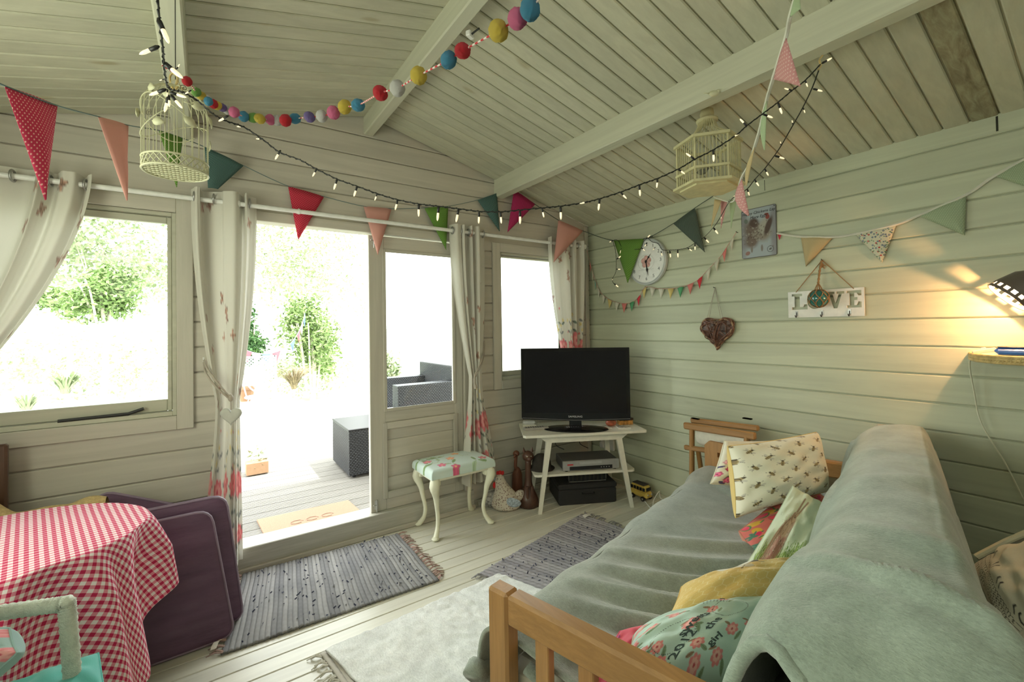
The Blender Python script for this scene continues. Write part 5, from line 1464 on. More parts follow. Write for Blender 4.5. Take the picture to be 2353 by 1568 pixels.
# wooden tray-shaped headboard piece seen above the far arm
p = at(1655, 1035, 'x', -.24); 
t = thing('notched_board', (p.x, p.y, FZ), 'plain honey-coloured board with a square notch standing between folding chair and cushions', 'board')
MBd = frame_from((-.27, at(1624, 1060, 'x', -.27).y, FZ), (0,-1,0), (0,0,1))
y0_, y1_ = at(1624, 1060, 'x', -.27).y, at(1672, 1060, 'x', -.27).y; zt_ = at(1640, 1014, 'x', -.27).z; wdt = y0_-y1_
m = MB(); pl = [(0, 0), (wdt*1.5, 0), (wdt*1.5, zt_-FZ-.09), (wdt*.62, zt_-FZ-.09), (wdt*.62, zt_-FZ-.06), (wdt*1.5, zt_-FZ-.06), (wdt*1.5, zt_-FZ-.01), (wdt*1.4, zt_-FZ), (.03, zt_-FZ), (0, zt_-FZ-.03)]
m.prism(pl, .022, MBd); obj('board', m, M_oakz, t)

# ---- chair at the right edge: white and black woven cushion
t = thing('corner_chair', (-.35, -2.75, FZ), 'low chair behind the sofa at the right edge of the picture, pale timber rim', 'chair')
p0, p1 = atd(2243, 1280, 1.62), atd(2380, 1215, 1.55)
obj('rim', MB().tube([p0, p0.lerp(p1, .5)+Vector((0,0,.004)), p1], .010, 8), M_ivory, t)
m = MB()
a, b, c, d = p0, p1, p1+Vector((.05,-.1,-.25)), p0+Vector((.1,-.02,-.10)); m.add([a, b, c, d], [(0,1,2,3)]); obj('woven_side', m, plain('grey_canvas', (.22,.22,.18), .9), t, solid=.01)
obj('seat', MB().box((-.62,-3.05,.25), (-.10,-2.62,.30), None, .01), plain('black_cloth', (.02,.02,.02), .9), t)
for x in (-.60, -.14):
    for y in (-3.03, -2.66): obj('leg', MB().box((x, y, FZ), (x+.03, y+.03, .25), None, .003), M_blackmatt, t)
def p_knit(P, W, H):
    P.C[:] = (.66,.65,.55); dk = (.03,.03,.03)
    for r in range(4):
        for k in range(34):
            y = H/2-.01-k*.012; x = -W/2+.035+r*.028
            if y < -H/2: break
            P.line((x, y), (x+.016, y+.004), .0016, dk); P.line((x+.016, y+.004), (x+.022, y-.006), .0016, dk)
    for k in range(5):
        y = H/2-.05-k*.09; P.poly([(-W/2+.16, y), (-W/2+.185, y+.012), (-W/2+.20, y+.012)], .003, dk); P.poly([(-W/2+.16, y-.02), (-W/2+.185, y-.008), (-W/2+.2, y-.008)], .003, dk)
cushion('cream cushion with black knotted stripes at the right edge of the picture', [atd(2238,1305,1.42), atd(2420,1235,1.35), atd(2440,1400,1.12), atd(2315,1478,1.20)], .12, p_knit, (.60,.59,.50), n=120, seed=11, size=(.42,.34))
# ================================================================== RUGS, LEFT CORNER
def rag_rug(label, A, B, C_, D, base, base2, fleck, ends=True, seed=0, rib=.020, name='rag_rug', lift=.004):
    """A,B along the length (back edge), D,C along the front edge; ribs run across"""
    rb = random.Random(seed); t = thing(name, ((A+C_)/2), label, 'rug')
    L = (B-A).length; W = (D-A).length; nr = int(L/rib); nu, nv = nr*6, 50
    m = MB(); cols = []
    rc = [rb.random() for _ in range(nr+1)]
    for j in range(nv+1):
        v = j/nv
        for i in range(nu+1):
            u = i/nu; p = (A*(1-u)+B*u)*(1-v)+(D*(1-u)+C_*u)*v
            w = .004*math.sin(v*4+seed)+.0015*math.sin(v*11+u*3)
            p = p+(B-A).normalized()*w
            f = (u*nr) % 1; hgt = .006*math.sin(math.pi*f)**.6 if 0 < f < 1 else 0
            hgt += .002*math.sin(v*W/.006)*(1 if int(u*nr)%2 else -1)
            p.z = FZ+lift+hgt+.003*noise.noise((u*5, v*4, seed)); m.v.append(tuple(p))
            k = rc[min(nr, int(u*nr))]; q = noise.noise((u*L*9, v*W*9, seed+.5))*.5+.5
            c = [lerp(base[a], base2[a], .55*k+.45*q) for a in range(3)]
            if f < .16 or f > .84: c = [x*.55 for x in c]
            cols.append(c)
    for j in range(nv):
        for i in range(nu): a = j*(nu+1)+i; m.face((a, a+nu+1, a+nu+2, a+1))
    o = obj('woven_field', m, vcol('rag_weave', .95, .1, .6, 500), t, smooth=True, solid=.006); paint(o.data, cols)
    # knots of rag ends poking out of the weave
    m = MB()
    for _ in range(170):
        u, v = (rb.choice((.15,.35,.5,.72,.88))+rb.gauss(0,.05))%1, rb.random(); p = (A*(1-u)+B*u)*(1-v)+(D*(1-u)+C_*u)*v; p.z = FZ+lift+.008
        d = Vector((rb.uniform(-1,1), rb.uniform(-1,1), .15)).normalized()*rb.uniform(.006, .016); e = d.orthogonal().normalized()*.003
        m.add([p-e, p+e, p+d+e+Vector((0,0,.003)), p+d-e+Vector((0,0,.003))], [(0,1,2,3)])
    obj('rag_ends', m, fleck, t, kind='stuff')
    if ends:
        m = MB()
        for (P0, P1, sg) in ((A, D, -1), (B, C_, 1)):
            dirn = (B-A).normalized()*sg
            for k in range(int(W/.035)):
                q = P0.lerp(P1, (k+.5)/int(W/.035)); a0 = rb.uniform(-.5, .5)
                for st in range(3):
                    off = rb.uniform(-.012, .012); dd = (dirn+Vector((-dirn.y, dirn.x, 0))*(a0+rb.uniform(-.3,.3))).normalized(); ln = rb.uniform(.035, .07)
                    p = q+Vector((-dirn.y, dirn.x, 0))*off; p.z = FZ+.008
                    pts = [p, p+dd*ln*.5+Vector((0,0,.007)), p+dd*ln]; pts[2].z = FZ+.004; m.tube(pts, [.0035,.003,.002], 5)
        obj('fringe', m, fringe_m, t, kind='stuff')
    return t
M_fleck = plain('navy_rag_ends', (.04,.045,.08), .95)
fringe_m = plain('pinkish_fringe', (.40,.27,.24), .95, var=.4, scale=60)
zf = FZ+.0
A = at(556, 1324, 'z', zf); B = at(913, 1230, 'z', zf); C1 = at(1010, 1337, 'z', zf); D = at(512, 1508, 'z', zf)
rag_rug('grey ribbed rag rug lying along the door threshold', A, B, C1, D, (.13,.13,.14), (.34,.33,.32), M_fleck, seed=1)
fringe_m = plain('grey_fringe', (.26,.25,.26), .95, var=.4, scale=60)
A = at(1102, 1322, 'z', zf); B = at(1338, 1184, 'z', zf); C1 = at(1480, 1236, 'z', zf); D = at(1270, 1385, 'z', zf)
rag_rug('grey-mauve rag rug in front of the television table, running under the sofa edge', A, B, C1, D, (.22,.21,.24), (.42,.40,.42), M_fleck, seed=5, rib=.028)
# small paper label on its corner
lp = at(1347, 1187, 'z', FZ+.012); t = thing('paper_label', lp, 'small white paper tag lying on the far corner of the grey-mauve rug', 'label')
obj('paper', MB().grid(lambda u, v: (lp.x+.06*(u-.5)+.01*v, lp.y+.035*(v-.5), FZ+.014+.006*math.sin(3*u)), 6, 3), M_card, t, solid=.001)
lp2 = at(490, 1487, 'z', FZ+.012); t = thing('paper_label', lp2, 'white paper tag on the near left corner of the rug by the threshold', 'label')
obj('paper', MB().grid(lambda u, v: (lp2.x+.022*(u-.5)+.02*v, lp2.y+.045*(v-.5), FZ+.014+.012*math.sin(3*v)), 4, 6), M_card, t, solid=.001)
# fringed underlay rug and the white fleece over it
fringe_m = plain('cream_fringe', (.60,.57,.50), .95)
A = at(722, 1512, 'z', zf); B = at(1120, 1338, 'z', zf); dv = Vector((.16, -.97, 0)); 
rag_rug('cream fringed rug mostly hidden under the white fleece in front of the sofa', A+Vector((.02,0,0)), B, B+dv*.75, A+dv*.75+Vector((.02,0,0)), (.50,.46,.40), (.60,.56,.5), plain('cream_rag_ends', (.5,.45,.4), .95), seed=8, lift=.002)
t = thing('white_fleece_rug', at(1000, 1500, 'z', FZ), 'white fleece blanket spread on the floor in front of the sofa', 'rug')
A = at(748, 1498, 'z', zf+.012); B = at(1148, 1322, 'z', zf+.012); C1 = at(1330, 1392, 'z', zf+.012); D = A+Vector((.22, -.92, 0)); C1 = B+(C1-B)*1.7
def wf(u, v):
    p = (A*(1-u)+B*u)*(1-v)+(D*(1-u)+C1*u)*v
    h = .010*max(0, noise.noise((u*6, v*5, 3)))+.007*abs(noise.noise((u*14, v*10, 7)))+.004*noise.noise((u*30, v*26, 1))
    for c0 in (.33, .60): h += .003*math.exp(-((u-c0)/.006)**2)
    return (p.x, p.y, FZ+.016+h)
obj('cloth', MB().grid(wf, 150, 110), fleece('white_fleece', (.92,.93,.91), (.93,.94,.92)), t, smooth=True, solid=.008)

# ---- purple garden cushions
def purple_mat():
    m, nt, b = newmat('purple_waterproof_cloth')
    tc = nd(nt, 'ShaderNodeTexCoord'); n1 = nd(nt, 'ShaderNodeTexNoise', Scale=5.0, Detail=4.0); mp = nd(nt, 'ShaderNodeMapping'); mp.inputs['Scale'].default_value = (1,1,4)
    nt.links.new(tc.outputs['Object'], mp.inputs[0]); nt.links.new(mp.outputs[0], n1.inputs['Vector'])
    r = ramp(nt, n1.outputs['Fac'], [(.3, (.085,.036,.078)), (.7, (.13,.062,.12))]); nt.links.new(r.outputs[0], b.inputs['Base Color'])
    b.inputs['Roughness'].default_value = .5; b.inputs['Sheen Weight'].default_value = .3; bump(nt, b, n1.outputs['Fac'], .5, .02); return m
M_purp = purple_mat(); M_purp2 = plain('purple_piping', (.22,.16,.22), .5)
def slab(label, P00, ux, uz, W, H, T, seed, wr=.006):
    """P00 lower left front corner; ux width direction, uz height direction"""
    ux, uz = Vector(ux).normalized(), Vector(uz).normalized(); n_ = ux.cross(uz).normalized()
    if n_.y > 0: n_ = -n_
    t = thing('garden_cushion', P00, label, 'garden cushion', None)
    m = MB(); nu, nv = 46, 40; r = .05
    def pt(u, v, side):
        x, z = u*W, v*H
        # rounded corners
        cx_ = min(max(x, r), W-r); cz_ = min(max(z, r), H-r); dx, dz = x-cx_, z-cz_; d = math.hypot(dx, dz)
        if d > r and dx and dz: k = r/d; 
        else: k = 1
        if abs(dx) > 0 and abs(dz) > 0: mx_ = max(abs(dx), abs(dz)); k = mx_/d; x, z = cx_+dx*k, cz_+dz*k
        e = min(u, 1-u, v, 1-v); puff = T*.5*(.62+.38*min(1, e*9)**.5)
        w = wr*noise.noise((u*2.5+seed, v*9, 2))*2*min(1, e*8)+wr*.8*math.sin(v*40+3*u)*math.exp(-((u-.75)/.25)**2)*min(1, e*8)
        return P00+ux*x+uz*z+n_*(side*(puff)+(w if side > 0 else 0))
    for side in (1, -1):
        m.grid(lambda u, v, side=side: pt(u, v, side), nu, nv)
    # side wall
    ring = [(i/nu, 0) for i in range(nu)]+[(1, j/nv) for j in range(nv)]+[(1-i/nu, 1) for i in range(nu)]+[(0, 1-j/nv) for j in range(nv)]
    b0 = len(m.v)
    for u, v in ring: m.v.append(tuple(pt(u, v, 1))); m.v.append(tuple(pt(u, v, -1)))
    K = len(ring)
    for k in range(K): a = b0+2*k; c = b0+2*((k+1) % K); m.face((a, c, c+1, a+1))
    cv = obj('cover', m, M_purp, t, smooth=True)
    for side in (1, -1): obj('piping', MB().tube([pt(u, v, side) for u, v in ring[::2]], .005, 6, closed=True), M_purp2, cv, smooth=True)
    # zip along the right edge
    obj('zip', MB().tube([pt(1, v/20, .35) for v in range(2, 19)], .004, 6), plain('grey_zip', (.30,.27,.32), .5), cv)
    return t
ux = Vector((1, .03, 0))
slab('purple garden cushion leaning at the front of the stack beside the gingham table', Vector((-3.42, -.60, FZ+.004)), ux, Vector((-.08, .12, .50)), .64, .545, .07, 1)
slab('purple garden cushion directly behind the front one, its right edge showing', Vector((-3.36, -.49, FZ+.004)), ux, Vector((-.06, .10, .52)), .62, .565, .07, 2, .003)
pa, pb_ = at(235, 1122, 'y', -.14), at(500, 1172, 'y', -.14); dxx = (pb_-pa).normalized(); dn = Vector((-dxx.z*-1, 0, -dxx.x)); dn = Vector((dxx.z, 0, -dxx.x))
slab('purple garden cushion tilted against the wall, its upper corner above the table', pa+dn*.42+Vector((0,-.10,0)), dxx, -dn+Vector((0,.22,0)), .52, .42, .06, 4, .003)
slab('purple garden cushion leaning on the wall behind the two front ones', Vector((-3.36, -.30, FZ+.004)), Vector((1,-.02,0)), Vector((0, .16, .5)), .50, .46, .06, 3, .003)

# ---- gingham table
GX, GY, GZ = -3.47, -.75, .68
t = thing('small_round_table', (GX, GY, FZ), 'small oval table hidden under the pink gingham cloth', 'table')
M_dk = wood('dark_stained_wood', (.10,.05,.03), (.04,.02,.01), 2, .4, .5, 0)
m = MB(); m.lathe([(0,GZ-.025),(1,GZ-.025),(1,GZ-.004),(0,GZ-.004)], 40, Matrix.Translation((GX, GY, 0)) @ Matrix.Diagonal((.385,.315,1,1))); obj('table_top', m, M_dk, t)
for a in (40, 140, 220, 320):
    x, y = GX+.27*math.cos(R(a)), GY+.22*math.sin(R(a)); obj('leg', MB().tube([(x, y, FZ), (x, y, GZ-.03)], [.015,.02], 10), M_dk, t)
def gingham():
    m, nt, b = newmat('pink_gingham')
    tc = nd(nt, 'ShaderNodeTexCoord'); sp = nd(nt, 'ShaderNodeSeparateXYZ'); nt.links.new(tc.outputs['UV'], sp.inputs[0]); sq_ = []
    for k in (0, 1):
        a = nd(nt, 'ShaderNodeMath', operation='MULTIPLY'); a.inputs[1].default_value = 1/.0215; nt.links.new(sp.outputs[k], a.inputs[0])
        f = nd(nt, 'ShaderNodeMath', operation='FRACT'); nt.links.new(a.outputs[0], f.inputs[0])
        g = nd(nt, 'ShaderNodeMath', operation='GREATER_THAN'); g.inputs[1].default_value = .5; nt.links.new(f.outputs[0], g.inputs[0])
        h = nd(nt, 'ShaderNodeMath', operation='MULTIPLY'); h.inputs[1].default_value = .5; nt.links.new(g.outputs[0], h.inputs[0]); sq_.append(h)
    s = nd(nt, 'ShaderNodeMath', operation='ADD'); nt.links.new(sq_[0].outputs[0], s.inputs[0]); nt.links.new(sq_[1].outputs[0], s.inputs[1])
    r = ramp(nt, s.outputs[0], [(0, (.82,.76,.76)), (.5, (.70,.26,.33)), (1, (.50,.025,.09))]); nt.links.new(r.outputs[0], b.inputs['Base Color'])
    b.inputs['Roughness'].default_value = .9; b.inputs['Specular IOR Level'].default_value = .2
    n = nd(nt, 'ShaderNodeTexNoise', Scale=500.0); nt.links.new(tc.outputs['Object'], n.inputs['Vector']); bump(nt, b, n.outputs['Fac'], .3, .002); return m
m = MB(); nth, nr1, nr2 = 360, 26, 60; HS = .70; rot0 = R(-32-45)
for k in range(nth):
    th = 2*math.pi*k/nth; ed = 1/math.sqrt((math.cos(th)/.405)**2+(math.sin(th)/.335)**2)
    a = th-rot0; bd = HS/max(abs(math.cos(a)), abs(math.sin(a))); bd = min(bd, .88)
    thd = math.degrees(th) if th < math.pi else math.degrees(th)-360
    drop = (bd-ed)*(1-.74*sstep(12, 34, thd)*(1-sstep(150, 180, thd)))*(1-.35*sstep(-70, -130, thd) if thd < -70 else 1)
    cr_ = (1-abs(((a/(math.pi/2)) % 1)-.5)*2)   # 1 at corners
    for j in range(nr1+nr2+1):
        if j <= nr1:
            r = ed*(j/nr1); x, y, z = GX+r*math.cos(th), GY+r*math.sin(th), GZ+.002+.0015*math.sin(r*30+th*3)
        else:
            v = (j-nr1)/nr2; d = drop*v; r = ed+d
            soft = .022
            fall = d-soft*(1-math.exp(-d/soft))
            wv = .030*math.sin(th*9+.7)+.022*math.sin(th*17+1.9)+.012*math.sin(th*5)
            out = .012*(1-math.exp(-d/.02))+.05*(d/.4)+wv*min(1, d/.16)
            lean = .02*cr_*(d/.45)
            x, y = GX+(ed+out+lean)*math.cos(th), GY+(ed+out+lean)*math.sin(th)
            # swirl the folds a little
            sw = .03*math.sin(th*9+2.2)*min(1, d/.2); x += -sw*math.sin(th); y += sw*math.cos(th)
            z = GZ+.002-fall
        fx, fy = r*math.cos(th-rot0), r*math.sin(th-rot0)
        m.uv[len(m.v)] = (fx+3, fy+3); m.v.append((x, y, z))
J = nr1+nr2+1
for k in range(nth):
    k2 = (k+1) % nth
    for j in range(J-1): m.face((k*J+j, k*J+j+1, k2*J+j+1, k2*J+j))
t = thing('gingham_tablecloth', (GX, GY, GZ), 'pink and white gingham tablecloth hanging in folds over the small table', 'tablecloth')
obj('cloth', m, gingham(), t, smooth=True)
obj('hem_thread', MB().tube(spline([at(262, 1455, 'y', -1.02), at(266, 1490, 'y', -1.03), at(280, 1515, 'y', -1.03)], 5), .0015, 5), M_can, t)

# yellow knitted blanket behind the table, dark furniture at the far left
M_knit = plain('mustard_knit', (.52,.38,.17), .95, var=.2, scale=90, bmp=.9, bscale=220)
t = thing('knitted_blanket', (-3.6, -.30, .5), 'mustard knitted blanket heaped behind the gingham table', 'blanket')
KZ = at(60, 1190, 'y', -.28).z
def kb(u, v):
    a = v*math.pi; p = Vector((lerp(-3.80, -3.24, u), -.28, KZ)); r = .115*(1-.55*u)*(1+.25*math.sin(u*9)+.1*math.sin(u*23+3*a))
    return p+Vector((0, -r*1.1*math.cos(a), r*math.sin(a)*1.1+.02*math.sin(u*7)-.05*u))
obj('knit', MB().grid(kb, 70, 34), M_knit, t, smooth=True)
t = thing('bench', (-3.6, -.27, FZ), 'low dark bench under the mustard blanket, behind the gingham table', 'bench')
obj('seat', MB().box((-3.90, -.42, KZ-.07), (-3.28, -.14, KZ-.03), None, .005), M_dk, t)
for x in (-3.86, -3.34):
    for y in (-.40, -.18): obj('leg', MB().box((x, y, FZ), (x+.03, y+.03, KZ-.07), None, .003), M_dk, t)
q = at(18, 1020, 'y', -.12)
t = thing('dark_wooden_chair', (q.x-.1, -.12, FZ), 'dark wooden chair back at the left edge below the window', 'chair')
obj('backrest', MB().box((q.x-.34, -.13, .5), (q.x, -.10, q.z), None, .008), M_dk, t)
for x in (q.x-.34, q.x-.03): obj('leg', MB().box((x, -.13, FZ), (x+.03, -.10, .5), None, .003), M_dk, t)

# ---- white wicker armchair with turquoise cushion
M_wick = plain('white_painted_wicker', (.66,.70,.60), .5, var=.12, scale=50, bmp=.9, bscale=240)
AC = at(152, 1388, 'z', .665)
t = thing('wicker_armchair', (AC.x-.25, AC.y-.3, FZ), 'white painted wicker armchair in the bottom left corner', 'armchair')
def wrapped(path, r, nm):
    """cane wrapped round a frame: fine rings swell the tube"""
    S = spline(path, 40); rs = [r*(1+.07*math.sin(i*2.3)) for i in range(len(S))]; return obj(nm, MB().tube(S, rs, 12), M_wick, t, smooth=True)
L0 = at(-110, 1424, 'z', .665); pf = Vector((AC.x+.02, AC.y+.0, 0))
wrapped([L0, AC+Vector((-.03, .012, 0)), AC+Vector((-.005,.002,-.004)), AC+Vector((.003,0,-.03)), Vector((AC.x+.012, AC.y+.02, .32)), Vector((AC.x+.0, AC.y+.04, FZ+.01))], .0185, 'arm')
n2 = Vector((-.20, -.95, 0)).normalized()*.56
wrapped([L0+n2, AC+n2+Vector((-.03, .012, 0)), AC+n2+Vector((0,0,-.004)), AC+n2+Vector((.003,0,-.03)), Vector((AC.x+.012, AC.y+.02, .32))+n2, Vector((AC.x+.0, AC.y+.04, FZ+.01))+n2], .0185, 'arm')
wrapped([Vector((AC.x+.012, AC.y+.02, .37)), Vector((AC.x+.012, AC.y+.02, .37))+n2], .016, 'seat_rail')
obj('backrest', MB().grid(lambda u, v: tuple(L0+n2*u+Vector((-.05*v, .02*v, -.25+.60*v))), 30, 30), M_wick, t, solid=.025)
obj('seat', MB().box((AC.x-.42, AC.y-.50, .34), (AC.x, AC.y+.02, .37), None, .01), M_wick, t)
M_turq = plain('turquoise_cotton', (.12,.50,.46), .85, var=.06, bmp=.3)
ct = [at(60, 1545, 'z', .44), at(229, 1502, 'z', .44), at(262, 1640, 'z', .43), at(60, 1750, 'z', .43)]
def p_turq(P, W, H): P.C[:] = (.13,.50,.45)
cushion('turquoise seat cushion on the white wicker armchair', [at(-60, 1600, 'z', .43), at(226, 1502, 'z', .455), at(262, 1700, 'z', .44), at(-60, 1900, 'z', .43)], .06, p_turq, (.12,.47,.43), n=50, seed=3, pinch=.02)
def p_aq2(P, W, H):
    P.C[:] = (.36,.50,.48); rb = random.Random(4)
    for k in range(16): P.flower(rb.uniform(-W/2, W/2), rb.uniform(-H/2, H/2), .024, (.78,.25,.28), (.85,.4,.4), (.6,.1,.15), 6)
cushion('duck-egg cushion with coral flowers against the back of the wicker armchair', [atd(-90,1440,1.05), atd(22,1445,1.02), atd(40,1500,.98), atd(-60,1600,.95)], .10, p_aq2, (.32,.47,.46), n=60, seed=8)
# ================================================================== ON THE RIGHT WALL
def MR(y, z, d=0): # local x to the viewer's right (towards -y), y up, z out of the wall
    return Matrix(((0,0,-1,-d), (-1,0,0,y), (0,1,0,z), (0,0,0,1)))
M_ink2 = plain('black_print', (.02,.02,.02), .8)
# clock
cc = at(1487, 602, 'x', -.02)
t = thing('wall_clock', (-.02, cc.y, cc.z), 'round white wall clock with a flower on its dial near the corner', 'clock')
Mc = MR(cc.y, cc.z, .001)
m = MB(); m.lathe([(0,0),(.178,0),(.184,.01),(.182,.03),(.172,.036),(.165,.030),(0,.030)], 56, Mc); obj('case', m, plain('pale_blue_grey_rim', (.50,.54,.54), .4), t, auto=30)
m = MB(); m.lathe([(0,.0302),(.164,.0302),(.164,.0315),(0,.0315)], 56, Mc); obj('dial', m, plain('clock_dial', (.80,.81,.79), .5), t)
M_num = plain('grey_numerals', (.10,.12,.12), .7)
for h in range(1, 13):
    a = R(90-30*h); text('numeral', str(h), .036, Mc @ Matrix.Translation((.135*math.cos(a), .135*math.sin(a), .0318)), M_num, t)
m = MB()
for k in range(5):
    a = R(18+72*k); m.sphere(Mc @ Vector((.028*math.cos(a), .028*math.sin(a), .0315)), .022, 12, 6, (.08,1,1))
obj('flower_print', m, plain('rose_print', (.62,.36,.33), .7, var=.3, scale=60), t, smooth=True)
m = MB()
for k in range(9): m.box((-.07+k*.016, -.064, .0318), (-.060+k*.016, -.0615, .0322), Mc)
obj('faint_dial_marks', m, plain('faint_grey_print', (.45,.47,.46), .7), t)
m = MB(); m.tube([Mc @ Vector((.075*math.cos(a_), .06*math.sin(a_)-.005, .0318)) for a_ in [j*math.pi/20 for j in range(40)]], .0007, 4, closed=True); obj('dial_ring', m, plain('faint_grey_print', (.45,.47,.46), .7), t)
def hand(L, w, ang, z, nm):
    a = R(ang); m = MB(); pl = [(-.012,-w*.4),(-.012,w*.4),(L*.45,w*.35),(L*.55,w),(L*.7,w*.3),(L,0),(L*.7,-w*.3),(L*.55,-w),(L*.45,-w*.35)]
    m.prism(pl, .001, Mc @ Matrix.Translation((0,0,z)) @ Matrix.Rotation(a, 4, 'Z')); obj(nm, m, M_ink2, t)
hand(.072, .010, 52, .034, 'hour_hand'); hand(.115, .010, -80, .036, 'minute_hand'); hand(.12, .0025, -84, .038, 'second_hand')
obj('boss', MB().lathe([(0,.03),(.008,.03),(.008,.040),(0,.041)], 12, Mc), M_ink2, t)

# tin sign
a, b, c, d = at(1703, 486, 'x', -.006), at(1783, 467, 'x', -.006), at(1786, 585, 'x', -.006), at(1705, 597, 'x', -.006)
sy, szz = (a.y+b.y+c.y+d.y)/4, (a.z+b.z+c.z+d.z)/4; sw, sh = abs(a.y-b.y), (a.z-d.z+b.z-c.z)/2
t = thing('tin_sign', (-.005, sy, szz), 'blue-grey tin sign with a fluffy hen and the words Happy Chickens Lay More Eggs', 'sign')
Ms = MR(sy, szz, .002); r = .012; pl = []
for cx_, cy_, a0 in ((sw/2-r, -sh/2+r, -90), (sw/2-r, sh/2-r, 0), (-sw/2+r, sh/2-r, 90), (-sw/2+r, -sh/2+r, 180)):
    for k in range(4): pl.append((cx_+r*math.cos(R(a0+30*k)), cy_+r*math.sin(R(a0+30*k))))
m = MB(); m.prism(pl, .004, Ms); obj('plate_edge', m, plain('dark_rim', (.10,.09,.09), .5), t)
m = MB(); gn = 110
m.grid(lambda u, v: Ms @ Vector(((u-.5)*(sw-.008), (v-.5)*(sh-.008), .0045)), gn, int(gn*1.35))
o = obj('printed_face', m, vcol('printed_tin', .45, 0, .05), t)
V = np.array([( (i%(gn+1))/gn-.5, (i//(gn+1))/int(gn*1.35)-.5) for i in range(len(m.v))]); V[:,0] *= sw; V[:,1] *= sh
P = Print(V[:,0], V[:,1], (.36,.41,.45)); rb = random.Random(5)
for k in range(60): P.ell(rb.choice((-1,1))*rb.uniform(sw*.42,sw*.5), rb.uniform(-sh/2, sh/2), .02, .03, 0, (.24,.24,.26), .9, .35)
hb, hl, hd = (.17,.13,.11), (.38,.37,.32), (.09,.06,.05)
P.ell(-.035, .02, .055, .07, .3, hb, .6); P.ell(-.045, -.05, .042, .045, 0, hb, .6); P.ell(.03, -.01, .05, .05, 0, (.27,.24,.20), .6); P.ell(.035, .035, .032, .05, -.3, hl, .6)
P.ell(-.03, .065, .028, .03, 0, hd, .5); P.ell(.062, .03, .018, .06, -.35, hd, .5); P.ell(.058, .09, .013, .016, 0, (.25,.06,.05), .3); P.ell(.052, .108, .014, .007, 0, (.20,.05,.04), .3)
for k in range(160): P.ell(rb.gauss(-.02,.035), rb.gauss(0,.04), .006, .003, rb.uniform(0,3), rb.choice((hb, hl, hd)), .5, .6)
for x in (-.045, .02): P.ell(x, -.105, .007, .022, 0, (.22,.20,.18), .3)
P.ell(-.072, -.128, .016, .013, .4, (.30,.17,.15), .3); P.ell(-.08, .085, .012, .016, .3, (.14,.17,.15), .3)
P.ring(.072, -.118, .019, .0022, (.10,.10,.10)); P.ell(.072,-.118,.009,.006,.6,(.12,.12,.12))
paint(o.data, P.C)
text('lettering', 'Happy Chickens Lay', .0245, Ms @ Matrix.Translation((0, sh*.405, .005)), M_ink2, t, ext=.0004, shear=.25)
text('lettering', 'More Eggs', .0245, Ms @ Matrix.Translation((0, sh*.315, .005)), M_ink2, t, ext=.0004, shear=.25)
for x, y in ((-sw/2+.01, sh/2-.01), (sw/2-.01, sh/2-.01)): obj('screw', MB().lathe([(0,0),(.003,0),(.003,.007),(0,.007)], 8, Ms @ Matrix.Translation((x,y,0))), M_ink2, t)

# wicker heart
nl = at(1643, 662, 'x', -.004); hc = at(1647, 762, 'x', -.03)
t = thing('wicker_heart', (-.03, hc.y, hc.z), 'brown woven twig heart hanging by strings from a nail', 'wall ornament')
HS_ = .235; Mh = MR(hc.y, hc.z+.002, .03)
ol = heart_outline(HS_, 60); rb = random.Random(3)
M_twig = plain('red_brown_twig', (.16,.07,.045), .35, var=.6, scale=40); M_twig2 = plain('pale_twig', (.34,.22,.13), .5, var=.4, scale=40)
for lay in range(4):
    m = MB(); m.tube([Mh @ Vector((x*(1-.03*lay)+rb.uniform(-.002,.002), y*(1-.03*lay), -.006+.012*math.sin(k*.9+lay*1.7))) for k, (x, y) in enumerate(ol)], .0055, 6, closed=True); obj('rim', m, (M_twig, M_twig2)[lay%2], t, smooth=True)
m = MB()
for k in range(34):
    i, j = rb.randrange(60), rb.randrange(60); p, q = ol[i], ol[j]
    if math.hypot(p[0]-q[0], p[1]-q[1]) < .05: continue
    bow = rb.uniform(.012, .034); pts = [Mh @ Vector((lerp(p[0],q[0],u)*.95, lerp(p[1],q[1],u)*.95, bow*math.sin(math.pi*u))) for u in (0,.25,.5,.75,1)]
    m.tube(spline(pts, 4), .003, 5)
obj('woven_twigs', m, M_twig, t, kind='stuff')
m = MB()
def hsurf(u, v):
    k = u*60; i = int(k)%60; f = k-int(k); a = ol[i]; b = ol[(i+1)%60]; x, y = lerp(a[0],b[0],f)*v, lerp(a[1],b[1],f)*v
    return Mh @ Vector((x, y, .018*(1-v*v)+.004*math.sin(u*80)*v))
obj('bark_panel', MB().grid(hsurf, 60, 12), plain('dark_bark', (.10,.045,.03), .3, var=.8, scale=30, bmp=.8), t, smooth=True)
for k, (px, py) in enumerate(((1624, 735), (1629, 733), (1656, 733), (1662, 734))):
    q = at(px, py, 'x', -.03); obj('string', MB().tube([nl, q], .0014, 5), M_twine, t)
def nail(p, lab):
    t = thing('nail', p, lab, 'nail'); obj('nail', MB().tube([Vector((0, p.y, p.z)), Vector((-.022, p.y, p.z+.002)), Vector((-.024, p.y, p.z+.006))], .002, 6), M_ink2, t)
nail(nl, 'nail holding the woven heart')

# LOVE hook plaque with cut-out letters
a, b, c, d = at(1811, 672, 'x', -.012), at(1986, 660, 'x', -.012), at(1987, 727, 'x', -.012), at(1812, 730, 'x', -.012)
ly, lz = (a.y+b.y+c.y+d.y)/4, (a.z+b.z+c.z+d.z)/4; lw, lh = abs(a.y-b.y), (a.z-d.z+b.z-c.z)/2
t = thing('love_hook_plaque', (-.012, ly, lz), 'white wooden plaque with cut-out letters LOVE and three small hooks', 'plaque')
Ml = MR(ly, lz, .004); M_wp = plain('white_painted_plaque', (.80,.79,.75), .5)
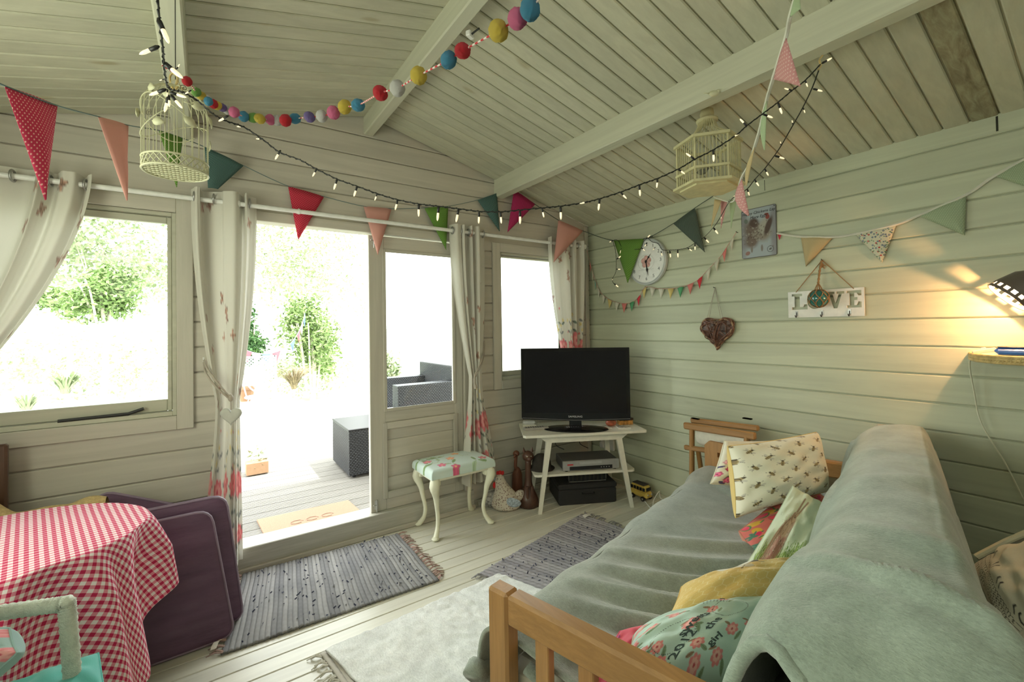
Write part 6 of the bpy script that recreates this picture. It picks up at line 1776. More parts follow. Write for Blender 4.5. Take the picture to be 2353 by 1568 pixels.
# board with letter-shaped openings
cu = bpy.data.curves.new('letters', 'CURVE'); cu.dimensions = '2D'; cu.fill_mode = 'BOTH'; cu.extrude = .004
def poly2(pts):
    s_ = cu.splines.new('POLY'); s_.points.add(len(pts)-1)
    for k, (x, y) in enumerate(pts): s_.points[k].co = (x, y, 0, 1)
    s_.use_cyclic_u = True
hw, hh = lw/2, lh/2; poly2([(-hw,-hh),(hw,-hh),(hw,hh),(-hw,hh)])
b0, b1 = -.030, .062
def LL(x0, pts): poly2([(x0+x, b0+(b1-b0)*y) for x, y in pts])
# outlines of a slab-serif L, O, V, E; the O keeps its centre
LL(-.165, [(0,0),(.082,0),(.082,.32),(.066,.32),(.060,.16),(.042,.16),(.042,.86),(.055,.86),(.055,1),(0,1),(0,.86),(.014,.86),(.014,.16),(0,.16)])
ocx = -.045; ow = .040
poly2([(ocx+ow*math.cos(k*math.pi/12), .016+.046*math.sin(k*math.pi/12)) for k in range(24)])
poly2([(ocx+ow*.42*math.cos(k*math.pi/12), .016+.028*math.sin(k*math.pi/12)) for k in range(24)])
LL(.012, [(.034,0),(.052,0),(.074,.86),(.086,.86),(.086,1),(.048,1),(.048,.86),(.058,.86),(.044,.30),(.030,.86),(.040,.86),(.040,1),(0,1),(0,.86),(.010,.86)])
LL(.108, [(0,0),(.066,0),(.066,.34),(.052,.34),(.044,.14),(.034,.14),(.034,.44),(.048,.44),(.048,.60),(.034,.60),(.034,.86),(.044,.86),(.052,.70),(.066,.70),(.066,1),(0,1),(0,.86),(.012,.86),(.012,.14),(0,.14)])
oo = bpy.data.objects.new('x', cu); me = bpy.data.meshes.new_from_object(oo); bpy.data.objects.remove(oo); bpy.data.curves.remove(cu)
me.transform(Matrix.Translation(-Vector(t['base'])) @ Ml @ Matrix.Translation((0,0,.006))); me.materials.append(M_wp)
o = bpy.data.objects.new('plaque', me); COL.objects.link(o); o.parent = t; o['base'] = tuple(t['base'])
m = MB(); m.tube([Ml @ Vector((ocx-.006, .05, .006)), Ml @ Vector((ocx-.006, -.02, .006))], .003, 4); obj('letter_bridge', m, M_wp, t)
for x in (-.14, -.01, .12):
    hk_ = obj('hook', MB().tube(spline([Ml @ Vector((x, -hh+.030, .012)), Ml @ Vector((x, -hh+.012, .014)), Ml @ Vector((x, -hh+.002, .020)), Ml @ Vector((x, -hh+.006, .030)), Ml @ Vector((x, -hh+.014, .032))], 4), .0024, 6), M_ink2, t)
    m = MB(); m.box((x-.007, -hh+.012, .010), (x+.007, -hh+.038, .012), Ml); obj('hook_plate', m, M_eyelet, t)
ln = at(1889, 598, 'x', -.012)
M_rope = plain('tan_rope', (.34,.20,.09), .9, bmp=.6, bscale=300)
for px, py in ((1829, 672), (1962, 664)): obj('cord', MB().tube([ln, at(px, py, 'x', -.014)], .0022, 6), M_rope, t)
nail(ln, 'nail holding the LOVE plaque and the glass float')
# glass float in net
fc = at(1881, 686, 'x', -.075); fr_ = .048
t = thing('glass_fishing_float', fc, 'teal glass fishing float in a brown rope net hanging in front of the LOVE plaque', 'glass float')
g_, ntg, bg = newmat('teal_glass'); bg.inputs['Base Color'].default_value = (.03,.22,.20,1); bg.inputs['Roughness'].default_value = .08; bg.inputs['Transmission Weight'].default_value = .35; bg.inputs['Coat Weight'].default_value = .6
obj('glass_ball', MB().sphere(fc, fr_, 32, 20), g_, t, smooth=True)
top = fc+Vector((0,0,.085))
m = MB()
for k in range(7):
    a = k*2*math.pi/7
    for sg in (1, -1):
        pts = []
        for j in range(9):
            ph = math.pi*(.08+.88*j/8); an = a+sg*.45*math.sin(ph*2.0)
            pts.append(fc+Vector((math.sin(ph)*math.cos(an), math.sin(ph)*math.sin(an), math.cos(ph)))*(fr_+.003))
        m.tube(pts, .0026, 6)
obj('net', m, M_rope, t, smooth=True)
lnf = Vector((-.02, ln.y, ln.z)); 
m = MB()
for k in range(4):
    a = k*math.pi/2; m.tube(spline([fc+Vector((.02*math.cos(a), .02*math.sin(a), fr_*.93)), fc+Vector((.010*math.cos(a), .010*math.sin(a), fr_+.02)), top], 4), .0028, 6)
obj('net_gather', m, M_rope, t)
S = spline([top, top.lerp(lnf, .5)+Vector((-.004,0,0)), lnf+Vector((0,0,-.006))], 14)
obj('rope', MB().tube(S, [.0055*(1+.25*math.sin(i*1.4)) for i in range(len(S))], 8), M_rope, t, smooth=True)
m = MB(); m.sphere(lnf+Vector((0,0,-.03)), .011, 10, 8, (1,1,1.3)); m.tube([lnf+Vector((0,0,-.03)), lnf+Vector((-.012,-.022,-.035))], .003, 5); m.tube([lnf+Vector((0,0,-.03)), lnf+Vector((-.01,-.018,-.05))], .003, 5); obj('knot', m, M_rope, t, smooth=True)

# shelf, radio, adaptor, lamp
t = thing('wicker_shelf', (-.12, -2.72, 1.205), 'curved wicker-edged shelf on the wall at the right edge of the picture', 'shelf')
m = MB(); pl = []; 
shl = [(0,-2.440),(-.06,-2.452),(-.15,-2.49),(-.23,-2.57),(-.27,-2.70),(-.24,-2.86),(-.14,-2.97),(0,-3.02)]
S = spline([Vector((x, y, 0)) for x, y in shl], 5)
m.prism([(p.x, p.y) for p in S], .012, Matrix.Translation((0,0,1.206))); obj('board', m, M_can, t)
M_cane = plain('golden_cane', (.55,.42,.18), .5, var=.3, scale=40)
for k, dz in enumerate((-.004, .008, .019)): 
    obj('cane_edge', MB().tube([p+Vector((-.006 if p.x < -.001 else 0, 0, 1.205+dz-.006)) for p in S], .007, 8), M_cane, t, smooth=True)
m = MB()
for i in range(0, len(S)-1):
    for f in (0, .5): p = S[i].lerp(S[i+1], f); m.tube([p+Vector((-.013, 0, 1.192)), p+Vector((-.014, -.008, 1.220))], .003, 5)
obj('cane_plait', m, M_cane, t, kind='stuff')
SZt = 1.222
t = thing('blue_radio', (-.08, -2.60, SZt), 'royal-blue rounded plastic box on the wicker shelf', 'box')
yl = at(2288, 808, 'x', -.09).y
obj('case', MB().box((-.13, yl-.20, SZt), (-.05, yl, SZt+.030), None, .012), plain('royal_blue_plastic', (.01,.07,.32), .3), t)
obj('lid_edge', MB().box((-.126, yl-.19, SZt+.0305), (-.054, yl-.01, SZt+.034), None, .001), M_black, t)
p = at(2262, 813, 'x', -.10)
t = thing('plug_adaptor', p, 'white plug adaptor with a cable at the left end of the wicker shelf', 'adaptor')
obj('body', MB().box((-.016, -.036, -.009), (.016, .036, .009), Matrix.Translation((-.10, p.y, SZt+.012)) @ Matrix.Rotation(R(-14), 4, 'X'), .004), plain('ivory_plastic', (.75,.68,.55), .4), t)
obj('switch', MB().box((-.008, -.008, .009), (.008, .008, .016), Matrix.Translation((-.10, p.y, SZt+.012)) @ Matrix.Rotation(R(-14), 4, 'X'), .003), M_rod, t)
cab = [at(a_, b_, 'x', c_) for a_, b_, c_ in ((2240,818,-.09),(2230,825,-.08),(2229,850,-.05),(2238,900,-.03),(2250,960,-.03),(2275,1010,-.03),(2310,1065,-.03),(2353,1150,-.03))]
obj('cable', MB().tube(spline(cab, 8), .0032, 6), plain('cream_flex', (.62,.62,.48), .5), t, smooth=True)

# clip-on spot lamp: perforated metal shade pointing down to the left
M_shade = plain('grey_brown_lamp_shade', (.16,.13,.11), .4, .3)
lx = -.15
rc0 = at(2313, 684, 'x', lx)
LD = (rc0-Vector(CAM)).dot(Vector(CF))
e0, e1 = atd(2282, 656, LD), atd(2345, 712, LD); rs_ = (e1-e0).length/2
axis = Vector(tuple(-.58*CR-.68*CU+.42*CF)).normalized()   # direction the lamp throws its light
t = thing('wall_spot_lamp', rc0-axis*.12, 'lit spot lamp with a perforated shade at the right edge of the picture', 'lamp')
bx_ = axis.orthogonal().normalized(); by_ = axis.cross(bx_)
def shp(k, n, d, r): a = 2*math.pi*k/n; return rc0-axis*d+bx_*r*math.cos(a)+by_*r*math.sin(a)
m = MB(); n = 80; rows = [(0, rs_), (.010, rs_*1.0), (.024, rs_*.99), (.034, rs_*.97), (.09, rs_*.80), (.115, rs_*.55), (.13, rs_*.25), (.132, .001)]
for d_, r_ in rows:
    for k in range(n): m.v.append(tuple(shp(k, n, d_, r_)))
for j in range(len(rows)-1):
    for k in range(n):
        if j == 1 and (k % 5) in (0, 1, 2): continue
        m.face((j*n+k, j*n+(k+1)%n, (j+1)*n+(k+1)%n, (j+1)*n+k))
obj('shade', m, M_shade, t, smooth=True)
obj('rim', MB().tube([shp(k, 36, 0, rs_) for k in range(36)], .002, 6, closed=True), M_shade, t)
m = MB()
for d_, r_ in rows:
    for k in range(n): m.v.append(tuple(shp(k, n, d_, max(.001, r_*.95-.001))))
for j in range(len(rows)-1):
    for k in range(n):
        if j == 1 and (k % 5) in (0, 1, 2): continue
        m.face((j*n+k, j*n+(k+1)%n, (j+1)*n+(k+1)%n, (j+1)*n+k))
obj('white_lining', m, plain('white_lamp_lining', (.85,.83,.78), .5), t, smooth=True, label='white inner lining')
M_bulb = plain('lit_bulb', (1,.95,.85), .5, emis=(1,.80,.52), es=60)
obj('bulb', MB().sphere(rc0-axis*.055, .020, 20, 14), M_bulb, t, smooth=True)
arm_end = Vector((0, rc0.y-.34, rc0.z+.12))
obj('arm', MB().tube(spline([rc0-axis*.13, rc0-axis*.17+Vector((0,-.03,0)), Vector((-.10, rc0.y-.28, rc0.z+.14)), arm_end], 8), .007, 8), M_shade, t, smooth=True)
obj('wall_plate', MB().tube([arm_end, arm_end+Vector((-.012,0,0))], .035, 20), M_shade, t)
ld = bpy.data.lights.new('lamp_light', 'POINT'); ld.energy = 6; ld.color = (1,.47,.19); ld.shadow_soft_size = .005
lo = bpy.data.objects.new('lamp_light', ld); COL.objects.link(lo); lo.location = rc0-axis*.018

# ================================================================== HANGING THINGS
def hang_tri(name, mat, parent, a, b, tip, n=8, curl=.10, label=None):
    m = MB(); flagtri(m, a, b, tip, n)
    return obj(name, m, mat, parent, smooth=True, solid=.0012, label=label)
def dotted(name, col, dot, sc=26.0, rad=.22):
    m, nt, b = newmat(name)
    tc = nd(nt, 'ShaderNodeTexCoord'); mp = nd(nt, 'ShaderNodeMapping'); mp.inputs['Scale'].default_value = (sc, sc*1.2, 1); mp.inputs['Rotation'].default_value = (0,0,R(45))
    nt.links.new(tc.outputs['UV'], mp.inputs[0])
    vm = nd(nt, 'ShaderNodeVectorMath', operation='FRACTION'); nt.links.new(mp.outputs[0], vm.inputs[0])
    vs_ = nd(nt, 'ShaderNodeVectorMath', operation='DISTANCE'); vs_.inputs[1].default_value = (.5,.5,0); 
    sp = nd(nt, 'ShaderNodeVectorMath', operation='MULTIPLY'); sp.inputs[1].default_value = (1,1,0); nt.links.new(vm.outputs[0], sp.inputs[0]); nt.links.new(sp.outputs[0], vs_.inputs[0])
    g = nd(nt, 'ShaderNodeMath', operation='LESS_THAN'); g.inputs[1].default_value = rad; nt.links.new(vs_.outputs['Value'], g.inputs[0])
    c = mixc(nt, col, dot, g.outputs[0]); nt.links.new(c, b.inputs['Base Color']); b.inputs['Roughness'].default_value = .9
    # light glows through thin cotton
    tl = nt.nodes.new('ShaderNodeBsdfTranslucent'); nt.links.new(c, tl.inputs[0]); mx = nt.nodes.new('ShaderNodeMixShader'); mx.inputs[0].default_value = .25
    out = nt.nodes['Material Output']; nt.links.new(b.outputs[0], mx.inputs[1]); nt.links.new(tl.outputs[0], mx.inputs[2]); nt.links.new(mx.outputs[0], out.inputs[0])
    return m
D_red = dotted('crimson_dotted_cotton', (.56,.045,.11), (.80,.45,.42), 22)
D_red2 = dotted('red_dotted_cotton', (.62,.02,.06), (.75,.25,.28), 24)
D_pink = dotted('plain_pink_cotton', (.78,.42,.36), (.78,.42,.36), 10)
D_teal = dotted('teal_dotted_cotton', (.065,.15,.14), (.30,.42,.38), 24, .2)
D_green = dotted('green_dotted_cotton', (.15,.32,.05), (.32,.50,.16), 26, .22)
D_mag = dotted('magenta_dotted_cotton', (.50,.02,.13), (.62,.15,.28), 26, .2)
D_grey = dotted('slate_dotted_cotton', (.085,.12,.10), (.28,.33,.27), 26, .2)
D_sage = dotted('sage_dotted_cotton', (.40,.50,.33), (.62,.68,.5), 20, .2)
D_cream = dotted('cream_cotton', (.62,.50,.28), (.60,.48,.28), 14, .2)
D_rosy = dotted('rosy_dotted_cotton', (.68,.34,.34), (.80,.58,.55), 12, .22)
D_pal = dotted('pale_green_cotton', (.48,.60,.38), (.50,.62,.4), 14, .2)
M_tape = plain('teal_bias_tape', (.14,.20,.20), .9)
M_tape2 = plain('slate_bias_tape', (.05,.07,.06), .9)
M_tapeW = plain('white_bias_tape', (.66,.66,.58), .9)

# main bunting: string points (pixel, depth)
BW = lambda px, py, y=-.03: at(px, py, 'y', y)
pts = [atd(-60, 165, 1.05), atd(10, 197, 1.10), atd(132, 243, 1.25), atd(225, 268, 1.55), atd(295, 288, 1.72), atd(365, 300, 2.0), atd(420, 318, 2.15), BW(470, 338, -.12), BW(560, 381, -.06), BW(662, 428), BW(745, 452), BW(835, 474), BW(900, 480), BW(975, 478), BW(1030, 474), BW(1097, 460), BW(1142, 444), BW(1176, 426, -.04)]
t = thing('flag_bunting', pts[9], 'long multicoloured cotton bunting looping from the left foreground to the right roof beam', 'bunting')
obj('tape', MB().tube(spline(pts, 6), .0035, 6, flat=.6), M_tape, t)
F = [(1,2,(103,460,1.10),D_red,'crimson polka-dot flag'), (3,4,(290,461,1.60),D_pink,'plain pink flag'), (5,6,(405,430,2.1),D_green,'green polka-dot flag'),
     (7,8,None,D_teal,'teal polka-dot flag'), (9,10,(685,552),D_red2,'red polka-dot flag'), (11,12,(868,586),D_pink,'plain peach flag'), (13,14,(1025,575),D_green,'green polka-dot flag'), (15,16,(1148,532),D_teal,'teal polka-dot flag')]
for i, j, tp, mt, lb in F:
    if tp is None: # this flag is caught up on itself: a folded, blunt flag
        a, b = pts[i], pts[j]; m = MB(); q1, q2 = BW(515, 437, -.07), BW(478, 432, -.11)
        m.grid(lambda u, v: (a.lerp(b, u)).lerp(q2.lerp(q1, u*.6+.4*0+.0), v)+Vector((0, -.015*math.sin(math.pi*u)*(1-v*.5), 0)), 8, 8, uv=lambda u, v: (u, v))
        obj('flag', m, mt, t, smooth=True, solid=.0012, label=lb)
    else:
        tip = atd(*tp) if len(tp) == 3 else BW(tp[0], tp[1], -.035)
        hang_tri('flag', mt, t, pts[i], pts[j], tip, label=lb)
hook1 = BW(1176, 426, -.04)
t2 = thing('cup_hook', hook1, 'small hook under the end of the roof beam holding the bunting', 'hook')
obj('hook', MB().tube(spline([hook1+Vector((0,0,.02)), hook1+Vector((.004,0,.004)), hook1+Vector((0,0,-.008)), hook1+Vector((-.008,0,0))], 4), .0022, 6), M_ink2, t2)
# second string from the hook to the corner and over to the right wall
RW = lambda px, py, x=-.03: at(px, py, 'x', x)
pts = [BW(1176, 428, -.045), BW(1181, 436, -.06), BW(1230, 470, -.09), BW(1283, 506, -.12), BW(1340, 531, -.14), RW(1410, 553, -.045), RW(1480, 549, -.045), RW(1547, 514, -.04), RW(1597, 478, -.035), RW(1640, 450, -.02)]
t = thing('flag_bunting', pts[3], 'dark multicoloured bunting from the roof beam round the corner and over the clock', 'bunting')
obj('tape', MB().tube(spline(pts, 6), .0035, 6, flat=.6), M_tape2, t)
for i, j, tip, mt, lb in ((1,2,BW(1166,534,-.07),D_mag,'magenta polka-dot flag'), (3,4,BW(1272,603,-.13),D_pink,'plain pink flag'), (5,6,RW(1443,650,-.06),D_green,'green polka-dot flag'), (7,8,RW(1620,580,-.03),D_grey,'slate polka-dot flag')):
    hang_tri('flag', mt, t, pts[i], pts[j], tip, label=lb)

# pastel bunting on the right wall
pts = [RW(1786,536,-.012), RW(1796,538,-.012), RW(1840,544,-.012), RW(1915,545,-.012), RW(1965,538,-.014), RW(2060,516,-.014), RW(2110,496,-.014), RW(2220,448,-.014), RW(2285,405,-.012), RW(2395,345,-.012)]
t = thing('flag_bunting', pts[4], 'pastel cotton bunting pinned along the right wall above the LOVE plaque', 'bunting')
obj('tape', MB().tube(spline(pts, 6), .0085, 6, flat=.8), M_tapeW, t)
# ditsy floral print
def ditsy():
    m, nt, b = newmat('ditsy_floral_cotton'); tc = nd(nt, 'ShaderNodeTexCoord')
    c = (.62,.60,.46)
    for sc, cl, th, off in ((9., (.50,.05,.05), .20, 0), (12., (.16,.20,.26), .28, 3.3), (15., (.10,.22,.12), .22, 7.1)):
        mp = nd(nt, 'ShaderNodeMapping'); mp.inputs['Location'].default_value = (off, off*.7, 0); nt.links.new(tc.outputs['UV'], mp.inputs[0])
        vo = nd(nt, 'ShaderNodeTexVoronoi', Scale=sc); nt.links.new(mp.outputs[0], vo.inputs['Vector'])
        rr = ramp(nt, vo.outputs['Distance'], [(0, 0), (th*.35, 0), (th*.4, 1), (th*1.1, 1), (th*1.25, 0)]); c = mixc(nt, c, cl, rr.outputs[0])
    nt.links.new(c, b.inputs['Base Color']); b.inputs['Roughness'].default_value = .9; return m
M_ditsy = ditsy()
for i, j, tip, mt, lb in ((0,1,RW(1791,552,-.012),D_red2,'red polka-dot flag corner'), (2,3,RW(1852,613,-.012),D_cream,'cream flag'), (4,5,RW(2027,604,-.012),M_ditsy,'ditsy floral flag'), (6,7,RW(2217,541,-.012),D_sage,'sage polka-dot flag'), (8,9,RW(2390,440,-.012),D_sage,'pale sage flag')):
    hang_tri('flag', mt, t, pts[i], pts[j], tip, label=lb)

# little string of tiny flags
pts2 = [(1330,577),(1352,582),(1366,640),(1382,675),(1412,694),(1445,697),(1468,683),(1483,660),(1515,664),(1560,661),(1600,646),(1625,622),(1655,590),(1675,560),(1692,534)]
P2 = [Vector((min(-.012, v.x), v.y, v.z)) for v in [RW(px, py, -.02) if px > 1356 else Vector((-.045, -.035, RW(1358, py, -.02).z)) for px, py in pts2]]
S = spline(P2, 8)
t = thing('miniature_bunting', P2[7], 'string of tiny coloured flags looping under the clock up to the tin sign', 'bunting')
obj('string', MB().tube(S, .0022, 5), plain('pink_cord', (.60,.33,.28), .9), t)
mini = [plain(n_, c_, .9) for n_, c_ in (('mini_white',(.62,.60,.50)),('mini_yellow',(.66,.52,.20)),('mini_red',(.62,.04,.06)),('mini_green',(.10,.36,.17)),('mini_coral',(.72,.22,.20)),('mini_teal',(.20,.38,.32)))]
order = [0,4,0,5,0,0,1,0,4,3,2,1,0,0,1,3,4,2,0,0,4,0]
acc = [0.0]
for k in range(1, len(S)): acc.append(acc[-1]+(S[k]-S[k-1]).length)
def along(d):
    for k in range(1, len(S)):
        if acc[k] >= d: return S[k-1].lerp(S[k], (d-acc[k-1])/(acc[k]-acc[k-1]+1e-9))
    return S[-1]
n_f = len(order)
for k, c in enumerate(order):
    d = (k+.6)*acc[-1]/(n_f+.2); a, b = along(d-.027), along(d+.027); mid = (a+b)/2
    hang_tri('flag', mini[c], t, a, b, mid+Vector((-.006, 0, -.078)), n=3)
nail(P2[-1]+Vector((-.0,0,0)), 'nail left of the tin sign holding the tiny flags'); nail(P2[7], 'nail below the clock holding the tiny flags')

# pale bunting hanging from the roof beam down to the right wall
pp = [(1835,-30,1.05),(1815,40,1.10),(1806,85,1.15),(1776,182,1.22),(1762,230,1.30),(1748,290,1.38),(1735,335,1.45),(1720,380,1.55),(1704,410,1.65),(1688,460,1.85),(1668,462,2.1),(1640,452,2.35)]
pts = [atd(*p) for p in pp]
t = thing('flag_bunting', pts[3], 'pale pink and green bunting dropping from the beam past the hexagonal birdcage', 'bunting')
obj('tape', MB().tube(spline(pts, 6), .0055, 6, flat=.6), M_tapeW, t)
for i, j, tip, mt, lb in ((2,3,atd(1840,198,1.12),D_rosy,'pink polka-dot flag'), (4,5,atd(1758,345,1.30),D_pal,'pale green flag'), (6,7,atd(1716,428,1.50),D_cream,'yellowish flag'), (8,9,atd(1722,495,1.70),D_rosy,'pale pink flag'), (0,1,atd(1840,20,1.0),D_pal,'pale green flag')):
    hang_tri('flag', mt, t, pts[i], pts[j], tip, label=lb)
for px, tx, mt in ((1650,1634,D_cream), (1664,1657,D_rosy), (1684,1680,D_pal)):
    hang_tri('flag', mt, t, atd(px-8, 458, 2.25), atd(px+8, 461, 2.2), atd(tx, 525, 2.22), label='small pastel flag')

# ---- pom-pom garland
poms = [(430,187,1.05,.0105,'r'),(451,212,1.1,.0105,'g'),(462,220,1.12,.011,'y'),(478,229,1.15,.011,'w'),(479,233,1.11,.0105,'b'),(490,239,1.15,.011,'r'),(499,243,1.17,.011,'y'),(510,247,1.19,.0115,'p'),(522,253,1.21,.012,'w'),(538,258,1.19,.0135,'k'),
 (560,268,1.25,.0135,'b'),(582,271,1.27,.014,'g'),(597,273,1.26,.0145,'y'),(621,275,1.29,.0145,'k'),(637,277,1.3,.0145,'w'),(656,277,1.27,.016,'r'),(678,273,1.3,.0155,'b'),(711,269,1.27,.0155,'p'),(739,267,1.27,.0165,'w'),(766,259,1.25,.0175,'k'),(792,246,1.24,.0185,'y'),
 (823,242,1.2,.0175,'b'),(874,214,1.1,.0185,'r'),(913,203,1.06,.0185,'w'),(962,174,1.0,.0185,'y'),(1031,138,.94,.0175,'b'),(1063,117,.92,.0165,'r'),(1145,71,.86,.020,'y'),(1189,43,.83,.0185,'k'),(1218,22,.80,.0185,'b')]
pc = {'r':(.66,.015,.03),'g':(.22,.48,.10),'y':(.80,.60,.08),'w':(.72,.71,.68),'b':(.07,.32,.52),'p':(.22,.16,.42),'k':(.82,.18,.36)}
pn = {'r':'red','g':'green','y':'yellow','w':'white','b':'blue','p':'purple','k':'pink'}
def felt(name, c):
    m, nt, b = newmat(name); tc = nd(nt, 'ShaderNodeTexCoord'); n1 = nd(nt, 'ShaderNodeTexNoise', Scale=260.0, Detail=5.0); nt.links.new(tc.outputs['Object'], n1.inputs['Vector'])
    r = ramp(nt, n1.outputs['Fac'], [(.3, tuple(q*.75 for q in c)), (.7, tuple(min(1,q*1.15) for q in c))]); nt.links.new(r.outputs[0], b.inputs['Base Color'])
    b.inputs['Roughness'].default_value = .98; b.inputs['Sheen Weight'].default_value = .15; b.inputs['Specular IOR Level'].default_value = .1; bump(nt, b, n1.outputs['Fac'], .8, .003); return m
mb = MB(); mb.sphere((0,0,0), 1.0, 40, 28)
rr_ = random.Random(2); nv_ = []
for v in mb.v:
    q = Vector(v); nv_.append(tuple(q*(1+.07*noise.noise(q*2.2)+.035*noise.noise(q*7)+.035*rr_.uniform(-1,1))))
mb.v = nv_
t = thing('pompom_garland', atd(739, 267, 1.27), 'garland of coloured felt pompoms on red and white twine under the ceiling', 'garland')
pmesh = {}
for k, c in pc.items():
    me = mb.mesh('pompom', (0,0,0), [felt(pn[k]+'_felt', c)], True); pmesh[k] = me
ctr = []
for k, (px, py, d_, r_, c) in enumerate(poms):
    p = atd(px, py, d_); ctr.append(p); s_ = r_*1.0
    inst('pompom', pmesh[c], t, Matrix.Translation(p) @ Matrix.Rotation(k*1.3, 4, (.3,.5,.8)) @ Matrix.Diagonal((s_, s_*.92, s_*1.08, 1)), label=pn[c]+' pompom')
tw = [atd(372,150,1.0)]+ctr+[atd(1245,-10,.78)]
def twist_mat():
    m, nt, b = newmat('red_white_twine'); tc = nd(nt, 'ShaderNodeTexCoord'); w = nt.nodes.new('ShaderNodeTexWave'); w.inputs['Scale'].default_value = 60; w.bands_direction = 'DIAGONAL'
    nt.links.new(tc.outputs['Object'], w.inputs['Vector']); r = ramp(nt, w.outputs['Fac'], [(.45, (.55,.04,.05)), (.55, (.75,.70,.66))]); nt.links.new(r.outputs[0], b.inputs['Base Color']); b.inputs['Roughness'].default_value = .9; return m
obj('twine', MB().tube(spline(tw, 4), .0019, 6), twist_mat(), t)

# ---- fairy lights
M_wire = plain('black_wire', (.012,.014,.012), .5)
M_hold = plain('black_bulb_holder', (.010,.010,.010), .45)
def lit(name, es):
    m, nt, b = newmat(name); b.inputs['Base Color'].default_value = (.85,.78,.6,1); b.inputs['Emission Color'].default_value = (1,.80,.48,1); b.inputs['Emission Strength'].default_value = es; b.inputs['Roughness'].default_value = .2; return m
M_lit = lit('lit_fairy_bulb', .55)
hm = MB(); hm.tube([(0,0,0),(0,0,-.006),(0,0,-.021)], [.0018,.0042,.0040], 10); hm = hm.mesh('holder', (0,0,0), [M_hold], True)
gm = MB(); gm.tube([(0,0,-.021),(0,0,-.034),(0,0,-.041),(0,0,-.045)], [.0036,.0038,.0026,.0006], 10); gm = gm.mesh('bulb', (0,0,0), [M_lit], False)
def bulb_at(t, p, dirn, sc=1.0):
    d = Vector(dirn).normalized(); q = (-d).to_track_quat('Z', 'Y').to_matrix().to_4x4()
    M = Matrix.Translation(p) @ q @ Matrix.Scale(sc, 4)
    h = inst('bulb_holder', hm, t, M)
    b = bpy.data.objects.new('bulb', gm); COL.objects.link(b); b.parent = h; b['base'] = (0,0,0)
def fairy(label, wire, bulbs, loc):
    t = thing('fairy_lights', loc, label, 'fairy lights')
    S = spline(wire, 10); obj('wire', MB().tube(S, .0017, 5), M_wire, t)
    # second twisted strand
    S2 = [p+Vector((0, .0, 0))+Vector((.0022*math.cos(i*1.9), .0022*math.cos(i*1.9+1), .0022*math.sin(i*1.9))) for i, p in enumerate(S)]; obj('wire', MB().tube(S2, .0014, 4), M_wire, t)
    for p0, p1 in bulbs:
        v = p1-p0; bulb_at(t, p0, v, v.length/.045)
    return t
wa = [(362,-20,.80),(366,40,.82),(374,108,.86),(377,150,.90),(383,190,.95),(392,205,1.0),(420,212,1.05),(455,232,1.10),(490,262,1.18),(520,278,1.22),(560,292,1.26),(603,320,1.28),(643,350,1.30),(690,368,1.31),(728,389,1.32),(775,412,1.33),(820,428,1.34),(866,445,1.35),(913,459,1.36),(962,469,1.36),(1005,474,1.36),(1053,480,1.36),(1102,486,1.36),(1150,487,1.35),(1195,483,1.35),(1247,478,1.34),(1288,474,1.34),(1340,466,1.33),(1378,457,1.33),(1428,441,1.32),(1472,424,1.31),(1512,410,1.3),(1560,388,1.29),(1597,366,1.28),(1640,344,1.27),(1690,312,1.26),(1715,290,1.25),(1752,262,1.24),(1788,235,1.23),(1820,208,1.22),(1850,185,1.21),(1885,148,1.2)]
W_a = [atd(*p) for p in wa]
def pb(x0, y0, d0, x1, y1): return (atd(x0, y0, d0), atd(x1, y1, d0))
bl = [pb(363,42,.82,388,100), pb(366,106,.86,320,125), pb(374,142,.90,420,180), pb(405,160,.95,413,147), pb(378,182,.96,366,185), pb(382,205,.98,343,219), pb(385,205,.99,384,222), pb(392,200,.99,382,200), pb(390,212,1.0,428,224), pb(392,218,1.0,419,249), pb(388,220,1.0,378,258), pb(388,218,1.0,389,246), pb(440,207,1.05,425,216), pb(525,266,1.2,502,279), pb(562,291,1.26,544,291), pb(604,320,1.28,588,319), pb(645,345,1.30,632,367), pb(728,388,1.32,718,406), pb(775,411,1.33,767,436), pb(821,427,1.34,813,452), pb(867,444,1.35,861,461), pb(914,458,1.36,908,483), pb(962,468,1.36,962,498), pb(1008,474,1.36,1005,508), pb(1054,479,1.36,1048,511), pb(1101,486,1.36,1100,514), pb(1150,487,1.35,1152,514), pb(1195,484,1.35,1195,515), pb(1245,478,1.34,1250,500), pb(1288,474,1.34,1289,505), pb(1352,464,1.33,1332,468), pb(1378,456,1.33,1375,484), pb(1425,441,1.32,1440,457), pb(1469,425,1.31,1471,451), pb(1511,410,1.3,1509,432), pb(1557,388,1.29,1574,400), pb(1596,366,1.28,1576,352), pb(1639,343,1.27,1640,372), pb(1680,318,1.26,1697,308), pb(1716,290,1.25,1700,273), pb(1752,262,1.24,1776,271), pb(1788,237,1.23,1797,262), pb(1820,208,1.22,1802,203), pb(1850,184,1.21,1856,200), pb(1888,146,1.2,1912,133)]
fairy('fairy lights looping from the left birdcage across the room to the right beam', W_a, bl, atd(1053, 480, 1.36))
wb = [(1885,150,1.22),(1868,198,1.26),(1845,247,1.32),(1822,288,1.38),(1795,335,1.45),(1778,360,1.5),(1757,388,1.56),(1735,412,1.62),(1715,436,1.7),(1690,450,1.85),(1672,470,2.0),(1655,500,2.15),(1640,522,2.28)]
W_b = [atd(*p) for p in wb]
wc = [(1640,522),(1618,545),(1595,560),(1578,570),(1557,574),(1540,575),(1522,574),(1512,560),(1498,556),(1488,545)]
W_b += [RW(a, b, -.055) for a, b in wc[1:]]
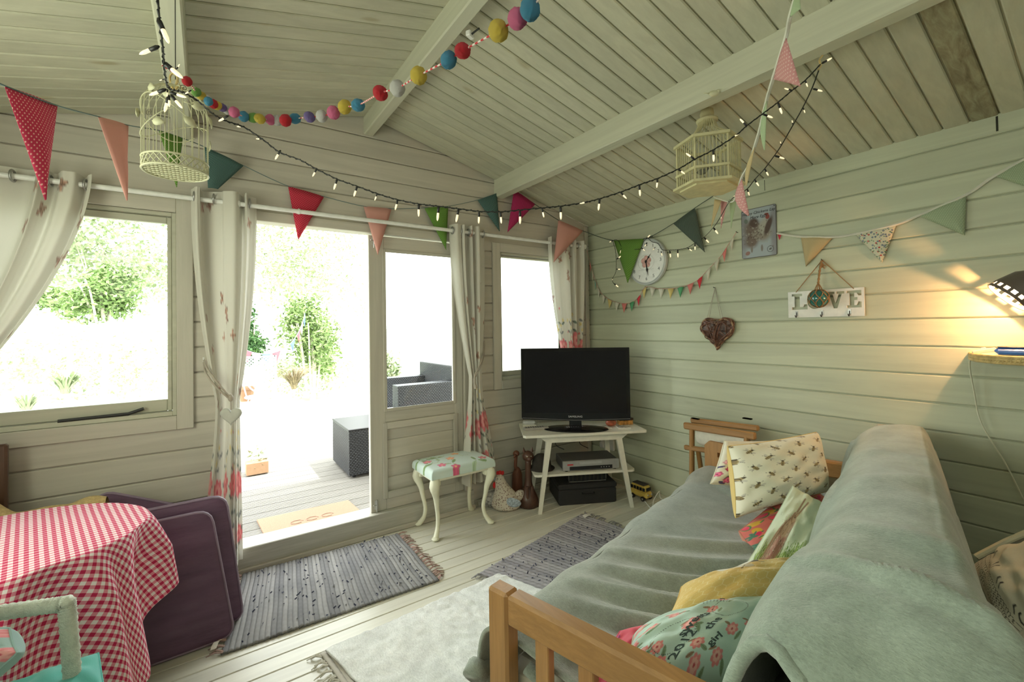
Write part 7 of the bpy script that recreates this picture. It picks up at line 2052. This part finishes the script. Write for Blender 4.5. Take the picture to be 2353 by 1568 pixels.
bb = [pb(1868,204,1.27,1890,210), pb(1845,247,1.33,1850,260), pb(1822,288,1.38,1820,276), pb(1795,335,1.45,1793,325), pb(1780,358,1.5,1803,365), pb(1757,388,1.56,1766,404), pb(1733,412,1.62,1744,428), pb(1717,434,1.7,1722,450), pb(1694,448,1.85,1685,452), pb(1674,462,2.0,1673,470), pb(1657,494,2.15,1657,503)]
bb += [(RW(a, b, -.056), RW(c_, d_, -.058)) for a, b, c_, d_ in ((1639,523,1650,538),(1618,546,1629,558),(1597,560,1597,575),(1580,570,1590,577),(1557,574,1558,592),(1539,576,1541,592),(1519,577,1521,588))]
fairy('fairy lights dropping from the beam hook past the tin sign to the clock', W_b, bb, atd(1778, 360, 1.5))
wd_ = [(1500,543),(1482,552),(1474,570),(1466,573),(1452,573),(1430,568),(1420,553),(1409,554),(1414,575),(1416,600),(1415,625),(1408,640),(1409,650),(1418,658)]
W_d = [RW(a, b, -.062) for a, b in wd_]
bd_ = [(RW(a, b, -.062), RW(c_, d_, -.064)) for a, b, c_, d_ in ((1484,550,1494,540),(1487,557,1481,567),(1474,570,1482,577),(1429,569,1425,583),(1453,575,1453,590),(1409,553,1400,557),(1417,596,1428,588),(1416,619,1426,619),(1408,638,1407,645),(1411,652,1421,660),(1506,568,1500,575))]
fairy('end of the fairy lights wound round the clock and trailing down beside it', W_d, bd_, RW(1440, 573, -.06))
# white connector clips
t = thing('cup_hook', atd(1885, 140, 1.22), 'pale hook under the right roof beam holding the fairy lights', 'hook')
obj('hook', MB().tube(spline([atd(1890,128,1.24), atd(1883,138,1.22), atd(1886,152,1.21), atd(1880,160,1.2)], 4), .0025, 6), M_cane, t)
t = thing('plastic_clip', atd(1072, 80, 1.75), 'small white plastic clip on the ridge beam', 'clip')
cp = at(1080, 76, 'z', 2.645); obj('clip', MB().box((-.02,-.012,-.02), (.02,.012,.004), Matrix.Translation(cp) @ Matrix.Rotation(.5, 4, 'Z'), .004), M_rod, t)
obj('wire_end', MB().tube([cp+Vector((0,0,-.01)), cp+Vector((.01,-.06,-.01))], .004, 6), M_wire, t)

# ---- round birdcage with leaves (left)
cp = atd(404, 372, 1.22); CRd = .074; zb_ = cp.z; 
M_cg = plain('cream_cage_enamel', (.58,.57,.38), .5)
t = thing('birdcage', (cp.x, cp.y, zb_), 'round cream wire birdcage with metal leaves and birds, hanging at the left', 'birdcage')
Hc = .135; 
def cage_pt(a, u): # u 0..1 up the wire
    if u < .6: return cp+Vector((CRd*math.cos(a), CRd*math.sin(a), Hc*u/.6))
    k = (u-.6)/.4*math.pi/2; return cp+Vector((CRd*math.cos(a)*math.cos(k), CRd*math.sin(a)*math.cos(k), Hc+CRd*1.0*math.sin(k)))
for k in range(24): obj('wire', MB().tube([cage_pt(k*2*math.pi/24, j/22) for j in range(23)], .0011, 5), M_cg, t)
# pierced base band and mesh floor, real openings
m = MB()
for zz in (-.030, 0): m.tube([cp+Vector((CRd*math.cos(a), CRd*math.sin(a), zz)) for a in [j*2*math.pi/48 for j in range(48)]], .0028, 6, closed=True)
obj('base_ring', m, M_cg, t)
m = MB()
for k in range(30):
    for sg in (1, -1):
        m.tube([cp+Vector((CRd*math.cos(a), CRd*math.sin(a), -.030+.030*j/4)) for j, a in enumerate([k*2*math.pi/30+sg*j*2*math.pi/30/2.5 for j in range(5)])], .0016, 4)
obj('pierced_band', m, M_cg, t, kind='stuff')
m = MB(); st = .0125
for k in range(-6, 7):
    for ax in (0, 1):
        w = k*st; L_ = math.sqrt(max(0, CRd**2-w*w)); 
        if L_ < .01: continue
        for sg in (1,):
            a0 = Vector((w, -L_, 0)); a1 = Vector((w, L_, 0))
            if ax: a0, a1 = Vector((-L_, w, 0)), Vector((L_, w, 0))
            Rz = Matrix.Rotation(R(45), 4, 'Z'); m.tube([cp+(Rz @ a0)+Vector((0,0,-.029)), cp+(Rz @ a1)+Vector((0,0,-.029))], .0019, 4)
for k in range(-5, 6):
    for j in range(-5, 6):
        q = Vector(((k+.5)*st, (j+.5)*st, 0)); 
        if q.length < CRd*.93: m.tube([cp+(Matrix.Rotation(R(45), 4, 'Z') @ q)+Vector((.004*math.cos(a), .004*math.sin(a), -.029)) for a in [i*math.pi/4 for i in range(8)]], .0011, 4, closed=True)
obj('mesh_floor', m, M_cg, t, kind='stuff')
def leafm(c, d, L_, nn): 
    d = Vector(d).normalized(); s_ = d.cross(Vector(nn)).normalized(); m = MB(); b = 0
    for j in range(7):
        u = j/6; w = L_*.32*math.sin(math.pi*u**.8); p = c+d*L_*u+Vector(nn)*.004*math.sin(math.pi*u); m.v += [tuple(p-s_*w), tuple(p+Vector(nn).normalized()*.0015), tuple(p+s_*w)]
    for j in range(6):
        for q in range(2): a = j*3+q; m.face((a, a+1, a+4, a+3))
    return m
rb = random.Random(4)
for a, u, dz in ((-2.6,.75,-.3),(-1.9,.70,-.9),(-1.3,.45,-.8),(-1.0,.85,.2),(.1,.35,-.9),(3.0,.55,-.7),(-.3,.6,-.8),(-2.2,.35,-.2)):
    p = cage_pt(a, u); nn = Vector((math.cos(a), math.sin(a), 0)); tg = Vector((-math.sin(a), math.cos(a), dz)); obj('leaf', leafm(p+nn*.003, tg, .036, nn), M_cg, t, smooth=True, solid=.001)
for k in range(2): # scrolling vine wires
    obj('vine', MB().tube([cage_pt(a, .42+.16*math.sin(a*1.5+k*2.2)+.1*k)+Vector((math.cos(a), math.sin(a), 0))*.002 for a in [j*2*math.pi/60+k for j in range(46)]], .0013, 5), M_cg, t)
for a, u in ((-1.2,.8), (-2.3,.45), (.4,.55), (2.9,.82)): # wire roses
    p = cage_pt(a, u); nn = Vector((math.cos(a), math.sin(a), 0)); tg = Vector((-math.sin(a), math.cos(a), 0)); m = MB()
    m.tube([p+nn*.004+tg*(.0012*j*.7)*math.cos(j*.9)+Vector((0,0,1))*(.0012*j*.7)*math.sin(j*.9) for j in range(14)], .0010, 5); obj('wire_rose', m, plain('aged_wire', (.16,.14,.10), .5, .4), t)
def bird(c, d, s_, mat, par, nm='bird'):
    d = Vector(d).normalized(); sd3 = Vector((-d.y, d.x, 0)).normalized(); m = MB(); m.sphere(c, .5*s_, 14, 10, (1,1,1), frame_from((0,0,0), d, sd3).to_3x3().to_4x4() @ Matrix.Diagonal((1.25,.7,.75,1)))
    m.sphere(c+d*.52*s_+Vector((0,0,.25*s_)), .26*s_, 12, 8); m.tube([c+d*.75*s_+Vector((0,0,.25*s_)), c+d*.98*s_+Vector((0,0,.20*s_))], [.07*s_,.01*s_], 6)
    m.tube([c-d*.5*s_, c-d*.85*s_+Vector((0,0,.02*s_)), c-d*1.3*s_+Vector((0,0,.06*s_))], [.16*s_,.10*s_,.07*s_], 8, flat=.4); return obj(nm, m, mat, par, smooth=True)
a = -.9; bird(cage_pt(a, .62)+Vector((math.cos(a), math.sin(a), 0))*.010, Vector((-math.sin(a), math.cos(a), .2)), .030, M_cg, t)
obj('bow', MB().tube(spline([atd(398,208,1.22), atd(390,180,1.22), atd(398,168,1.22), atd(408,180,1.22), atd(402,205,1.22), atd(412,196,1.22), atd(420,206,1.22)], 5), .003, 6), M_cane, t)
ht = cp+Vector((0,0,Hc+CRd))
obj('hanging_ring', MB().tube([ht+Vector((.009*math.cos(a), 0, .010+.009*math.sin(a))) for a in [j*math.pi/8 for j in range(16)]], .0014, 5, closed=True), M_cg, t)
ztop_ = 2.40
obj('hanging_wire', MB().tube([ht+Vector((0,0,.018)), Vector((ht.x-.0, ht.y, ztop_))], .0012, 5), M_wire, t)

# ---- hexagonal birdcage (right)
hc_ = atd(1628, 428, 2.22); Rx = .150; zb_ = hc_.z
M_cy = plain('yellowed_cream_wood', (.60,.56,.33), .55, var=.1)
t = thing('birdcage', hc_, 'hexagonal cream wooden birdcage with a domed top, hanging under the right beam', 'birdcage')
ang0 = R(8)
def hx(r, z, k, f=0): a = ang0+(k)*math.pi/3; b = ang0+(k+1)*math.pi/3; p = Vector((math.cos(a), math.sin(a), 0)).lerp(Vector((math.cos(b), math.sin(b), 0)), f); return hc_+p*r+Vector((0,0,z))
def hexring(z, r, w, h, nm):
    m = MB(); vs = []
    for rr, zz in ((r-w, z), (r, z), (r, z+h), (r-w, z+h)):
        for k in range(6): vs.append(hx(rr, zz, k))
    fs = []
    for q in range(4):
        for k in range(6): fs.append((q*6+k, q*6+(k+1)%6, ((q+1)%4)*6+(k+1)%6, ((q+1)%4)*6+k))
    m.add(vs, fs); return obj(nm, m, M_cy, t)
m = MB(); m.add([hx(Rx*1.12, -.012, k) for k in range(6)]+[hx(Rx*1.12, 0, k) for k in range(6)], [(5,4,3,2,1,0),(6,7,8,9,10,11)]+[(k,(k+1)%6,6+(k+1)%6,6+k) for k in range(6)]); obj('base_board', m, M_cy, t)
m = MB(); m.add([hx(Rx*.9, -.020, k) for k in range(6)]+[hx(Rx*.9, -.012, k) for k in range(6)], [(5,4,3,2,1,0)]+[(k,(k+1)%6,6+(k+1)%6,6+k) for k in range(6)]); obj('tray', m, M_cy, t)
hexring(.055, Rx*1.03, .012, .012, 'middle_band'); hexring(.205, Rx*1.08, .02, .013, 'upper_band')
for k in range(6):
    obj('post', MB().tube([hx(Rx*.97, 0, k), hx(Rx*.97, .21, k)], .0052, 8), M_cy, t)
    m = MB()
    for j in range(1, 9): m.tube([hx(Rx*.96, 0, k, j/9), hx(Rx*.96, .21, k, j/9)], .0019, 5)
    obj('bars', m, M_cy, t, kind='stuff')
m = MB()
for k in range(6):
    for j in range(0, 5):
        p = hx(Rx*1.0, .218, k, j/5); top_ = hc_+Vector((0,0,.335)); q = p.lerp(top_, .5); q = q+(Vector((hc_.x, hc_.y, q.z))-q)*.18
        m.tube(spline([p, q, Vector((hc_.x+(p.x-hc_.x)*.25, hc_.y+(p.y-hc_.y)*.25, top_.z))], 4), .0019, 5)
obj('dome_bars', m, M_cy, t, kind='stuff')
m = MB(); m.lathe([(0,.325),(.05,.325),(.052,.335),(.036,.342),(.03,.352),(.034,.362),(.030,.385),(.016,.396),(0,.398)], 24, Matrix.Translation(hc_)); obj('finial_cap', m, M_cy, t, smooth=True)
obj('perch', MB().tube([hx(Rx*.9, .11, 0), hx(Rx*.9, .11, 3)], .003, 6), M_cy, t)
bird(hc_+Vector((-.02,.02,.075)), (.5,-.6,.1), .04, plain('grey_bird', (.25,.25,.20), .7), t, 'toy_bird')
obj('hanging_ring', MB().tube([hc_+Vector((.010*math.cos(a), 0, .405+.010*math.sin(a))) for a in [j*math.pi/8 for j in range(16)]], .0018, 5, closed=True), M_cg, t)
hk2 = Vector((-.94, -1.55, 2.39))
top_ = hc_+Vector((0,0,.412)); q = at(1628, 232, 'z', 2.385); 
obj('hanging_cord', MB().tube([top_, Vector((top_.x, top_.y, min(roofz(top_.x), 2.60)))], .0018, 5), M_wire, t)
# small bird ornament on the beam
bp_ = at(1640, 215, 'x', -1.035)
t = thing('bird_ornament', bp_, 'little cream bird ornament fixed to the side of the right roof beam', 'ornament')
bird(bp_, Vector(tuple(CR)), .035, M_cg, t)

# ================================================================== GROUPS OF REPEATS
GROUPS = {'curtain': 'cream floral curtains on the window wall', 'curtain_pole': 'white curtain poles', 'curtain_tieback': 'curtain tiebacks',
 'scatter_cushion': 'cushions on the sofa and chairs', 'garden_cushion': 'purple garden cushions beside the gingham table',
 'birdcage': 'hanging birdcages', 'flag_bunting': 'strings of cotton bunting', 'fairy_lights': 'runs of fairy lights', 'coaster': 'coasters on the television table',
 'remote_control': 'remote controls on the television table', 'rag_rug': 'rag rugs on the floor', 'paper_label': 'paper tags on the rugs', 'cup_hook': 'hooks on the roof beams',
 'nail': 'nails in the right wall', 'cable': 'loose cables by the television', 'pale_hedge': 'pale hedges in the garden', 'grassy_plant': 'strap-leaved plants below the left window'}
for o in list(bpy.data.objects):
    if o.parent is None and o.get('category'):
        g = GROUPS.get(o.name.split('.')[0])
        if g: o['group'] = g
    if 'base' in o: del o['base']
